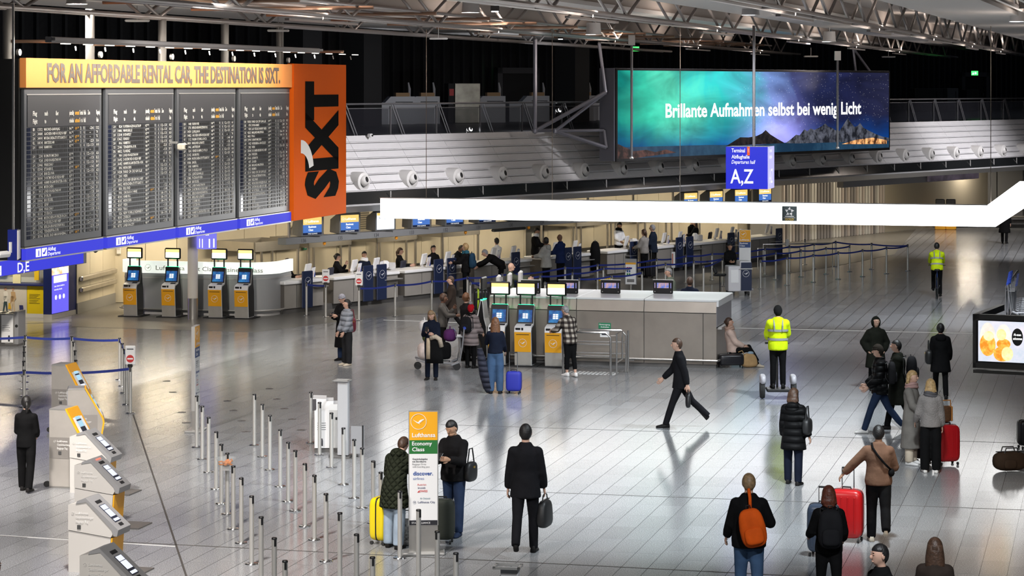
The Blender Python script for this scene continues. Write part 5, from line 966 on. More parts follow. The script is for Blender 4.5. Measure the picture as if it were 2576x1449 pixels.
# ================================================================ queue posts and belts
POSTM = mat('post_silver', (.66, .645, .61), .38, .65)
def post_proto():
    t = thing('queue_post', '', 'queue post'); MB().lathe([(.098, 0), (.10, .008), (.09, .022), (.045, .03)], 20).build('base', CHROME, t, smooth=True); MB().lathe([(.034, .02), (.034, .955)], 14).build('tube', POSTM, t, smooth=True)
    MB().lathe([(.036, .955), (.036, .972), (.03, .98)], 14).build('cap', BLACK, t, smooth=True); MB().bx(-.014, .014, -.04, -.028, .87, .962).build('belt_slot', BLACK, t); return t
pp = post_proto(); used = [0]
def post(px, py, lab, rot=0.0, grp='queue posts without belts'):
    q = G(px, py)
    if not used[0]: used[0] = 1; pp.location = q; pp.rotation_euler = (0, 0, rot); pp['label'] = lab; pp['group'] = grp; return pp
    return dup(pp, q, rot, lab, grp)
rowsP = [('left', [(495, 1126), (509, 1156), (525, 1189), (544, 1231), (557, 1268), (572, 1294), (587, 1332), (607, 1367), (633, 1420), (657, 1481), (690, 1543), (717, 1610)]),
 ('middle', [(640, 1121), (660, 1150), (679, 1183), (705, 1225), (725, 1262), (743, 1286), (767, 1325), (791, 1359), (820, 1413), (855, 1469), (897, 1532), (937, 1599)]),
 ('right', [(782, 1115), (804, 1145), (834, 1176), (864, 1220), (891, 1254), (911, 1279), (939, 1317), (958, 1350), (1006, 1405), (1053, 1460), (1100, 1523), (1147, 1587)])]
for nm, ps in rowsP:
    for i, (a, b_) in enumerate(ps): post(a, b_, 'beltless queue post, %s from the back in the %s row' % (ordinal(i), nm), R(random.choice((15, 25, -20, 40))))
def belt(pts, lab, z=.925, grp='blue queue belts'):
    mb = MB(); 
    for a, b_ in zip(pts[:-1], pts[1:]):
        d = (b_-a); n_ = V((-d.y, d.x, 0)).normalized()*.004; rings = []
        for k_ in range(7):
            f_ = k_/6; q = a.lerp(b_, .012+.976*f_); zz = z-.05*4*f_*(1-f_)*min(1, d.length/2.2)
            rings.append([q-n_+V((0, 0, zz-.027)), q+n_+V((0, 0, zz-.027)), q+n_+V((0, 0, zz+.027)), q-n_+V((0, 0, zz+.027))])
        mb.loft(rings)
    return tag(mb.build('queue_belt', TAPE), lab, 'belt', grp)
colA = [(64, 948), (62.5, 963), (61.5, 981), (61, 997), (60, 1024), (61, 1050)]; colB = [(181, 951), (185, 967), (189, 993), (191, 1021)]; colC = [(301, 956), (308, 972), (313, 989), (319, 1018), (328, 1040)]
for nm, cs in (('left column', colA), ('middle column', colB), ('right column', colC)):
    for i, (a, b_) in enumerate(cs): post(a, b_, 'belt post behind the tag kiosks, %s from the back in the %s' % (ordinal(i), nm), 0, 'belt posts at the left edge')
belt([G(-150, 945), G(*colA[0]), G(*colB[0]), G(*colC[0])], 'blue belt along the back row of posts at the left edge'); belt([G(-150, 1052), G(*colA[-1]), G(*colC[-1])], 'blue belt crossing behind the baggage tag kiosks'); belt([G(*q) for q in colC], 'blue belt running towards the camera down the right column of posts at the left')
def rel(x, y): return (1400+x/2.862, 450+y/2.862)
FQ = {k_: rel(*v) for k_, v in {'a': (1468, 790), 'b': (1500, 690), 'c': (1578, 725), 'd': (1658, 765), 'e': (1760, 705), 'f': (1677, 670), 'g': (1848, 743), 'h': (1940, 685), 'i': (1788, 620), 'j': (2028, 722), 'k': (2010, 632), 'l': (2110, 668), 'm': (2203, 703), 'n': (2268, 650), 'o': (2375, 682), 'p': (2528, 662), 'q': (1855, 650)}.items()}
lbq = {'a': 'nearest the business class stand in the front row', 'b': 'first in the back row', 'c': 'first in the middle row', 'd': 'second in the front row', 'e': 'second in the middle row', 'f': 'second in the back row', 'g': 'third in the front row', 'h': 'third in the middle row', 'i': 'behind the back row near the glass', 'j': 'fourth in the front row', 'k': 'fourth in the back row', 'l': 'last in the middle row', 'm': 'fifth in the front row', 'n': 'fifth in the back row', 'o': 'sixth in the front row', 'p': 'at the far right corner of the queue', 'q': 'third in the back row'}
for k_, v in FQ.items(): post(*v, 'silver belt post of the right-hand queue, '+lbq[k_], 0, 'belt posts of the right-hand queue')
MQ = {'a1': (771, 794), 'a2': (819.5, 797.7), 'a3': (903, 805.7), 'a4': (994, 796), 'a5': (1086, 785), 'a6': (1176, 775), 'b1': (1183, 791), 'a7': (1263, 766.7), 'b2': (1358.6, 770.7), 'c1': (1371, 791), 'a8': (1421.5, 746), 'b3': (1439.7, 762.5), 'c2': (1456.5, 779), 'a9': (1503, 738), 'b4': (1517.6, 722+26), 'c3': (1538.6, 770.7), 'c4': (1614.9, 760), 'a10': (1651.6, 721.7), 'b5': (1674, 735.6), 'a11': (1725, 711.6), 'b6': (1745, 727.9), 'c5': (1769.7, 742.2), 'a12': (1791, 705.5), 'b7': (1817.5, 719.8)}
rn = {'a': 'row nearest the desks', 'b': 'second row', 'c': 'third row'}
for k_, v in MQ.items(): post(*v, 'belt post before the desks, %s from the left, %s' % (ordinal(int(k_[1:])-1), rn[k_[0]]), 0, 'belt posts before the desks')
g = lambda D, ks: [G(*D[k_]) for k_ in ks.split()]
belt(g(FQ, 'a d g j m o p'), 'blue belt along the front row of the right-hand queue'); belt(g(FQ, 'c e h l'), 'blue belt along the middle row of the right-hand queue'); belt(g(FQ, 'b f q k n p'), 'blue belt along the back row of the right-hand queue')
belt(g(MQ, 'a1 a2'), 'short blue belt in front of desk 136'); belt(g(MQ, 'a3 a4 a5 a6 a7 a8 a9 a10 a11 a12')+[G(*FQ['b'])], 'long blue belt of the row nearest the desks'); belt(g(MQ, 'b1 b2 b3 b4 b5 b6 b7')+[G(*FQ['c'])], 'long blue belt of the second row before the desks'); belt(g(MQ, 'c1 c2 c3 c4'), 'blue belt of the third row before the desks'); belt(g(MQ, 'c5 b7'), 'short blue belt left of the business class stand')
belt([G(*MQ['a6']), G(1215, 800)], 'short blue belt end beside the black suitcase with green strap')
def noentry(px, py, z0, lab):
    q = G(px, py); t = thing('no_entry_sign', lab, 'sign', (q.x, q.y, z0), RH*.3, 'no entry signs'); MB().bx(-.11, .11, -.02, .02, .02, .42, .015).build('plate', WHITE, t); MB().lathe([(.08, 0), (.08, .004)], 20, frame((0, -.02, .15))).build('red_disc', RED_PRINT, t); MB().bx(-.06, .06, -.028, -.02, .135, .165).build('white_bar', WHITE_PRINT, t); MB().bx(-.07, .07, -.024, -.02, .34, .36).build('print_line', DARK_PRINT, t); MB().box((0, 0, .01), (.09, .06, .06)).build('clamp', BLACK, t)
noentry(819.5, 797.7, .99, 'no entry sign on the post right of desk 136'); noentry(903, 805.7, .99, 'no entry sign on the post by the long desk'); noentry(328, 1040, .99, 'no entry sign on the post behind the baggage tag kiosks')
# ================================================================ baggage tag kiosks at the lower left
TAGW = mat('tag_kiosk_white', (.56, .54, .51), .4); TAGG = mat('tag_kiosk_grey', (.27, .27, .275), .4); FAINT = mat('faint_print', (.72, .71, .69), .5); SCRW = glow('tag_screen', (.85, .88, 1), 1.1); SCRN = mat('tag_screen_navy', (.01, .015, .035), .3)
def tagprint(t, x, z, m=FAINT, y=-.215):
    letters('Lufthansa', frame((x, y, z+.12)), .035, m, t, w=.19, bold=.015); letters('Gepäckanhänger', frame((x, y, z+.06)), .035, m, t, w=.27, bold=.015); letters('Baggage Tag', frame((x, y, z)), .035, m, t, w=.19)
    MB().bx(x+.02, x+.075, y-.004, y, z-.09, z-.035).build('star_label', mat('label_dark', (.06, .06, .06), .5), t); crane(frame((x-.045, y+.003, z+.13)), .022, m, t)
def tag_grey(lab, px, py, red=False):
    q = G(px, py, 1.05); t = thing('tag_kiosk', lab, 'kiosk', (q.x, q.y, 0), RH, 'grey baggage tag kiosks')
    D = .62; mm = lambda y: M(((1, 0, 0, 0), (0, 0, -1, y), (0, 1, 0, 0), (0, 0, 0, 1)))
    MB().prism([(-.12, .0), (D-.14, 0), (D-.10, .50), (-.12, .58)], .40, mm(.2)).build('lower_body', TAGW, t); MB().prism([(-.12, .59), (D-.10, .51), (D-.04, .60), (.17, 1.0), (-.12, .94)], .42, mm(.21)).build('upper_body', TAGW, t)
    MB().prism([(.15, 1.045), (.02, 1.0), (.0, .96), (.16, .99), (D-.08, .62), (D-.05, .53), (D-.0, .53), (D+.02, .62)], .44, mm(.22)).build('sloped_top', TAGG, t)
    su = V((.15-D-.02, 0, 1.045-.62)).normalized(); f_ = frame((D+.02, 0, .62), V((0, 1, 0)), su); n_ = f_ @ M.Translation((0, 0, .002))
    L_ = math.hypot(D-.13, .425)
    MB().prism([(-.10, .13), (.10, .13), (.10, .46), (-.10, .46)], .004, n_).build('display', SCRN, t)
    for a, b_, c, d in ((-.085, .085, .37, .45), (-.085, .085, .23, .36), (-.085, .085, .145, .19)): MB().prism([(a, c), (b_, c), (b_, d), (a, d)], .003, n_ @ M.Translation((0, 0, .004))).build('lit_field', SCRW, t)
    MB().prism([(-.085, .50), (.085, .50), (.085, .55), (-.085, .55)], .004, n_).build('scanner', MBLACK, t); MB().prism([(-.06, .05), (.06, .05), (.06, .10), (-.06, .10)], .004, n_).build('reader', MBLACK, t)
    if red: MB().prism([(-.08, .59), (.08, .59), (.08, .61), (-.08, .61)], .006, n_).build('red_lamp', glow('red_lamp', (1, .08, .05), 4), t)
    MB().prism([(D-.13, .01), (D-.11, .01), (D-.075, .50), (D-.095, .50)], .40, mm(.2)).build('amber_front', YELLOW, t)
    crane(frame((D-.10, .0, .26), (0, 1, 0), V((.035, 0, .49))), .09, WHITE_PRINT, t); MB().bx(D-.2, D+.35, -.26, .28, 0, .02).build('floor_plate', DSTEEL, t); tagprint(t, 0, .70)
tag_grey('grey baggage tag kiosk, fourth from the camera', 205, 1078); tag_grey('grey baggage tag kiosk with a glowing red lamp', 219, 1148, True); tag_grey('grey baggage tag kiosk, second from the camera', 207, 1245); tag_grey('grey baggage tag kiosk nearest the camera', 240, 1369)
def tag_steel(lab, px, py, flip=False):
    q = G(px, py); t = thing('tag_kiosk', lab, 'kiosk', (q.x, q.y, 0), RH+(R(24) if flip else 0), 'steel baggage tag kiosks')
    mm = lambda y: M(((1, 0, 0, 0), (0, 0, -1, y), (0, 1, 0, 0), (0, 0, 0, 1))); TS = mat('tag_steel', (.46, .43, .395), .36, .35, noise=.1, nscale=2)
    prof_ = [(-.05, .03), (.47, .03), (.58, .72), (.56, .80), (.25, 1.32), (-.05, 1.32)]
    MB().prism(prof_, .42, mm(.21)).build('body', TS, t); MB().prism([(-.06, 1.315), (.26, 1.315), (.24, 1.345), (-.04, 1.345)], .42, mm(.21)).build('top_cap', ALU, t); MB().bx(-.05, .47, -.22, .22, 0, .03).build('floor_plate', STEEL, t)
    rim = [(.46, .03), (.49, .03), (.605, .72), (.585, .81), (.275, 1.345), (.245, 1.345), (.555, .80), (.575, .72)]
    MB().prism(rim, .46, mm(.23)).build('amber_rim', YELLOW, t)
    su = V((.27-.585, 0, 1.33-.81)).normalized(); f_ = frame((.588, 0, .81), V((0, 1, 0)), su); MB().prism([(-.18, .03), (.18, .03), (.18, .57), (-.18, .57)], .006, f_).build('white_face', WHITE, t)
    for a, b_, m_ in ((.10, .16, SCRW), (.165, .25, SCRN), (.255, .36, glow('tag_sky', (.45, .75, .95), 1)), (.365, .39, SCRN), (.395, .45, glow('tag_sky', (.45, .75, .95), 1))): MB().prism([(-.09, a), (.09, a), (.09, b_), (-.09, b_)], .004, f_ @ M.Translation((0, 0, .006))).build('lit_field', m_, t)
    MB().bx(-.04, .48, -.214, -.21, .50, .86).build('print_band', mat('print_band', (.36, .335, .31), .4, .5), t); tagprint(t, .10, .66, y=-.217)
    if flip: MB().bx(-.064, -.05, -.19, .19, .1, 1.30).build('dark_back', MGREY, t); MB().bx(-.07, -.06, -.08, .08, 1.22, 1.27).build('handle_hole', WHITE, t)
    for y in (-.2, .2): MB().lathe([(.05, -.02), (.05, .02)], 12, M.Translation((-.1, y, .06)) @ M.Rotation(R(90), 4, 'X')).build('wheel', RUBBER, t)
tag_steel('steel baggage tag kiosk with amber rim, farthest back', 147, 1085); tag_steel('steel baggage tag kiosk turned away, dark back showing', 178, 1160, True); tag_steel('steel baggage tag kiosk with amber rim beside the uniformed woman', 144, 1222)
# ================================================================ signs and bins on the floor
def totem(px, py, rot, lab, cls, clsm, w_=.42, h=2.08, full=True):
    t = thing('class_totem', lab, 'sign', G(px, py), rot); f = h/2.08; a = w_/2-.006
    MB().bx(-w_/2, w_/2, -.03, .03, .04, .42*f).build('steel_foot', STEEL, t); MB().bx(-w_/2-.006, w_/2+.006, -.035, .035, .42*f, h).build('frame', ALU, t); MB().bx(-w_/2-.1, w_/2+.1, -.16, .16, 0, .04, .012).build('base_plate', ALU, t)
    for z0, z1, nm, m_ in ((1.66, 2.07, 'amber_field', YELLOW), (1.46, 1.66, 'class_field', clsm), (.495, 1.46, 'white_field', WHITE), (.425, .495, 'dark_field', mat('alliance_dark', (.02, .02, .025), .4))): MB().bx(-a, a, -.040, -.034, z0*f, z1*f).build(nm, m_, t)
    crane(frame((-.07, -.040, 1.93*f)), .115*f, WHITE_PRINT, t, thick=.05); GP, NI = mat('grey_print', (.2, .2, .2), .6), mat('navy_ink', (.02, .03, .12), .5)
    for tx, x, z, ch, wd, m_, bo, sl__ in (('Lufthansa', -.165, 1.705, .06, .34, WHITE_PRINT, .02, 0), (cls, -.165, 1.585, .055, .29, WHITE_PRINT, .02, 0), ('Class', -.165, 1.50, .055, .18, WHITE_PRINT, .02, 0), ('Gepäckabgabe', -.16, 1.375, .024, .22, DARK_PRINT, .015, 0), ('mit Bordkarte', -.16, 1.338, .024, .20, DARK_PRINT, .015, 0), ('Baggage Drop', -.16, 1.30, .024, .20, GP, 0, 0), ('with boarding pass', -.16, 1.262, .024, .25, GP, 0, 0), ('discover.', -.15, 1.15, .055, .29, mat('discover_blue', (.01, .06, .30), .5), .02, 0), ('airlines', -.15, 1.085, .04, .16, mat('airlines_blue', (.12, .18, .4), .5), 0, 0), ('Austrian', -.09, 1.00, .030, .13, RED_PRINT, 0, 0), ('brussels', -.08, .955, .026, .11, NI, .01, 0), ('SWISS', -.05, .905, .028, .11, RED_PRINT, .02, 0), ('Air Dolomiti', -.05, .80, .026, .15, mat('teal_ink', (.03, .14, .2), .5), 0, .2), ('Lufthansa City', -.08, .745, .028, .25, NI, .01, 0), ('STAR ALLIANCE', -.17, .445, .026, .27, WHITE_PRINT, 0, 0)):
        if full or z > 1.45 or .7 < z < 1.06: letters(tx, frame((x, -.041, z*f)), ch*f, m_, t, w=wd*w_/.42, bold=bo, shear=sl__)
    MB().prism([(-.09, .90*f), (-.055, .935*f), (-.055, .90*f)], .003, M(((1, 0, 0, 0), (0, 0, -1, -.041), (0, 1, 0, 0), (0, 0, 0, 1)))).build('tail_mark', RED_PRINT, t); crane(frame((-.13, -.040, .757*f)), .022, NI, t)
totem(1065, 1393, R(3), 'economy class baggage drop sign standing on the floor', 'Economy', mat('economy_green', (.02, .16, .035), .45)); totem(492, 1084, RH+R(99), 'amber sign seen almost edge-on behind the queue posts', 'Business', mat('business_blue', (.02, .06, .20), .45))
totem(1874, 728, RH*.3, 'business class sign behind the white stand', 'Business', mat('business_blue', (.02, .06, .20), .45), .38, 2.0, False)
def bin_(px, py, rot, lab, w_=.62, h=.92):
    t = thing('recycling_bin', lab, 'bin', G(px, py), rot)
    MB().loft([[V((x*w_/2, y*.24, z)) for x, y in ((-1, -.8), (-.8, -1.15), (0, -1.3), (.8, -1.15), (1, -.8), (1, 1), (-1, 1))] for z in (.06, h)]).build('body', STEEL, t); MB().bx(-w_/2-.01, w_/2+.01, -.33, .26, 0, .06).build('plinth', DSTEEL, t)
    MB().bx(w_*.36, w_/2+.012, -.28, .26, .06, h+.05).build('grey_side', MGREY, t); MB().lathe([(.04, 0), (.04, .006)], 14, frame((w_*.44, -.281, h*.62))).build('round_hole', MBLACK, t)
    MB().bx(-w_*.16, w_*.32, -.325, -.30, .10, h-.04).build('notice', WHITE_PRINT, t)
    for k_ in range(4): MB().bx(-w_*.12, w_*.2-.03*(k_ % 2), -.33, -.325, .40+k_*.045, .41+k_*.045).build('print_line', mat('grey_print', (.2, .2, .2), .6), t)
    b_ = MB().prism([(0, 0), (.05, 0), (.05, .12), (.04, .16), (.01, .16), (0, .12)], .003, frame((w_*.12, -.326, .13))); b_.build('bottle_pictogram', DARK_PRINT, t)
    for x in (-.2, .05): MB().bx(x, x+.14, -.2, .1, h-.005, h+.012).build('opening', MBLACK, t)
bin_(24, 868, RH+R(6), 'steel recycling bin at the left edge with white notice', .66, .86); 
t = thing('recycling_bin', 'white recycling bin with stepped top beside the tall stand', 'bin', G(828, 1133), RH+R(18))
mm = lambda y: M(((1, 0, 0, 0), (0, 0, -1, y), (0, 1, 0, 0), (0, 0, 0, 1)))
MB().bx(-.26, .26, -.22, .28, .06, .80, .02).build('body', LGREY, t); MB().bx(-.27, .0, -.235, -.22, .08, .80).build('notice_panel', WHITE_PRINT, t); MB().bx(-.27, .27, -.23, .29, 0, .06).build('plinth', DSTEEL, t); MB().prism([(-.30, .78), (.28, .78), (.28, .82), (.22, .84), (.16, .84), (.16, .89), (.08, .89), (.08, .95), (-.05, .95), (-.05, .99), (-.30, 1.0)], .52, mm(.30)).build('stepped_top', WHITE, t); MB().bx(-.31, -.24, -.235, .3, .78, .99).build('dark_cheek', mat('cheek_dark', (.06, .055, .06), .4), t); MB().bx(.12, .24, -.226, -.22, .60, .65).build('handle', BLACK, t)
b_ = MB().prism([(0, 0), (.045, 0), (.045, .1), (.035, .14), (.01, .14), (0, .1)], .003, frame((-.16, -.236, .12))); b_.build('bottle_pictogram', DARK_PRINT, t)
for k_ in range(4): MB().bx(-.22, -.06, -.24, -.235, .42+k_*.04, .43+k_*.04).build('print_line', mat('grey_print', (.2, .2, .2), .6), t)
def stand(px, py, rot, lab, plate=True):
    t = thing('display_stand', lab, 'stand', G(px, py), rot); MB().bx(-.10, .10, -.06, .06, .04, 1.40, .008).build('column', mat('stand_grey', (.40, .40, .41), .42), t); MB().bx(-.22, .22, -.2, .2, 0, .03).build('base', DSTEEL, t)
    for x0, x1, y0, y1 in ((-.18, .13, -.12, -.09), (-.18, .13, .09, .12), (-.18, -.15, -.12, .12), (.10, .13, -.12, .12)): MB().bx(x0, x1, y0, y1, 1.40, 1.425).build('tray_rim', ALU, t)
    if plate: MB().bx(.15, .40, -.02, .0, .08, .58).build('side_plate', mat('plate_grey', (.26, .26, .27), .45), t); MB().tube([(.38, -.02, .08), (.38, -.02, .60)], .015, 6).build('plate_post', BLACK, t)
    for x, y in ((-.2, -.17), (.2, -.17)): MB().lathe([(.035, -.015), (.035, .015)], 10, M.Translation((x, y, .035)) @ M.Rotation(R(90), 4, 'Y')).build('castor', RUBBER, t)
stand(864, 1150, RH, 'tall slim grey stand with open tray beside the white bin'); stand(1283, 1742, RH+R(5), 'grey stand with open tray cut by the lower edge', False)
q = G(569, 1299); t = thing('sweet_bowl', 'clear bowl of orange sweets fixed on a queue post', 'bowl', (q.x, q.y, .80))
MB().lathe([(.09, 0), (.13, .03), (.165, .13), (.16, .13), (.125, .035), (.085, .008)], 22, None, True).build('bowl', mat('bowl_glass', (.6, .65, .66), .04, alpha=.16), t, smooth=True); MB().bx(-.05, .05, -.05, .05, -.07, 0).bx(-.02, .02, .0, .14, -.06, -.02).build('bracket', ALU, t)
sw = MB()
for k_ in range(70):
    a = random.uniform(0, 6.28); r_ = random.uniform(0, .105); sw.box((r_*math.cos(a), r_*math.sin(a), .02+random.uniform(0, .05)+(.03 if a < 1 else 0)), (.04, .02, .015), M.Rotation(random.uniform(0, 3), 3, 'Z') @ M.Rotation(random.uniform(-.6, .6), 3, 'X'))
sw.build('sweets', mat('orange_sweets', (.75, .25, .02), .35), t)['kind'] = 'stuff'
dm = [(1245, 125), (1310, 270), (1343, 345), (1638, 188), (1680, 257), (1740, 332), (1773, 410), (1940, 100), (1995, 175), (2048, 244), (2105, 320), (2167, 398), (1200, 45)]
for i, (x, y) in enumerate(dm):
    t = thing('floor_socket', 'round steel floor socket cover, the %s from the left of the group' % ordinal(sorted(range(13), key=lambda q_: dm[q_][0]).index(i)), 'floor socket', G(x/2.862, 943+y/2.862), 0, 'floor socket covers'); MB().lathe([(.088, 0), (.088, .004), (.08, .006)], 20).build('cover', DSTEEL, t); MB().lathe([(.02, .006), (.02, .009)], 10).build('lock', BLACK, t)
# ================================================================ business class stand, info sign
t = thing('mobile_stand', 'white mobile service stand with navy crane front', 'stand', G(1855, 742), RH+R(20))
MB().bx(-.36, .10, -.3, .3, .14, .96, .02).build('body', mat('stand_white', (.62, .61, .63), .4), t); MB().bx(.02, .40, -.3, .3, .14, 1.12, .02).build('front_box', mat('stand_white', (.62, .61, .63), .4), t); MB().bx(.06, .41, -.315, -.295, .17, 1.08).build('navy_front', NAVY, t); crane(frame((.22, -.315, .72)), .11, WHITE_PRINT, t); MB().bx(-.28, -.02, -.31, -.3, .42, .84, .004).build('hatch', WHITE, t); MB().bx(.0, .43, -.34, -.31, .86, .89).build('push_bar', ALU, t)
for x in (-.25, .32):
    for y in (-.22, .22): MB().lathe([(.07, -.03), (.07, .03)], 14, M.Translation((x, y, .07)) @ M.Rotation(R(90), 4, 'Y')).build('castor', RUBBER, t)
t = thing('saddle_stool', 'black saddle stool left of the white mobile stand', 'stool', G(1811, 742), RH); MB().bx(-.2, .2, -.18, .18, .62, .69, .03).build('seat', MBLACK, t); MB().box((-.16, 0, .80), (.08, .3, .22), M.Rotation(R(-25), 3, 'Y'), .03).build('backrest', MBLACK, t); MB().tube([(0, 0, .05), (0, 0, .62)], .022, 8).build('column', BLACK, t)
for k_ in range(5): a = k_*2*math.pi/5; MB().tube([(0, 0, .07), (.26*math.cos(a), .26*math.sin(a), .025)], .02, 6).build('foot', BLACK, t)
t = thing('info_panel', 'upright baggage rules panel with amber header among the belts', 'info panel', G(1587, 742), RH); MB().bx(-.19, .19, -.03, .03, .34, 1.18).build('frame', MGREY, t); MB().bx(-.17, .17, -.036, -.03, .36, 1.06).build('sheet', WHITE_PRINT, t); MB().bx(-.17, .17, -.04, -.036, 1.0, 1.06).build('amber_header', YELLOW, t); MB().tube([(0, 0, 0), (0, 0, .36)], .03, 8).build('foot_tube', STEEL, t); MB().bx(-.2, .2, -.15, .15, 0, .03).build('base', DSTEEL, t)
for k_ in range(3):
    for j in range(2): MB().bx(-.13+j*.07, -.08+j*.07, -.042, -.036, .84-k_*.1, .91-k_*.1).build('pictogram', [RED_PRINT, mat('ink_blue', (.03, .1, .3), .5), mat('ink_green', (.03, .25, .05), .5)][k_], t)
MB().bx(-.12, .12, -.042, -.036, .42, .52).build('trolley_drawing', mat('grey_print', (.2, .2, .2), .6), t)
t = thing('price_flag', 'small white flag sign hanging on the belt line', 'flag sign', G(1694, 728), RH); MB().bx(-.06, .06, -.02, .02, .72, 1.26, .01).build('flag', WHITE, t); MB().bx(-.045, -.0, -.024, -.02, .8, 1.2).build('print_strip', mat('flag_print', (.5, .2, .15), .5), t); MB().tube([(0, 0, 0), (0, 0, .72)], .02, 8).build('pole', STEEL, t); MB().lathe([(.1, 0), (.1, .02)], 14).build('base', CHROME, t)
t = thing('handrail_gate', 'thin tube handrail in front of the glass screen', 'handrail', G(1995, 680), RW-R(35)); MB().tube([(-1.2, 0, 0), (-1.2, 0, .98), (1.6, 0, .98), (1.6, 0, 0)], .025, 8).build('rail', STEEL, t, smooth=True); MB().tube([(-1.2, .5, 0), (-1.2, .5, .80), (.5, .5, .80), (.5, .5, 0)], .025, 8).build('inner_rail', STEEL, t, smooth=True); MB().bx(-.3, -.18, -.03, .03, .9, 1.15).build('sign_plate', LGREY, t)
t = thing('hazard_strip', 'black and yellow hazard strip on the floor by the narrow desk', 'hazard strip', wt(1500, 1.2), RW); 
for k_ in range(7): MB().prism([(k_*.14, 0), (k_*.14+.08, 0), (k_*.14+.14, .06), (k_*.14+.06, .06)], .03, frame((0, 0, .02))).build('stripe', mat('hazard_yellow', (.8, .5, .01), .5), t)
MB().bx(0, 1.02, 0, .04, .02, .08).build('backing', MBLACK, t)
# ================================================================ right edge: drinks advert, trolleys
q = P(2447, 930, 45); zb_, zt_ = zat(925, 45), zat(790, 45)
t = thing('drinks_advert', 'black framed lit advert of orange drinks at the right edge', 'advert screen', (q.x, q.y, 0), R(-24))
FB = mat('advert_frame', (.03, .028, .025), .4)
for x0, x1, z0, z1 in ((0, 2.6, zt_-.09, zt_), (0, 2.6, zb_, zb_+.10), (0, .06, zb_, zt_), (1.0, 1.08, zb_, zt_)): MB().bx(x0, x1, 0, .12, z0, z1).build('frame_bar', FB, t)
MB().bx(0, .12, 0, 2.2, zt_-.12, zt_+.0).bx(0, .06, 0, 2.2, zb_, zb_+.1).bx(2.5, 2.6, 0, 2.2, zb_, zt_).build('frame_side', FB, t); MB().bx(0, 2.6, .3, 2.2, zt_-.3, zt_-.25).build('inner_roof', MBLACK, t); MB().bx(1.08, 2.6, .02, .1, zb_+.1, zt_-.09).build('dark_panel', MBLACK, t)
MB().bx(.02, 2.6, -.05, .05, zb_-.09, zb_-.03).build('lower_rail', FB, t); MB().bx(.06, 1.0, .03, .1, zb_+.10, zt_-.09).build('screen_bezel', MBLACK, t)
zc, hh = zb_+.10, zt_-.09-zb_-.10
MB().bx(.10, .97, .02, .035, zc+.03, zc+hh-.03).build('lit_picture', printm('advert_pale', (.72, .82, .95), (1.0, .95, 1.05), 1.2, .95), t)
def ell(cx_, cz_, rx, rz, name, m, dy, n=22): MB().prism([(cx_+rx*math.cos(2*math.pi*k_/n), cz_+rz*math.sin(2*math.pi*k_/n)) for k_ in range(n)], .002, M(((1, 0, 0, 0), (0, 0, -1, dy), (0, 1, 0, 0), (0, 0, 0, 1)))).build(name, m, t)
OR1 = printm('drink_orange', (.95, .30, .02), (1.2, .72, .12), 9, 1.1); LEM = printm('lemon', (1.0, .85, .35), (1.1, 1.0, .6), 6, 1.1); GLS = printm('glass_pale', (.95, .85, .75), (1.05, 1.0, .9), 4, 1.05)
ell(.28, zc+hh*.55, .15, hh*.38, 'glass_print', GLS, .018); ell(.28, zc+hh*.42, .15, hh*.26, 'drink_print', OR1, .016); ell(.30, zc+hh*.62, .10, hh*.11, 'lemon_print', LEM, .014); ell(.58, zc+hh*.58, .15, hh*.32, 'glass_print', GLS, .018); ell(.58, zc+hh*.45, .13, hh*.12, 'drink_print', OR1, .016); ell(.54, zc+hh*.66, .09, hh*.13, 'lemon_print', LEM, .014); ell(.55, zc+hh*.22, .16, hh*.17, 'drink_print', OR1, .0155); ell(.65, zc+hh*.23, .11, hh*.16, 'lemon_print', LEM, .013); ell(.84, zc+hh*.62, .105, hh*.20, 'dark_disc', mat('disc_dark', (.03, .032, .03), .5), .012)
letters('Ab-essen', frame((.77, .010, zc+hh*.65)), .045, STX, t, w=.14, bold=.02); letters('ankommen', frame((.76, .010, zc+hh*.56)), .045, STX, t, w=.17, bold=.02)
MB().bx(2.3, 2.6, .8, 1.1, 0, zb_+.1).build('support_leg', FB, t)
def trolley(t, blue, grille=True):
    TF = mat('trolley_alu', (.58, .58, .60), .28, .85)
    for s_ in (-1, 1):
        MB().tube([(s_*.30, .45, .16), (s_*.24, -.35, .20), (s_*.22, -.55, .26)], .025, 7).build('side_rail', TF, t, smooth=True); MB().tube([(s_*.27, .48, .14), (s_*.27, .55, .55), (s_*.27, .60, 1.0)], .022, 7).build('upright', TF, t, smooth=True)
        MB().lathe([(.03, -.025), (.09, -.025), (.09, .025), (.03, .025)], 16, M.Translation((s_*.30, .42, .09)) @ M.Rotation(R(90), 4, 'Y')).build('rear_wheel', RUBBER, t, smooth=True); MB().box((s_*.30, .38, .16), (.07, .22, .07), M.Rotation(R(20), 3, 'X'), .02).build('wheel_guard', TF, t)
    MB().lathe([(.03, -.03), (.09, -.03), (.09, .03), (.03, .03)], 16, M.Translation((0, -.50, .09)) @ M.Rotation(R(90), 4, 'Y')).build('front_wheel', RUBBER, t, smooth=True)
    MB().tube([(-.29, .61, 1.0), (.29, .61, 1.0)], .035, 10).build('handle', blue, t, smooth=True); MB().bx(-.26, .26, .40, .58, .78, .80).build('basket_floor', TF, t)
    for k_ in range(6): MB().tube([(-.24+k_*.096, .40, .8), (-.24+k_*.096, .38, .95)], .006, 5).build('basket_bar', TF, t)
    MB().tube([(-.26, .38, .95), (.26, .38, .95)], .01, 6).build('basket_rim', blue, t)
    for k_ in range(4): MB().tube([(-.22, -.45+k_*.25, .21-.01*k_), (.22, -.45+k_*.25, .21-.01*k_)], .014, 6).build('deck_bar', TF, t)
    MB().bx(-.2, .2, .50, .515, .25, .75).build('back_plate', mat('trolley_plate', (.30, .30, .31), .35, .6), t)
TBLUE = mat('trolley_blue', (.015, .05, .35), .4)
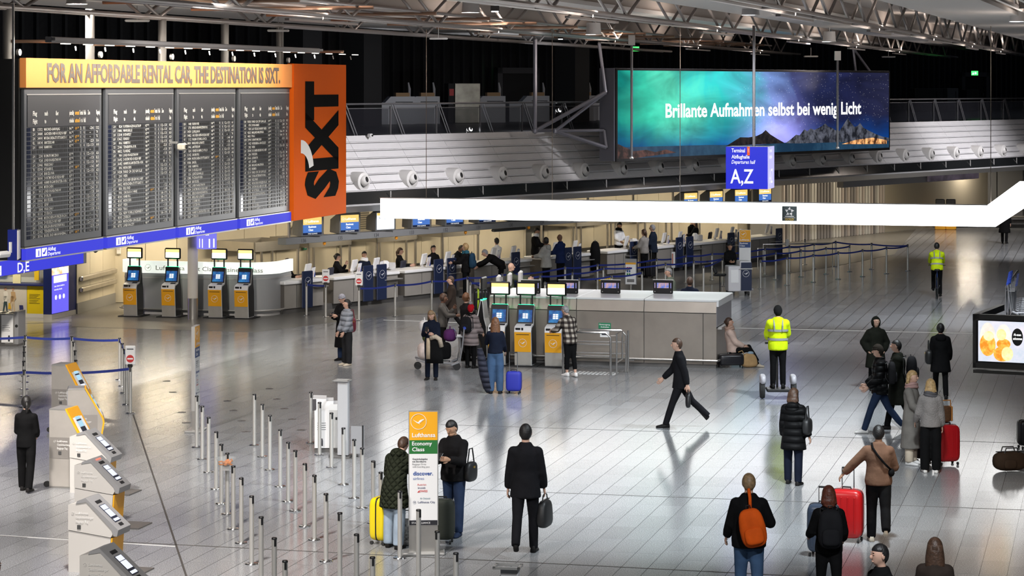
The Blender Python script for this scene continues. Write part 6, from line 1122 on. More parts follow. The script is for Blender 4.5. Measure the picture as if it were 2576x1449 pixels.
tr0 = thing('luggage_trolley', 'parked luggage trolley at the right edge, nearest in its row', 'trolley', G(2590, 800), RH+R(85), 'parked trolleys at the right edge'); trolley(tr0, TBLUE)
for k_ in range(1, 8):
    q = G(2590, 800)+U*(k_*.62)+VV*(-.015*k_); dup(tr0, q, RH+R(85), 'parked luggage trolley at the right edge, %s in its row' % ordinal(k_), 'parked trolleys at the right edge')
t = thing('trolley_rail', 'chrome post rail guiding the parked trolleys', 'rail', G(2531, 800), RH); MB().tube([(0, 0, .9), (.1, 6.5, .9)], .035, 8).build('rail', CHROME, t, smooth=True)
for k_ in range(5): MB().tube([(.02*k_, .1+k_*1.2, 0), (.02*k_, .1+k_*1.2, .9)], .035, 8).build('post', CHROME, t, smooth=True)
t = thing('trolley_machine', 'rounded orange trolley deposit machine at the right edge', 'machine', G(2600, 812), RH); MB().bx(-.25, .25, 0, .3, .0, 1.25, .08).build('body', BLACK, t); MB().bx(-.22, .22, -.02, .0, .35, 1.2, .01).build('orange_front', mat('machine_orange', (.75, .16, .01), .4), t); 
for k_ in range(2): MB().bx(-.17, -.10, -.03, -.02, .52+k_*.11, .60+k_*.11).build('button', mat('machine_green', (.08, .3, .1), .4), t)
# ================================================================ people
JOBS = []
SK = {'fair': mat('skin_fair', (.56, .34, .25), .55), 'tan': mat('skin_tan', (.42, .24, .15), .55), 'brown': mat('skin_brown', (.16, .08, .05), .5)}
EYE = mat('eye_dark', (.02, .015, .012), .3); LIPM = mat('lip_red', (.32, .10, .09), .5)
HAIRS = {n: mat('hair_'+n, c, .5, noise=.35, nscale=30, bump=.35, bscale=45) for n, c in {'black': (.010, .009, .009), 'brown': (.06, .03, .017), 'red': (.10, .025, .012), 'blond': (.42, .27, .12), 'dblond': (.22, .14, .07), 'grey': (.24, .24, .25), 'auburn': (.13, .055, .022)}.items()}
def ell_rings(c, rx, ry, rz, n=14, k=9, rot=None, f=None):
    rings = []
    for i in range(k+1):
        e = -math.pi/2+math.pi*i/k; r_ = max(math.cos(e), .03); row = []
        for j in range(n):
            a = 2*math.pi*j/n; p = V((math.cos(a)*r_, math.sin(a)*r_, math.sin(e))); s = f(p) if f else 1
            q = V((p.x*rx*s, p.y*ry*s, p.z*rz*s)); row.append(c+(rot @ q if rot else q))
        rings.append(row)
    return rings
def ering(c, X, Y, rx, ry, n=16): return [c+X*(rx*math.cos(2*math.pi*k/n))+Y*(ry*math.sin(2*math.pi*k/n)) for k in range(n)]
def bake_jobs():
    tmp = []
    for mb, vox, it, final, extras, matlist in JOBS:
        o = bpy.data.objects.new('tmp', mb.mesh('tmp')); COL.objects.link(o)
        r_ = o.modifiers.new('r', 'REMESH'); r_.mode = 'VOXEL'; r_.voxel_size = vox
        s_ = o.modifiers.new('s', 'SMOOTH'); s_.iterations = it; s_.factor = .5
        tmp.append(o)
    dg_ = bpy.context.evaluated_depsgraph_get(); dg_.update()
    for o, (mb, vox, it, final, extras, matlist) in zip(tmp, JOBS):
        me = bpy.data.meshes.new_from_object(o.evaluated_get(dg_))
        if extras:
            vs = [v.co.copy() for v in me.vertices]; fs = [tuple(p.vertices) for p in me.polygons]; mi = [0]*len(fs)
            for m_i, ex in extras:
                n0 = len(vs); vs += [V(v) for v in ex.v]; fs += [tuple(i+n0 for i in f_) for f_ in ex.f]; mi += [m_i]*len(ex.f)
            me2 = bpy.data.meshes.new('body'); me2.from_pydata(vs, [], fs); me2.update(); me2.polygons.foreach_set('material_index', mi); bpy.data.meshes.remove(me); me = me2
        me.materials.clear()
        for m_ in matlist: me.materials.append(m_)
        me.polygons.foreach_set('use_smooth', [True]*len(me.polygons)); me.update()
        old = final.data; final.data = me; old_mesh = old; bpy.data.meshes.remove(old_mesh)
        om = o.data; bpy.data.objects.remove(o); bpy.data.meshes.remove(om)
def job(mb, vox, it, name, parent, mats, extras=None):
    o = bpy.data.objects.new(name, bpy.data.meshes.new(name)); COL.objects.link(o); o.parent = parent
    JOBS.append((mb, vox, it, o, extras, mats)); return o
def person(label, loc, heading, H=1.7, skin='fair', hair=('short', 'brown'), top=None, hem=.10, thick=.018, legs=None, wide=1.0, shoe=None, thigh=((0, 0), (0, 0)), arms=((4, 8, 12, 0), (4, 8, 12, 0)), lean=0.0, head=(0, 0), girth=1.0, seat=None, female=False, scarf=None, hood=False, z0=0.0, curl=(.55, .55), under=None, stripes=None, shorts=None, glasses=False, beard=False):
    t = thing('person', label, 'person', (loc.x, loc.y, z0), R(heading)); k = H/1.75; d = loc.y
    vox = .017 if d < 48 else (.021 if d < 62 else .027)
    X, Y, Z = V((1, 0, 0)), V((0, 1, 0)), V((0, 0, 1))
    # ---- skeleton: index 0 = left (+X), 1 = right (-X)
    hips, knees, ankles = [], [], []
    for i, sx in enumerate((1, -1)):
        a, kb = R(thigh[i][0]), R(thigh[i][1]); sp = thigh[i][2] if len(thigh[i]) > 2 else .03
        h = V((sx*.09, 0, -.05))*k; kn = h+V((sx*sp, -math.sin(a), -math.cos(a))).normalized()*.43*k; an = kn+V((sx*sp*.3, -math.sin(a-kb), -math.cos(a-kb))).normalized()*.41*k
        hips.append(h); knees.append(kn); ankles.append(an)
    low = min(a.z for a in ankles)
    pz = (seat if seat is not None else (.085*k-low)); P0 = V((0, 0, pz))
    hips = [p+P0 for p in hips]; knees = [p+P0 for p in knees]; ankles = [p+P0 for p in ankles]
    cl, sl_ = math.cos(R(lean)), math.sin(R(lean))
    def T(p): p = p*k; return P0+V((p.x, p.y*cl-p.z*sl_, p.y*sl_+p.z*cl))
    Yl = V((0, cl, sl_)); g = girth; sw = .142 if female else .160
    TOR = [(-.12, .10, .085), (-.04, .168 if female else .158, .118), (.08, .150, .108), (.19, .128 if female else .142, .100), (.31, .150, .115), (.40, .148, .108), (.455, .118, .085), (.50, .080, .068), (.54, .060, .058)]
    sh = [T(V((sx*sw, 0, .425))) for sx in (1, -1)]
    elb, wri, udir, fdir = [], [], [], []
    for i, sx in enumerate((1, -1)):
        a, c, e, inn = [R(v) for v in arms[i]]
        # arm frame leans with the trunk a little
        ud = V((sx*math.sin(c), -math.sin(a)*math.cos(c), -math.cos(a)*math.cos(c))); fd = V((sx*math.sin(c-inn), -math.sin(a+e)*math.cos(c-inn), -math.cos(a+e)*math.cos(c-inn)))
        el = sh[i]+ud*.285*k; elb.append(el); wri.append(el+fd*.25*k); udir.append(ud); fdir.append(fd)
    # ---- head
    nb_ = T(V((0, 0, .52))); hr = M.Rotation(R(head[0]), 3, 'Z') @ M.Rotation(R(head[1]+lean*.45), 3, 'X')
    hc = T(V((0, -.012, .585)))+hr @ V((0, -.018, .10))*k
    body = MB()
    body.loft([ering(T(V((0, 0, z))), X, Yl, rx*k*.93*g, ry*k*.93*g) for z, rx, ry in TOR])
    body.tube([T(V((0, .005, .48))), hc-hr @ V((0, -.01, .06))*k], .055*k, 12)
    body.loft(ell_rings(hc, .081*k, .096*k, .113*k, rot=hr)); body.loft(ell_rings(hc+hr @ V((0, -.028, -.052))*k, .056*k, .062*k, .068*k, rot=hr))
    for i in (0, 1):
        body.tube([sh[i]+V((0, 0, .01)), sh[i].lerp(elb[i], .5), elb[i], elb[i].lerp(wri[i], .4), wri[i], wri[i]+fdir[i]*.02], [.056*k, .048*k, .040*k, .040*k, .027*k, .025*k], 10)
        body.loft(ell_rings(sh[i], .058*k, .058*k, .058*k)); body.loft(ell_rings(elb[i], .041*k, .041*k, .041*k))
        body.tube([hips[i], hips[i].lerp(knees[i], .4), knees[i], knees[i].lerp(ankles[i], .35), ankles[i]], [.083*k, .078*k, .053*k, .054*k, .036*k], 10); body.loft(ell_rings(knees[i], .054*k, .054*k, .054*k)); body.loft(ell_rings(hips[i], .088*k, .09*k, .09*k))
    # ---- face, ears, hands joined to the body
    face = MB(); eyes = MB(); lips = MB()
    face.loft(ell_rings(hc+hr @ V((0, -.101, -.018))*k, .014*k, .020*k, .026*k, 8, 5, rot=hr))
    for sx in (1, -1):
        face.loft(ell_rings(hc+hr @ V((sx*.078, .008, -.01))*k, .012*k, .022*k, .034*k, 8, 5, rot=hr)); eyes.loft(ell_rings(hc+hr @ V((sx*.031, -.086, .012))*k, .013*k, .008*k, .008*k, 8, 4, rot=hr)); eyes.loft(ell_rings(hc+hr @ V((sx*.031, -.088, .036))*k, .019*k, .007*k, .005*k, 8, 4, rot=hr))
        if glasses: eyes.ring(.020*k, .026*k, .004, M.Translation(hc+hr @ V((sx*.031, -.098, .012))*k) @ (hr @ M.Rotation(R(90), 3, 'X')).to_4x4(), 12)
    lips.loft(ell_rings(hc+hr @ V((0, -.085, -.067))*k, .026*k, .009*k, .008*k, 8, 4, rot=hr))
    if beard: eyes.loft(ell_rings(hc+hr @ V((0, -.03, -.072))*k, .060*k, .066*k, .055*k, 12, 6, rot=hr, f=lambda p: 1 if p.z < .25 else .9))
    for i, sx in enumerate((1, -1)):
        D = fdir[i]; nrm = V((-sx, 0, 0))-D*V((-sx, 0, 0)).dot(D)
        nrm = nrm.normalized() if nrm.length > .2 else V((0, -1, 0)); S_ = D.cross(nrm).normalized(); w0 = wri[i]; hk = k
        if S_.dot(V((0, -1, 0))) < 0: S_ = -S_      # S_ points to the thumb side (forward)
        face.loft([ering(w0+D*(.0+.028*q)*hk, S_, nrm, r1*hk, r2*hk, 10) for q, r1, r2 in ((-.3, .026, .022), (.6, .034, .018), (1.8, .042, .016), (3.1, .042, .014), (3.5, .036, .010))])
        cu = curl[i]
        for f_, (off, ln) in enumerate(((.031, .070), (.011, .078), (-.010, .072), (-.030, .056))):
            b0 = w0+(D*.092+S_*off)*hk; d1 = (D*math.cos(cu*.6)+nrm*math.sin(cu*.6)).normalized(); b1 = b0+d1*ln*.5*hk; d2 = (D*math.cos(cu*1.6)+nrm*math.sin(cu*1.6)).normalized(); b2 = b1+d2*ln*.5*hk
            face.tube([b0-D*.01, b1, b2], [.0095*hk, .009*hk, .007*hk], 6)
        b0 = w0+(D*.03+S_*.034)*hk; face.tube([b0, b0+(D*.030+S_*.022+nrm*.012*cu)*hk, b0+(D*.060+S_*.026+nrm*.030*cu)*hk], [.012*hk, .011*hk, .008*hk], 6)
    job(body, vox, 3, 'body', t, [SK[skin], EYE if not beard else HAIRS['black'], LIPM], [(0, face), (1, eyes), (2, lips)])
    # ---- trousers
    tr = MB(); wd = wide
    tr.loft([ering(P0+V((0, 0, z*k)), X, Y, rx*k*g, ry*k*g) for z, rx, ry in ((-.13, .10, .09), (-.05, .172, .125), (.04, .162, .118), (.09, .150, .112))])
    for i in (0, 1):
        e_ = ankles[i]+(ankles[i]-knees[i]).normalized()*.03*k if not shorts else knees[i].lerp(ankles[i], .8)
        tr.tube([hips[i]+V((0, 0, .01)), hips[i].lerp(knees[i], .45), knees[i], knees[i].lerp(e_, .5), e_+V((0, 0, .0 if not shorts else .0))], [.098*k*g, .090*k*(.5+.5*wd), .070*k*wd, .068*k*wd, .060*k*wd], 12); tr.loft(ell_rings(knees[i], .070*k*wd, .070*k*wd, .070*k*wd))
    job(tr, vox, 3, 'trousers', t, [legs or cloth('black', (.006, .006, .0065))])
    # ---- shoes
    for i, sx in enumerate((1, -1)):
        sd_ = (ankles[i]-knees[i]).normalized(); pit = math.asin(max(-1, min(1, sd_.y)))  # foot pitch follows a raised shin
        ang = 0 if sd_.z < -.97 or ankles[i].z < .10*k+.02 else pit*1.0
        rm = M.Rotation(-ang, 3, 'X') @ M.Rotation(R(sx*8), 3, 'Z'); A = ankles[i]
        def ring_(y, w_, z0_, z1_): return [A+rm @ V(p)*k for p in ((-w_, y, z0_), (-w_*.6, y, z0_-.004), (w_*.6, y, z0_-.004), (w_, y, z0_), (w_, y, z1_*.4+z0_*.6), (w_*.6, y, z1_), (-w_*.6, y, z1_), (-w_, y, z1_*.4+z0_*.6))]
        sh_ = MB().loft([ring_(.075, .022, -.078, -.03), ring_(.06, .036, -.08, .01), ring_(.0, .040, -.08, .02), ring_(-.06, .043, -.08, -.015), ring_(-.13, .048, -.08, -.035), ring_(-.175, .038, -.08, -.045), ring_(-.195, .02, -.075, -.06)])
        o = sh_.build('shoe', shoe or cloth('shoe_black', (.015, .014, .014), .5, .1), t, smooth='all')
    # ---- upper garment
    tp = MB(); q = thick; tm = top or cloth('black', (.006, .006, .0065))
    rows_ = [(z, rx*g+q, ry*g+q) for z, rx, ry in TOR if z > -.01]; base = []
    if hem <= .16: base = [(-hem, (.165 if female else .160)*g+q, .122*g+q), (-.02, .166*g+q, .122*g+q)] if hem > .03 else [(-hem, .155*g+q, .115*g+q)]
    else:
        n_ = 4
        for j in range(n_+1): f_ = 1-j/n_; base.append((-.04-(hem-.04)*f_, (.168+.055*f_*min(1, hem/.5))*g+q, (.125+.05*f_*min(1, hem/.5))*g+q))
    def Tc(z): return T(V((0, 0, z))) if z > -.03 else P0+V((0, 0, z*k))+V((0, .0, 0))
    if seat is not None: base = [(z, rx, ry) for z, rx, ry in base if z > -.12]
    tp.loft([ering(Tc(z), X, Yl if z > -.03 else Y, rx*k, ry*k) for z, rx, ry in base+rows_])
    for i in (0, 1):
        tp.tube([sh[i]+V((0, 0, .012)), sh[i].lerp(elb[i], .5), elb[i], elb[i].lerp(wri[i], .5), wri[i]-fdir[i]*.01], [(.052+q)*k, (.051+q)*k, (.046+q)*k, (.045+q*.9)*k, (.036+q*.7)*k], 12); tp.loft(ell_rings(sh[i]-V((0, 0, .005)), (.056+q)*k, (.055+q)*k, (.052+q)*k)); tp.loft(ell_rings(elb[i], (.047+q)*k, (.047+q)*k, (.047+q)*k))
    tp.loft([ering(T(V((0, .005, .50))), X, Yl, .078*k, .072*k), ering(T(V((0, .002, .56))), X, Yl, (.066+q*.4)*k, (.064+q*.4)*k)])
    job(tp, vox, 3, 'jacket' if thick > .02 else 'top', t, [tm])
    if stripes:
        for z in (.06, .25):
            rx = .140+q+.016; MB().loft([ering(T(V((0, 0, z))), X, Yl, (rx+.012)*k*g, (.105+q+.012)*k*g, 24), ering(T(V((0, 0, z+.05))), X, Yl, (rx+.012)*k*g, (.107+q+.012)*k*g, 24)], cap=False).build('reflective_stripe', stripes, t, smooth='all')
        for sx in (1, -1): MB().tube([T(V((sx*.085, .118+q, .26))), T(V((sx*.09, .118+q, .38))), T(V((sx*.09, .06, .50)))], .018*k, 6).build('reflective_brace', stripes, t)
    # ---- hair and headgear
    style, hn = hair; hm = HAIRS.get(hn) or hn
    def cap(r0, m, name, low=-.1, frontz=.42, rr=1.09):
        def f_(p):
            if p.y < -.15 and p.z < frontz: return .8
            if p.y < .25 and p.z < -.05+low: return .8
            return rr
        return MB().loft(ell_rings(hc+hr @ V((0, .008, .004))*k, .083*k, .097*k, .112*k, 20, 14, hr, f_)).build(name, m, t, smooth='all')
    if style in ('short', 'long', 'pony', 'bun', 'bob'): cap(0, hm, 'hair', low=-.1 if style == 'short' else -.35, rr=1.09 if style == 'short' else 1.15)
    if style in ('long', 'bob'):
        ln = .36 if style == 'long' else .15
        hb = MB().loft([[hc+hr @ V((x*w_, y0+yy, 0))*k+hr @ V((0, 0, z))*k*1.0 for x, yy in ((-1, -.03), (-.95, .02), (-.5, .05), (0, .06), (.5, .05), (.95, .02), (1, -.03), (.6, -.01), (0, .01), (-.6, -.01))] for w_, y0, z in ((.090, .055, .05), (.105, .06, -.04), (.116, .065, -.12), (.118, .07, -ln*.75), (.092, .075, -ln), (.05, .08, -ln-.02))])
        hb.build('hair_length', hm, t, smooth='all')
    if style == 'pony': MB().tube([hc+hr @ V((0, .09, .03))*k, hc+hr @ V((0, .13, -.03))*k, hc+hr @ V((0, .12, -.14))*k, hc+hr @ V((.01, .11, -.22))*k], [.028*k, .034*k, .028*k, .008*k], 8).build('ponytail', hm, t, smooth='all')
    if style == 'bun': MB().loft(ell_rings(hc+hr @ V((0, .105, .02))*k, .042*k, .036*k, .042*k)).build('hair_bun', hm, t, smooth='all')
    if style == 'curly':
        rnd = random.Random(len(label)); MB().loft(ell_rings(hc+hr @ V((0, .018, .022))*k, .098*k, .11*k, .125*k, 20, 14, hr, lambda p: .75 if (p.y < -.35 and p.z < .35) else rnd.uniform(.92, 1.1))).build('hair', hm, t, smooth='all')
    if style in ('beanie', 'pompom'):
        cap(0, hm, 'knit_hat', low=.0, frontz=.30, rr=1.16); MB().loft([ering(hc+hr @ V((0, 0, .02))*k, hr @ X, hr @ Y, .088*k, .107*k, 20), ering(hc+hr @ V((0, 0, .055))*k, hr @ X, hr @ Y, .087*k, .106*k, 20)]).build('hat_rim', hm, t, smooth='all')
        if style == 'pompom': MB().loft(ell_rings(hc+hr @ V((0, .04, .15))*k, .05*k, .05*k, .05*k)).build('pompom', HAIRS['grey'], t, smooth='all')
    if hood or style == 'hood':
        up = style == 'hood'
        if up: MB().loft(ell_rings(hc+hr @ V((0, .02, -.01))*k, .115*k, .13*k, .15*k, 20, 14, hr, lambda p: .55 if (p.y < -.45 and abs(p.x) < .75 and p.z < .6) else 1)).build('hood', tm, t, smooth='all')
        else: MB().loft(ell_rings(T(V((0, .10, .47))), .13*k, .075*k, .10*k)).build('hood', tm, t, smooth='all')
    if scarf:
        sc = MB()
        for z, r_ in ((.50, .10), (.55, .092)): sc.tube([T(V((r_*math.cos(a)*1.05, r_*math.sin(a)-.01, z+.015*math.sin(2*a)))) for a in [2*math.pi*j/14 for j in range(15)]], .036*k, 8)
        sc.build('scarf', scarf, t, smooth='all')
    return t, dict(sh=sh, wri=wri, hc=hc, T=T, k=k, P0=P0, loc=loc, h=R(heading), z0=z0, fd=fdir, ank=ankles)
def wpt(inf, p):  # a point in a person's frame, in the world
    c, s = math.cos(inf['h']), math.sin(inf['h']); return V((inf['loc'].x+p.x*c-p.y*s, inf['loc'].y+p.x*s+p.y*c, inf['z0']+p.z))
BLK = cloth('black', (.006, .006, .0065)); BLK2 = cloth('soft_black', (.009, .0085, .009)); NVY = cloth('navy', (.008, .011, .022)); JEAN = cloth('blue_denim', (.045, .085, .16)); DJEAN = cloth('dark_denim', (.018, .03, .065)); LJEAN = cloth('light_denim', (.30, .37, .45)); WSHOE = cloth('white_shoe', (.72, .70, .68), .5, .1); CSHOE = cloth('cream_shoe', (.55, .48, .38), .6, .1)
def fab(name, col, kind):
    m = cloth(name, col) if name not in [] else None
    nt = m.node_tree; b = nt.nodes['Principled BSDF']; L = nt.links.new; tc = nt.nodes.new('ShaderNodeTexCoord')
    if kind == 'plaid':
        def wave(axis, sc):
            w_ = nt.nodes.new('ShaderNodeTexWave'); w_.bands_direction = axis; w_.inputs['Scale'].default_value = sc; w_.inputs['Distortion'].default_value = 0; L(tc.outputs['Object'], w_.inputs['Vector']); r_ = nt.nodes.new('ShaderNodeMath'); r_.operation = 'GREATER_THAN'; r_.inputs[1].default_value = .5; L(w_.outputs['Fac'], r_.inputs[0]); return r_.outputs[0]
        a, c = wave('X', 2.6), wave('Z', 2.6); ad = nt.nodes.new('ShaderNodeMath'); ad.operation = 'ADD'; L(a, ad.inputs[0]); L(c, ad.inputs[1]); hf = nt.nodes.new('ShaderNodeMath'); hf.operation = 'MULTIPLY'; hf.inputs[1].default_value = .5; L(ad.outputs[0], hf.inputs[0])
        r_ = nt.nodes.new('ShaderNodeValToRGB'); e = r_.color_ramp.elements; r_.color_ramp.interpolation = 'CONSTANT'; e[0].position = 0; e[0].color = (.42, .38, .33, 1); e[1].position = .4; e[1].color = (.09, .075, .065, 1); q = e.new(.8); q.color = (.025, .02, .02, 1); L(hf.outputs[0], r_.inputs['Fac']); L(r_.outputs['Color'], b.inputs['Base Color'])
    elif kind == 'quilt':
        mp = nt.nodes.new('ShaderNodeMapping'); mp.inputs['Rotation'].default_value = (0, R(45), 0); L(tc.outputs['Object'], mp.inputs['Vector']); ws_ = []
        for ax in 'XZ':
            w_ = nt.nodes.new('ShaderNodeTexWave'); w_.bands_direction = ax; w_.inputs['Scale'].default_value = 4.2; L(mp.outputs['Vector'], w_.inputs['Vector']); pw = nt.nodes.new('ShaderNodeMath'); pw.operation = 'POWER'; pw.inputs[1].default_value = .35; L(w_.outputs['Fac'], pw.inputs[0]); ws_.append(pw.outputs[0])
        mn = nt.nodes.new('ShaderNodeMath'); mn.operation = 'MINIMUM'; L(ws_[0], mn.inputs[0]); L(ws_[1], mn.inputs[1]); bp = nt.nodes.new('ShaderNodeBump'); bp.inputs['Strength'].default_value = 1; bp.inputs['Distance'].default_value = .03; L(mn.outputs[0], bp.inputs['Height']); L(bp.outputs['Normal'], b.inputs['Normal'])
    elif kind == 'puffer':
        w_ = nt.nodes.new('ShaderNodeTexWave'); w_.bands_direction = 'Z'; w_.inputs['Scale'].default_value = 2.6; w_.inputs['Distortion'].default_value = .6; L(tc.outputs['Object'], w_.inputs['Vector']); pw = nt.nodes.new('ShaderNodeMath'); pw.operation = 'POWER'; pw.inputs[1].default_value = .4; L(w_.outputs['Fac'], pw.inputs[0]); bp = nt.nodes.new('ShaderNodeBump'); bp.inputs['Strength'].default_value = .9; bp.inputs['Distance'].default_value = .04; L(pw.outputs[0], bp.inputs['Height']); L(bp.outputs['Normal'], b.inputs['Normal'])
        b.inputs['Roughness'].default_value = .5
    return m
PLAID = fab('plaid', (.2, .17, .15), 'plaid'); QUILT = fab('olive_quilt', (.022, .026, .016), 'quilt'); PUFFG = fab('pale_puffer', (.27, .29, .33), 'puffer'); PUFFM = fab('mauve_puffer', (.24, .20, .20), 'puffer'); PUFFB = fab('black_puffer', (.006, .006, .0065), 'puffer'); HIVIS = cloth('hivis', (.62, .80, .012), .6); REFL = mat('reflective_tape', (.30, .31, .32), .4); OLIVE = cloth('olive_green', (.055, .065, .045)); COATG = cloth('grey_coat', (.17, .155, .14)); WOOL = cloth('grey_wool', (.24, .22, .21), .9, .8, 40); BROWN = cloth('camel_sweater', (.145, .08, .052)); HOODIE = cloth('hoodie_grey', (.36, .36, .34)); SUIT = cloth('charcoal_suit', (.010, .010, .012)); ROSE = cloth('rose_fleece', (.58, .44, .38)); CREAMT = cloth('cream_trousers', (.55, .46, .36)); DOLIV = cloth('dark_olive', (.010, .011, .008)); SHIRT = cloth('white_shirt', (.7, .7, .7)); DKCOAT = cloth('dark_brown_coat', (.03, .022, .018))
ST, STR = ((2, 2), (-2, 2)), lambda a: ((a, 4), (-a, a*.9))
def GD(px, d): return V(((px-CX)/F*d, d, 0))
PH_ = ((30, 6, 75, 25), (30, 6, 75, 25))  # both hands in front, on a phone
pl = {}
person('woman in black uniform with dark tied hair walking away at the left edge', G(66, 1236), 176, 1.58, hair=('pony', 'black'), top=BLK, hem=.14, thick=.022, legs=BLK, wide=1.15, thigh=((10, 4), (-10, 10)), arms=((12, 8, 60, 20), (8, 8, 55, 20)), female=True, head=(20, 0))
pl['beanie'] = person('person in grey knit hat and long black coat looking at a phone', G(863, 907), -35, 1.63, hair=('beanie', cloth('grey_knit', (.33, .33, .38), .9, .8, 50)), top=BLK2, hem=.62, thick=.035, legs=DJEAN, arms=PH_, head=(5, 14), glasses=True, female=True)[1]
person('person in pale blue-grey puffer jacket and wide black jeans looking up', G(873, 919), -58, 1.58, hair=('bun', 'black'), top=PUFFG, hem=.06, thick=.045, legs=cloth('washed_black', (.022, .022, .024)), wide=1.35, shoe=CSHOE, arms=((12, 5, 20, 5), (10, 6, 18, 5)), head=(-10, -12), female=True)
pl['blond'] = person('woman with long blond hair in navy sportswear holding a phone', G(1086, 955), -8, 1.60, hair=('long', 'dblond'), top=NVY, hem=.12, thick=.025, legs=NVY, wide=1.05, arms=((18, 8, 85, 30), (30, 8, 85, 30)), head=(-4, 24), female=True)[1]
person('woman in grey jacket with short brown hair behind the trolley, hand at her chin', G(1113, 897), 78, 1.55, skin='brown', hair=('curly', 'brown'), top=cloth('grey_leather', (.07, .065, .06), .5), hem=.14, thick=.025, arms=((35, 5, 110, 20), (40, 0, 50, 20)), head=(0, 8), female=True)
pl['redhat'] = person('woman in red pompom hat and mauve padded coat by the island', G(1184, 926), 150, 1.52, hair=('pompom', cloth('red_knit', (.42, .012, .02), .9, .8, 50)), top=PUFFM, hem=.34, thick=.05, legs=BLK, scarf=BLK, arms=((20, 10, 45, 10), (10, 14, 40, 10)), head=(10, 0), female=True)[1]
person('woman with curly copper hair in black coat behind the red hat', G(1172, 908), 130, 1.64, hair=('curly', 'auburn'), top=BLK2, hem=.40, thick=.03, legs=BLK, arms=((35, 8, 40, 10), (20, 8, 30, 10)), female=True)
pl['jeans'] = person('woman with long brown hair in navy sweater and wide jeans at a kiosk', G(1246, 990), 180, 1.66, hair=('long', 'auburn'), top=NVY, hem=.04, thick=.018, legs=JEAN, wide=1.35, arms=((35, 12, 50, 15), (8, 12, 40, 5)), female=True)[1]
person('grey-haired man in brown plaid shirt leaning at the rightmost kiosk', G(1434, 947), -148, 1.66, hair=('short', 'grey'), top=PLAID, hem=.16, thick=.03, legs=BLK, wide=.92, shorts=True, shoe=WSHOE, thigh=((6, 2, -.08), (-8, 6, -.06)), lean=14, arms=((35, 10, 40, 10), (20, 22, 60, 10)), head=(12, 14))
person('woman in pale fleece and scarf sitting on a suitcase against the island end', G(1843, 922), 88, 1.64, hair=('bun', 'brown'), top=ROSE, hem=.10, thick=.04, legs=BLK, shoe=CSHOE, thigh=((101, 70, .0), (94, 66, .02)), seat=.44, lean=-10, scarf=cloth('pink_scarf', (.42, .28, .22)), arms=((26, 4, 38, 14), (30, 4, 34, 18)), head=(-8, -4), female=True)
pl['walker'] = person('man in dark suit striding to the left in front of the island', G(1712, 1074), -92, 1.80, hair=('short', 'brown'), top=SUIT, hem=.17, thick=.025, legs=SUIT, thigh=((22, 4), (-30, 18)), arms=((-22, 5, 12, 0), (26, 5, 20, 0)), lean=4)[1]
pl['seg'] = person('man in yellow high-visibility jacket standing on a two-wheeled transporter', G(1957, 1003), 178, 1.76, hair=('beanie', cloth('black_knit', (.012, .012, .012), .9)), top=HIVIS, hem=.16, thick=.045, legs=BLK, stripes=REFL, z0=.24, arms=((32, 10, 30, 14), (32, 10, 30, 14)), girth=1.05)[1]
pl['bike'] = person('cyclist in yellow high-visibility jacket riding away', G(2357, 748), 172, 1.74, hair=('short', 'black'), top=HIVIS, hem=.10, thick=.04, legs=BLK, stripes=REFL, seat=.98, thigh=((55, 70), (15, 25)), arms=((48, 6, 15, 2), (48, 6, 15, 2)), lean=14)[1]
person('woman in hooded dark green parka with hands in pockets facing the camera', G(2203, 982), 8, 1.62, hair=('hood', 'brown'), top=DOLIV, hem=.42, thick=.05, legs=BLK, arms=((-16, 30, 42, 50), (-16, 30, 42, 50)), thigh=((3, 2), (-3, 2)), glasses=True, female=True)
pl['capman'] = person('man in dark cap and black jacket striding left in white sneakers', G(2213, 1088), -95, 1.76, hair=('beanie', cloth('dark_cap', (.03, .025, .02), .8)), top=PUFFB, hem=.16, thick=.045, legs=DJEAN, shoe=WSHOE, thigh=((24, 6), (-24, 14)), arms=((10, 8, 40, 10), (12, 8, 40, 10)), head=(-6, 6))[1]
pl['olivecoat'] = person('person in long dark coat with backpack walking behind the man in the cap', G(2258, 1078), -100, 1.76, hair=('short', 'black'), top=DOLIV, hem=.46, thick=.045, legs=BLK, thigh=((16, 4), (-16, 10)), arms=((10, 8, 40, 10), (8, 8, 30, 8)))[1]
pl['blackcoat'] = person('person in black hooded coat walking away on the right with a shoulder bag', G(2366, 1002), 175, 1.62, hair=('bun', 'black'), top=BLK, hem=.34, thick=.045, legs=BLK, thigh=((12, 3), (-10, 8)), arms=((10, 10, 25, 8), (10, 12, 20, 8)), hood=True, female=True)[1]
person('blond woman in long grey coat and pink scarf turned to her companion', G(2292, 1168), 62, 1.66, hair=('bob', 'blond'), top=COATG, hem=.66, thick=.028, legs=CREAMT, wide=1.3, shoe=WSHOE, scarf=cloth('dusty_scarf', (.36, .22, .20)), arms=((20, 6, 50, 16), (18, 6, 40, 12)), female=True)
pl['wool'] = person('blond woman in grey wool jacket and wide black trousers, back turned', G(2341, 1189), 172, 1.62, hair=('bob', 'blond'), top=WOOL, hem=.10, thick=.035, legs=BLK, wide=1.4, shoe=WSHOE, arms=((10, 16, 30, 4), (4, 10, 12, 4)), female=True, scarf=cloth('grey_collar', (.10, .095, .10)))[1]
pl['brown'] = person('man in camel sweater walking away pulling two suitcases', G(2210, 1364), 172, 1.72, skin='tan', hair=('short', 'black'), top=BROWN, hem=.10, thick=.028, legs=BLK, wide=1.15, shoe=CSHOE, thigh=((6, 2), (-14, 42)), arms=((12, 44, 8, 4), (18, 16, 60, 20)), girth=1.1)[1]
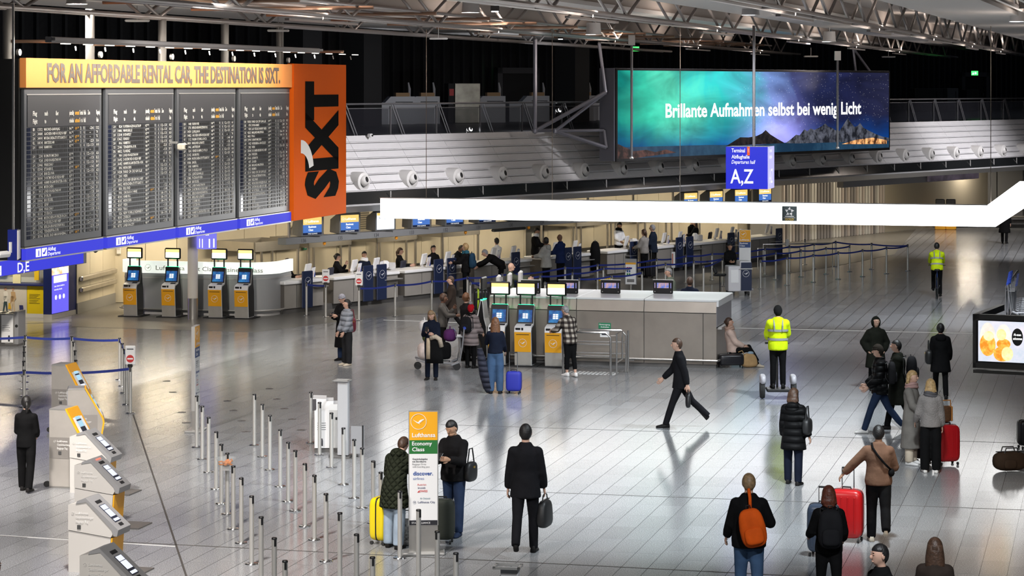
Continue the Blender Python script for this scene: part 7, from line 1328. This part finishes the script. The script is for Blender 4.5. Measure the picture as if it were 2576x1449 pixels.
pl['pack'] = person('woman with auburn hair and black backpack walking away at the lower edge', GD(2085, 30.8), 178, 1.62, hair=('bob', 'red'), top=BLK, hem=.12, thick=.03, legs=BLK, thigh=((8, 3), (-10, 14)), arms=((20, 16, 45, 10), (16, 14, 40, 10)), female=True)[1]
pl['orange'] = person('man with fair hair, black sweater and orange bag at the lower edge', GD(1884, 30.9), 178, 1.76, hair=('short', 'dblond'), top=BLK, hem=.14, thick=.03, legs=JEAN, wide=1.15, thigh=((6, 3), (-8, 10)), arms=((16, 14, 20, 4), (10, 24, 70, 24)), girth=1.2)[1]
person('dark-haired man in black coat crossing the lower edge, head and shoulders showing', GD(2218, 26.2), -70, 1.75, hair=('short', 'black'), top=BLK, hem=.2, thick=.03, legs=BLK)
person('woman with long dark brown hair at the lower edge, only her head showing', GD(2352, 27.0), 170, 1.66, hair=('long', 'brown'), top=DKCOAT, hem=.2, thick=.03, legs=BLK, female=True)
pl['coat'] = person('woman in black padded coat standing alone with a handbag, back turned', G(1996, 1219), 158, 1.62, hair=('bob', 'brown'), top=PUFFB, hem=.32, thick=.045, legs=NVY, wide=1.15, thigh=((6, 2, .06), (-3, 3)), arms=((6, 10, 14, 2), (0, 14, 20, 0)), female=True, head=(-10, 0), hood=True)[1]
pl['suit'] = person('tall man in dark suit walking away with a black bag', G(1322, 1392), 176, 1.86, hair=('short', 'black'), top=SUIT, hem=.20, thick=.03, legs=SUIT, thigh=((-20, 22), (8, 2)), arms=((6, 10, 12, 2), (8, 10, 14, 2)))[1]
person('person in dark green quilted coat and pale jeans bending over luggage', G(992, 1378), 158, 1.66, hair=('short', 'brown'), top=QUILT, hem=.34, thick=.045, legs=LJEAN, wide=1.35, lean=26, thigh=((6, 10), (-4, 4)), arms=((25, 18, 60, 24), (25, 14, 60, 24)), head=(0, 25), hood=True, female=True)
pl['phone'] = person('bearded man in black jacket and blue jeans looking at his phone', G(1142, 1345), -28, 1.74, skin='tan', hair=('short', 'black'), top=BLK2, hem=.14, thick=.03, legs=DJEAN, wide=1.1, shoe=cloth('navy_shoe', (.02, .03, .06), .6), arms=((28, 10, 75, 32), (28, 10, 75, 32)), head=(-6, 24), girth=1.15, thigh=((8, 3, .08), (-4, 3, .05)), beard=True)[1]
person('bald bearded man in olive sweater raising a phone to take a photo', GD(1283, 68.0), 88, 1.76, hair=('none', 'black'), top=OLIVE, hem=.10, thick=.025, legs=BLK, arms=((72, 2, 18, 6), (72, 2, 18, 6)), beard=True)
def atw(px, o): return wt(px, o)
CU, SF = -127, 52
pl['back'] = person('curly blond traveller in dark jacket with blue backpack at the desk', atw(1172, 1.5), CU+20, 1.70, hair=('curly', 'blond'), top=BLK2, hem=.16, thick=.03, legs=BLK, arms=((35, 10, 50, 15), (35, 10, 50, 15)), scarf=cloth('teal_scarf', (.03, .12, .17)))[1]
person('grey-haired man in black jacket bending down beside the desk', atw(1262, 1.7), -92, 1.74, hair=('short', 'grey'), top=BLK2, hem=.14, thick=.035, legs=BLK, lean=58, arms=((60, 8, 10, 0), (50, 8, 10, 0)), head=(0, -4), thigh=((4, 4), (8, 8)))
person('clerk in pale blouse with dark bun, back turned behind the desk', atw(1250, -.35), -150, 1.62, hair=('bun', 'black'), top=SHIRT, hem=.05, thick=.015, legs=BLK, arms=((30, 8, 40, 10), (30, 8, 40, 10)), female=True, z0=.0)
person('clerk in dark suit and tie standing behind the desk looking down', atw(1346, -.2), 75, 1.72, skin='tan', hair=('short', 'black'), top=BLK, hem=.16, thick=.025, legs=BLK, arms=((30, 8, 55, 15), (30, 8, 55, 15)), head=(0, 20), scarf=SHIRT, z0=.18, glasses=True)
person('traveller in light grey hoodie with dark hair at the desk', atw(1374, 1.55), CU, 1.68, skin='brown', hair=('curly', 'black'), top=HOODIE, hem=.24, thick=.045, legs=BLK, arms=((30, 12, 50, 15), (30, 12, 50, 15)), hood=True, female=True)
person('bald man in dark blue jacket at the desk beside the grey hoodie', atw(1410, 1.45), CU, 1.76, skin='brown', hair=('none', 'grey'), top=cloth('royal_navy', (.012, .022, .075)), hem=.18, thick=.03, legs=BLK, arms=((30, 8, 50, 15), (30, 8, 50, 15)))
person('bearded clerk in dark waistcoat and white sleeves at the narrow desk', atw(1556, -.2), 40, 1.68, skin='tan', hair=('short', 'black'), top=SHIRT, hem=.10, thick=.02, legs=BLK, arms=((20, 12, 50, 15), (20, 12, 50, 15)), head=(0, 18), beard=True, z0=.18, scarf=BLK)
person('woman with grey-brown ponytail in grey sweater at the desk', atw(1621, 1.45), CU-8, 1.68, hair=('pony', 'brown'), top=cloth('sweat_grey', (.27, .255, .24)), hem=.10, thick=.035, legs=BLK, arms=((25, 12, 50, 15), (20, 12, 40, 10)), female=True)
person('tall grey-haired man in dark jacket beside the ponytailed woman', atw(1643, 1.2), CU+15, 1.80, hair=('short', 'grey'), top=cloth('ink_jacket', (.014, .02, .035)), hem=.18, thick=.03, legs=BLK, arms=((15, 10, 40, 10), (15, 10, 30, 10)))
person('clerk with big dark curls seen from behind at the desk', atw(1750, -.3), -110, 1.50, hair=('long', 'brown'), top=BLK, hem=.12, thick=.025, arms=((30, 10, 50, 15), (30, 10, 50, 15)), female=True, z0=.18)
person('clerk half hidden behind the one with big curls', atw(1740, -.8), 40, 1.52, hair=('short', 'black'), top=BLK, hem=.12, thick=.025, female=True, z0=.18)
person('attendant in black fleece standing behind the white mobile stand', G(1836, 732), 8, 1.56, skin='tan', hair=('bun', 'black'), top=BLK, hem=.14, thick=.03, arms=((25, 8, 60, 30), (25, 8, 60, 30)), female=True)
SEATED = dict(seat=.66, thigh=((80, 80), (80, 80)), z0=.16)
person('seated clerk with long brown hair at desk 136', atw(721, -.25), 70, 1.62, hair=('long', 'brown'), top=BLK, hem=.08, thick=.02, arms=((35, 8, 60, 15), (35, 8, 60, 15)), female=True, **SEATED)
person('seated clerk resting her chin on her hand behind the desk', atw(847, -.35), 85, 1.64, hair=('bun', 'black'), top=BLK, hem=.08, thick=.02, arms=((40, 6, 115, 15), (40, 8, 60, 20)), female=True, **SEATED)
person('seated clerk with white blouse and cravat at the long desk', atw(916, -.3), 20, 1.66, hair=('short', 'black'), top=NVY, hem=.08, thick=.02, arms=((35, 8, 60, 15), (35, 8, 60, 15)), scarf=SHIRT, female=True, **SEATED)
person('seated clerk with brown hair turned right at desk 134', atw(1005, -.4), 80, 1.66, hair=('pony', 'brown'), top=BLK, hem=.08, thick=.02, arms=((35, 8, 60, 15), (35, 8, 60, 15)), female=True, **SEATED)
person('laughing clerk with glasses and dark hair behind desk 133', atw(1090, -.3), 30, 1.66, hair=('pony', 'black'), top=BLK, hem=.08, thick=.025, arms=((25, 8, 60, 15), (25, 8, 60, 15)), female=True, glasses=True, head=(0, -6), **SEATED)
person('clerk bending over the desk left of the blue backpack', atw(1142, -.55), 60, 1.66, skin='brown', hair=('short', 'black'), top=BLK, hem=.08, thick=.02, lean=22, head=(0, 25), arms=((45, 8, 50, 15), (45, 8, 50, 15)), **SEATED)
person('dark-clad person hurrying past the belts left of the island', G(1136, 842), -85, 1.62, hair=('short', 'brown'), top=DKCOAT, hem=.3, thick=.03, thigh=STR(20), arms=((15, 6, 20, 0), (-15, 6, 20, 0)))
person('person in grey-green jacket passing behind the island', GD(1690, 66.4), -75, 1.76, hair=('short', 'grey'), top=cloth('sage_jacket', (.11, .125, .10)), hem=.14, thick=.035, thigh=STR(16), lean=6)
pl['navyback'] = person('man in navy jacket with shoulder strap behind the island, back turned', GD(1735, 62.8), 172, 1.76, hair=('short', 'brown'), top=NVY, hem=.14, thick=.035)[1]
person('distant person in black coat at the far right end of the hall', G(2527, 613), 160, 1.75, hair=('short', 'black'), top=BLK, hem=.5, thick=.04, thigh=STR(10))
person('person in black puffer jacket cut by the lower left corner', GD(-22, 25.8), 150, 1.68, hair=('short', 'black'), top=PUFFB, hem=.2, thick=.05)
# ================================================================ bags and luggage
def suitcase(label, loc, rot, col, w_=.44, d_=.26, h=.66, handle=.0, name=None, ribs=True, rough=.3, trim=None, tilt=0):
    t = thing('suitcase', label, 'suitcase', loc, rot); m = mat('case_%02d%02d%02d' % tuple(int(c*99) for c in col), col, rough); tr_ = trim or BLACK
    MB().loft(rbox(w_, d_, h-.06, 6, 24, 12, (0, 0, .06+(h-.06)/2))).build('shell', m, t, smooth='all')
    MB().loft(rbox(w_+.008, .03, h-.05, 7, 20, 12, (0, 0, .06+(h-.06)/2))).build('zip_band', tr_, t, smooth='all')
    if ribs:
        for x in (-.3, -.1, .1, .3):
            for s_ in (-1, 1): MB().bx(x*w_-.012, x*w_+.012, s_*d_/2-.006, s_*d_/2+.006, .14, h-.10, .004).build('rib', m, t)
    for x in (-1, 1):
        for y in (-1, 1): MB().lathe([(.028, -.014), (.028, .014)], 10, M.Translation((x*(w_/2-.05), y*(d_/2-.04), .028)) @ M.Rotation(R(90), 4, 'Y')).build('wheel', RUBBER, t)
    MB().tube([(-.07, 0, h-.01), (-.06, 0, h+.03), (.06, 0, h+.03), (.07, 0, h-.01)], .011, 7).build('top_grip', BLACK, t)
    if handle: MB().tube([(-.09, d_*.3, h-.03), (-.09, d_*.3, h+handle), (.09, d_*.3, h+handle), (.09, d_*.3, h-.03)], .009, 7).build('pull_handle', CHROME, t); MB().tube([(-.09, d_*.3, h+handle), (.09, d_*.3, h+handle)], .015, 8).build('handle_grip', BLACK, t)
    return t
suitcase('red hard suitcase with chrome handle pulled by the man in camel', G(2130, 1361), R(-20), (.45, .010, .012), .50, .32, .78, .30)
suitcase('slate blue suitcase beside the pulled red one', G(2072, 1398), R(-20), (.05, .07, .11), .46, .30, .76, .22)
suitcase('tall glossy red suitcase beside the woman in grey wool', G(2382, 1168), R(15), (.42, .008, .012), .42, .30, .72, .12)
suitcase('bright yellow suitcase behind the person in the quilted coat', G(966, 1366), R(60), (.80, .62, .01), .46, .28, .70)
suitcase('dark green soft suitcase behind the economy class sign', G(1113, 1366), R(-8), (.022, .026, .018), .36, .26, .66, ribs=False, rough=.8)
suitcase('blue and black suitcase with raised handle beside the woman in jeans', G(1293, 990), R(170), (.012, .02, .30), .34, .26, .50, .42, ribs=False, rough=.6)
suitcase('black suitcase with a green strap in front of the desks', GD(1210, 72.0), RH+R(20), (.012, .012, .016), .46, .28, .68, .0)
t = thing('luggage_strap', 'yellow-green strap around the black suitcase by the desks', 'strap', GD(1210, 72.0), RH+R(20)); MB().bx(-.12, -.07, -.155, -.145, .06, .68).bx(-.12, -.07, -.15, .15, .683, .69).build('strap', mat('lime_strap', (.45, .65, .02), .6), t); MB().box((-.095, -.16, .4), (.07, .02, .05)).build('buckle', BLACK, t)
suitcase('black suitcase lying flat under the seated woman', G(1838, 924)+VV*.0, R(4), (.012, .012, .012), .62, .42, .33, ribs=False, rough=.5)
suitcase('black suitcase between the two blond women', G(2318, 1160), R(20), (.012, .012, .014), .36, .24, .52)
suitcase('black rolling case of the travellers at the desk', atw(1640, 1.9), RW, (.014, .014, .016), .44, .28, .64, .35)
suitcase('black suitcase at the right edge beyond the duffel bag', G(2588, 1128), R(10), (.01, .01, .012), .42, .28, .55)
def backpack(label, inf, col, w_=.30, h=.46, d_=.18, off=(0, 0), pocket=None, z=.25, side=0.0, tiltz=0.0, strap=True):
    q = wpt(inf, inf['T'](V((off[0], .135+d_/2+off[1], z)))); m = cloth('pack_%02d%02d%02d' % tuple(int(c*99) for c in col), col, .75)
    t = thing('backpack', label, 'backpack', (q.x, q.y, q.z-h/2), inf['h']+tiltz)
    MB().loft(rbox(w_, d_, h, 3.4, 20, 12, (0, 0, h/2), lambda c: 1-.12*max(0, c))).build('bag', m, t, smooth='all'); MB().loft(rbox(w_*.75, d_*.5, h*.45, 3.4, 16, 10, (0, d_*.42, h*.32))).build('front_pocket', pocket or m, t, smooth='all')
    MB().tube([(-.03, -.02, h-.01), (-.025, -.02, h+.04), (.025, -.02, h+.04), (.03, -.02, h-.01)], .008, 6).build('loop', BLACK, t)
    if strap:
        for s_ in (-1, 1): MB().tube([(s_*.09, -d_/2+.01, h*.12), (s_*.125, -d_/2-.05, h*.3), (s_*.11, -d_/2-.05, h*.95), (s_*.09, -d_/2+.0, h*.98)], .014, 6).build('strap', BLACK, t)
    return t
backpack('black backpack on the woman with auburn hair', pl['pack'], (.014, .014, .016), .32, .50, .20)
backpack('small black backpack on the woman with the red hat', pl['redhat'], (.013, .013, .014), .28, .40, .14, (0, .04))
backpack('blue and black backpack of the curly blond traveller', pl['back'], (.02, .055, .10), .30, .50, .18)
backpack('black rounded backpack on the person in the long dark coat', pl['olivecoat'], (.012, .012, .013), .32, .48, .22, (0, .03))
backpack('black backpack on the man in the dark cap', pl['capman'], (.02, .02, .022), .30, .44, .16, (0, .02))
t = backpack('slouching orange bag hung over one shoulder of the fair-haired man', pl['orange'], (.60, .085, .008), .34, .50, .20, (-.08, .03), z=.16, tiltz=0, strap=False); MB().tube([(-.02, -.05, .46), (-.05, -.08, .62), (-.06, -.16, .72)], .022, 8).build('shoulder_strap', cloth('pack_orange_strap', (.60, .085, .008)), t, smooth='all'); t.rotation_euler.y = R(12)
def handbag(label, inf, i, col, w_=.30, d_=.12, h=.24, drop=.10, name='handbag', cat='handbag', mm=None, rx=0.0):
    hp = inf['wri'][i]+inf['fd'][i]*.09*inf['k']; q = wpt(inf, hp); t = thing(name, label, cat, (q.x, q.y, q.z-drop-h), inf['h']+rx); m = mm or mat('leather_%02d%02d%02d' % tuple(int(c*99) for c in col), col, .5, noise=.15)
    MB().loft(rbox(w_, d_, h, 3.6, 20, 10, (0, 0, h/2), lambda c: 1-.10*c)).build('bag', m, t, smooth='all'); MB().tube([(-w_*.28, 0, h-.02), (-w_*.2, 0, h+drop*.7), (0, 0, h+drop), (w_*.2, 0, h+drop*.7), (w_*.28, 0, h-.02)], .009, 7).build('handle', m, t); MB().bx(-w_*.4, w_*.4, -d_*.1, d_*.1, h-.012, h+.004).build('zip', BLACK, t); return t
handbag('black holdall carried by the tall man in the suit', pl['suit'], 1, (.012, .012, .013), .42, .16, .40, .10, 'holdall', 'bag', rx=R(75))
handbag('flat black briefcase of the striding man', pl['walker'], 0, (.01, .01, .011), .40, .10, .30, .05, 'briefcase', 'briefcase')
handbag('large black tote bag of the woman with the red hat', pl['redhat'], 0, (.006, .006, .0065), .44, .14, .42, .14, 'tote_bag', 'bag', rx=R(25))
def sidebag(label, inf, p, col, w_, d_, h, name='shoulder_bag', strap_to=(0, 0, .48)):
    q = wpt(inf, inf['T'](V(p))); t = thing(name, label, 'bag', (q.x, q.y, q.z-h/2), inf['h']+R(90)); m = mat('leather_%02d%02d%02d' % tuple(int(c*99) for c in col), col, .5, noise=.15)
    MB().loft(rbox(w_, d_, h, 3.4, 18, 10, (0, 0, h/2))).build('bag', m, t, smooth='all'); MB().tube([(-w_*.35, 0, h*.9), (-w_*.15, .0, h+.20), (w_*.15, .0, h+.20), (w_*.35, 0, h*.9)], .012, 6).build('strap', m, t); MB().box((0, -d_/2, h*.75), (.05, .012, .03)).build('clasp', mat('brass', (.6, .4, .1), .3, .9), t)
sidebag('black quilted handbag on the shoulder of the woman in the padded coat', pl['coat'], (-.27, .02, .12), (.012, .012, .013), .30, .14, .28)
sidebag('black shoulder bag of the person in the black hooded coat', pl['blackcoat'], (.28, .02, .02), (.006, .006, .0065), .36, .16, .32)
sidebag('black messenger bag at the hip of the bearded man with phone', pl['phone'], (.25, .08, .0), (.014, .014, .015), .30, .12, .30)
sidebag('dark red cloth bag of the person in the knit hat', pl['beanie'], (.27, .05, -.02), (.16, .012, .03), .26, .10, .36)
t = thing('crossbody_strap', 'black crossbody strap over the camel sweater', 'strap', (pl['brown']['loc'].x, pl['brown']['loc'].y, 0), pl['brown']['h']); T_ = pl['brown']['T']
MB().tube([T_(V((.10, .02, .535))), T_(V((.09, .11, .48))), T_(V((.02, .165, .38))), T_(V((-.09, .165, .25))), T_(V((-.19, .08, .14)))], .016, 6).build('strap', BLK, t, smooth='all'); MB().loft(ell_rings(T_(V((-.19, .06, .10))), .05, .07, .06)).build('pouch', BLK, t, smooth='all')
def phone(label, inf, i=0):
    a, b_ = inf['wri'][0]+inf['fd'][0]*.09, inf['wri'][1]+inf['fd'][1]*.09; c = (a+b_)/2 if i == 2 else (a, b_)[i]; q = wpt(inf, c+V((0, -.01, .03))); t = thing('mobile_phone', label, 'phone', q, inf['h']); MB().box((0, 0, 0), (.075, .012, .15), M.Rotation(R(-50), 3, 'X'), .004).build('body', BLACK, t); MB().box((0, .006, .006), (.066, .004, .135), M.Rotation(R(-50), 3, 'X')).build('screen', mat('phone_glass', (.02, .025, .03), .1), t)
phone('phone held by the bearded man in the black jacket', pl['phone'], 2); phone('phone held by the long-haired blond woman', pl['blond'], 1); phone('phone held by the person in the knit hat', pl['beanie'], 2)
# coat over the arm, long padded coat, duffel and tote bags
q = wpt(pl['blond'], pl['blond']['wri'][0]); t = thing('draped_coat', 'black coat with beige lining draped over the blond woman\'s arm', 'coat', (q.x, q.y, 0), pl['blond']['h'])
MB().loft([ering(V((.05, -.03, z)), V((1, 0, 0)), V((0, 1, 0)), rx, ry, 16) for z, rx, ry in ((.42, .20, .05), (.6, .19, .06), (.9, .15, .06), (1.0, .10, .05))]).build('coat_body', BLK, t, smooth='all'); MB().loft([ering(V((-.10, -.07, z)), V((1, 0, 0)), V((0, 1, 0)), rx, .03, 10) for z, rx in ((.52, .05), (.8, .05), (1.0, .04))]).build('beige_lining', cloth('beige_lining', (.42, .33, .23)), t, smooth='all'); MB().tube([(-.05, -.07, 1.0), (.08, -.10, 1.04), (.17, -.08, .98), (.21, -.06, .80)], [.05, .055, .055, .05], 10).build('sheepskin_collar', cloth('sheepskin', (.45, .38, .30), .9, .9, 40), t, smooth='all')
q = wpt(pl['jeans'], V((.30, .0, 0))); t = thing('padded_coat', 'long dark padded coat hanging down beside the woman in jeans', 'coat', (q.x, q.y, 0), R(180)); MB().loft([ering(V((x, 0, z)), V((1, 0, 0)), V((0, 1, 0)), rx, ry, 14) for x, z, rx, ry in ((-.17, .02, .07, .05), (-.15, .12, .12, .09), (-.08, .4, .13, .10), (-.0, .75, .10, .09), (.05, 1.0, .06, .06))]).build('coat_body', fab('slate_puffer', (.028, .03, .045), 'puffer'), t, smooth='all'); MB().tube([(.03, -.07, 1.0), (-.05, -.09, .6), (-.09, -.08, .35)], [.04, .045, .04], 8).build('sleeve', fab('slate_puffer', (.028, .03, .045), 'puffer'), t, smooth='all')
def duffel(label, loc, rot, col, L_=.55, h=.30):
    t = thing('duffel_bag', label, 'bag', loc, rot); m = cloth('duffel_%02d%02d' % (int(col[0]*99), int(col[1]*99)), col, .7); MB().loft(rbox(L_, .30, h, 3, 20, 12, (0, 0, h/2+.01))).build('bag', m, t, smooth='all')
    for y in (-.08, .08): MB().tube([(-.14, y, h*.9), (-.10, y, h+.08), (.10, y, h+.08), (.14, y, h*.9)], .012, 6).build('handle', BLACK, t)
    MB().bx(-L_*.42, L_*.42, -.012, .012, h, h+.016).build('zip', BLACK, t); MB().loft(rbox(L_*.4, .06, h*.5, 3, 14, 8, (-.05, -.15, h*.42))).build('side_pocket', m, t, smooth='all'); return t
duffel('dark brown wheeled duffel bag lying on the floor at the right edge', G(2540, 1185), R(12), (.045, .028, .018), .62, .34)
t = thing('tote_bag', 'sand coloured shopping bag on the floor by the seated woman', 'bag', G(1884, 924), R(10)); MB().loft(rbox(.40, .22, .34, 3, 18, 10, (0, 0, .17), lambda c: 1-.2*c)).build('bag', cloth('sand_canvas', (.42, .27, .13)), t, smooth='all'); MB().tube([(-.12, -.05, .30), (-.2, -.1, .42), (-.28, -.06, .38)], .012, 6).build('handle', cloth('sand_canvas', (.42, .27, .13)), t); MB().loft(ell_rings(V((.04, 0, .34)), .08, .05, .05)).build('cloth_inside', cloth('inside_blue', (.25, .33, .4)), t, smooth='all')
q = G(2382, 1168); t = thing('tote_bag', 'brown leather tote standing on the tall red suitcase', 'bag', (q.x-.05, q.y, .76), R(15)); MB().loft(rbox(.26, .15, .30, 4, 18, 10, (0, 0, .15))).build('bag', mat('brown_leather', (.10, .045, .02), .45, noise=.3, nscale=30), t, smooth='all'); MB().tube([(-.10, -.06, .28), (-.09, -.07, .40), (.09, -.07, .40), (.10, -.06, .28)], .012, 7).build('handle', mat('tan_leather', (.45, .18, .04), .5), t); MB().bx(.11, .14, -.075, .075, .02, .29, .01).build('tan_trim', mat('tan_leather', (.45, .18, .04), .5), t)
t = thing('carrier_bag', 'black and white patterned bag at the foot of the economy sign', 'bag', G(1022, 1372), R(10)); MB().loft(rbox(.26, .18, .40, 3, 16, 10, (0, 0, .2))).build('bag', mat('leopard_print', (.30, .29, .28), .6, noise=.95, nscale=22), t, smooth='all'); MB().tube([(-.08, 0, .38), (-.06, 0, .52), (.06, 0, .52), (.08, 0, .38)], .01, 6).build('handle', BLACK, t)
# loaded luggage trolley in the middle of the hall
TL0 = G(1103, 928); t = thing('luggage_trolley', 'loaded luggage trolley beside the blond woman', 'trolley', TL0, R(-84)); trolley(t, TBLUE)
def onT(p): c, s = math.cos(R(-84)), math.sin(R(-84)); return V((TL0.x+p[0]*c-p[1]*s, TL0.y+p[0]*s+p[1]*c, p[2]))
def soft(label, p, dims, m, name, cat='bag', e=2.6):
    q = onT(p); t = thing(name, label, cat, q, R(-84)); MB().loft(rbox(*dims, e, 18, 12, (0, 0, dims[2]/2))).build('bag', m, t, smooth='all'); MB().tube([(-.08, 0, dims[2]-.03), (-.05, 0, dims[2]+.06), (.05, 0, dims[2]+.06), (.08, 0, dims[2]-.03)], .01, 6).build('handle', m, t)
soft('purple bag on the trolley', (0, .28, .66), (.40, .32, .30), cloth('purple', (.09, .025, .11)), 'travel_bag'); soft('pale pink plastic bag at the trolley front, low one', (0, -.36, .24), (.40, .30, .40), mat('pale_plastic', (.62, .52, .48), .35, noise=.2, nscale=9), 'carrier_bag'); soft('olive green bag stacked on the trolley', (0, -.22, .64), (.40, .34, .26), cloth('olive_bag', (.06, .075, .03)), 'travel_bag'); soft('white plastic bag on top of the trolley pile', (0, -.34, .88), (.34, .26, .30), mat('white_plastic_bag', (.68, .66, .66), .35, noise=.12, nscale=9), 'carrier_bag'); soft('black suitcase lying across the trolley deck', (0, .05, .24), (.44, .5, .40), BLK, 'travel_bag', e=5)
# segway under the man in yellow
sg = pl['seg']; t = thing('two_wheeled_transporter', 'grey two-wheeled transporter carrying the man in yellow', 'transporter', (sg['loc'].x, sg['loc'].y, 0), R(178))
MB().bx(-.26, .26, -.24, .24, .17, .235, .02).build('platform', BLACK, t)
for s_ in (-1, 1): MB().lathe([(.10, -.05), (.20, -.05), (.22, 0), (.20, .05), (.10, .05)], 22, M.Translation((s_*.34, 0, .22)) @ M.Rotation(R(90), 4, 'Y')).build('wheel', RUBBER, t, smooth=True); MB().loft(rbox(.14, .50, .22, 3, 16, 8, (s_*.33, -.02, .42))).build('fender', mat('fender_grey', (.45, .44, .48), .35), t, smooth='all')
MB().tube([(0, -.22, .2), (0, -.30, 1.18)], .025, 8).build('steering_post', DSTEEL, t); MB().tube([(-.26, -.30, 1.18), (.26, -.30, 1.18)], .02, 8).build('handlebar', BLACK, t)
# bicycle
bk = pl['bike']; t = thing('bicycle', 'blue bicycle ridden by the cyclist in yellow', 'bicycle', (bk['loc'].x, bk['loc'].y, 0), R(172)); BF = mat('bicycle_blue', (.015, .04, .16), .35)
for y in (-.52, .50):
    pts_ = [(0, y+.33*math.cos(2*math.pi*k_/24), .34+.33*math.sin(2*math.pi*k_/24)) for k_ in range(25)]; w_ = MB().tube(pts_, .018, 7, False).build('wheel', RUBBER, t, smooth=True)
    for k_ in range(8): a = math.pi*k_/8; MB().tube([(0, y+.32*math.cos(a), .34+.32*math.sin(a)), (0, y-.32*math.cos(a), .34-.32*math.sin(a))], .003, 4).build('spoke', CHROME, w_)
for a, b_ in (((0, .50, .34), (0, .05, .30)), ((0, .05, .30), (0, .18, .86)), ((0, .15, .75), (0, -.36, .80)), ((0, .05, .30), (0, -.38, .72)), ((0, -.52, .34), (0, -.36, .95)), ((0, .50, .34), (0, .16, .78))): MB().tube([a, b_], .018, 7).build('frame_tube', BF, t)
MB().tube([(-.28, -.25, 1.02), (-.1, -.36, 1.0), (.1, -.36, 1.0), (.28, -.25, 1.02)], .014, 7).build('handlebar', CHROME, t); MB().loft(rbox(.18, .26, .07, 3, 14, 8, (0, .19, .90))).build('saddle', BLACK, t, smooth='all'); MB().bx(-.16, .16, -.62, -.40, .75, .95, .02).build('front_basket', DSTEEL, t)
for s_ in (-1, 1): MB().tube([(s_*.06, .05, .30), (s_*.08, .05-s_*.12, .30-s_*.10)], .01, 6).build('crank', CHROME, t)
# black jacket over a chair-like stand at the narrow desk
t = thing('hanging_jacket', 'black jacket hung on a stand left of the clerk in the waistcoat', 'jacket', atw(1497, .9), RW); MB().loft([ering(V((0, 0, z)), V((1, 0, 0)), V((0, 1, 0)), rx, ry, 14) for z, rx, ry in ((.35, .20, .14), (.7, .22, .16), (1.05, .24, .15), (1.3, .18, .10), (1.38, .07, .06))]).build('jacket', BLK, t, smooth='all'); MB().tube([(0, 0, 0), (0, 0, 1.42)], .02, 8).build('stand', DSTEEL, t)
bake_jobs()
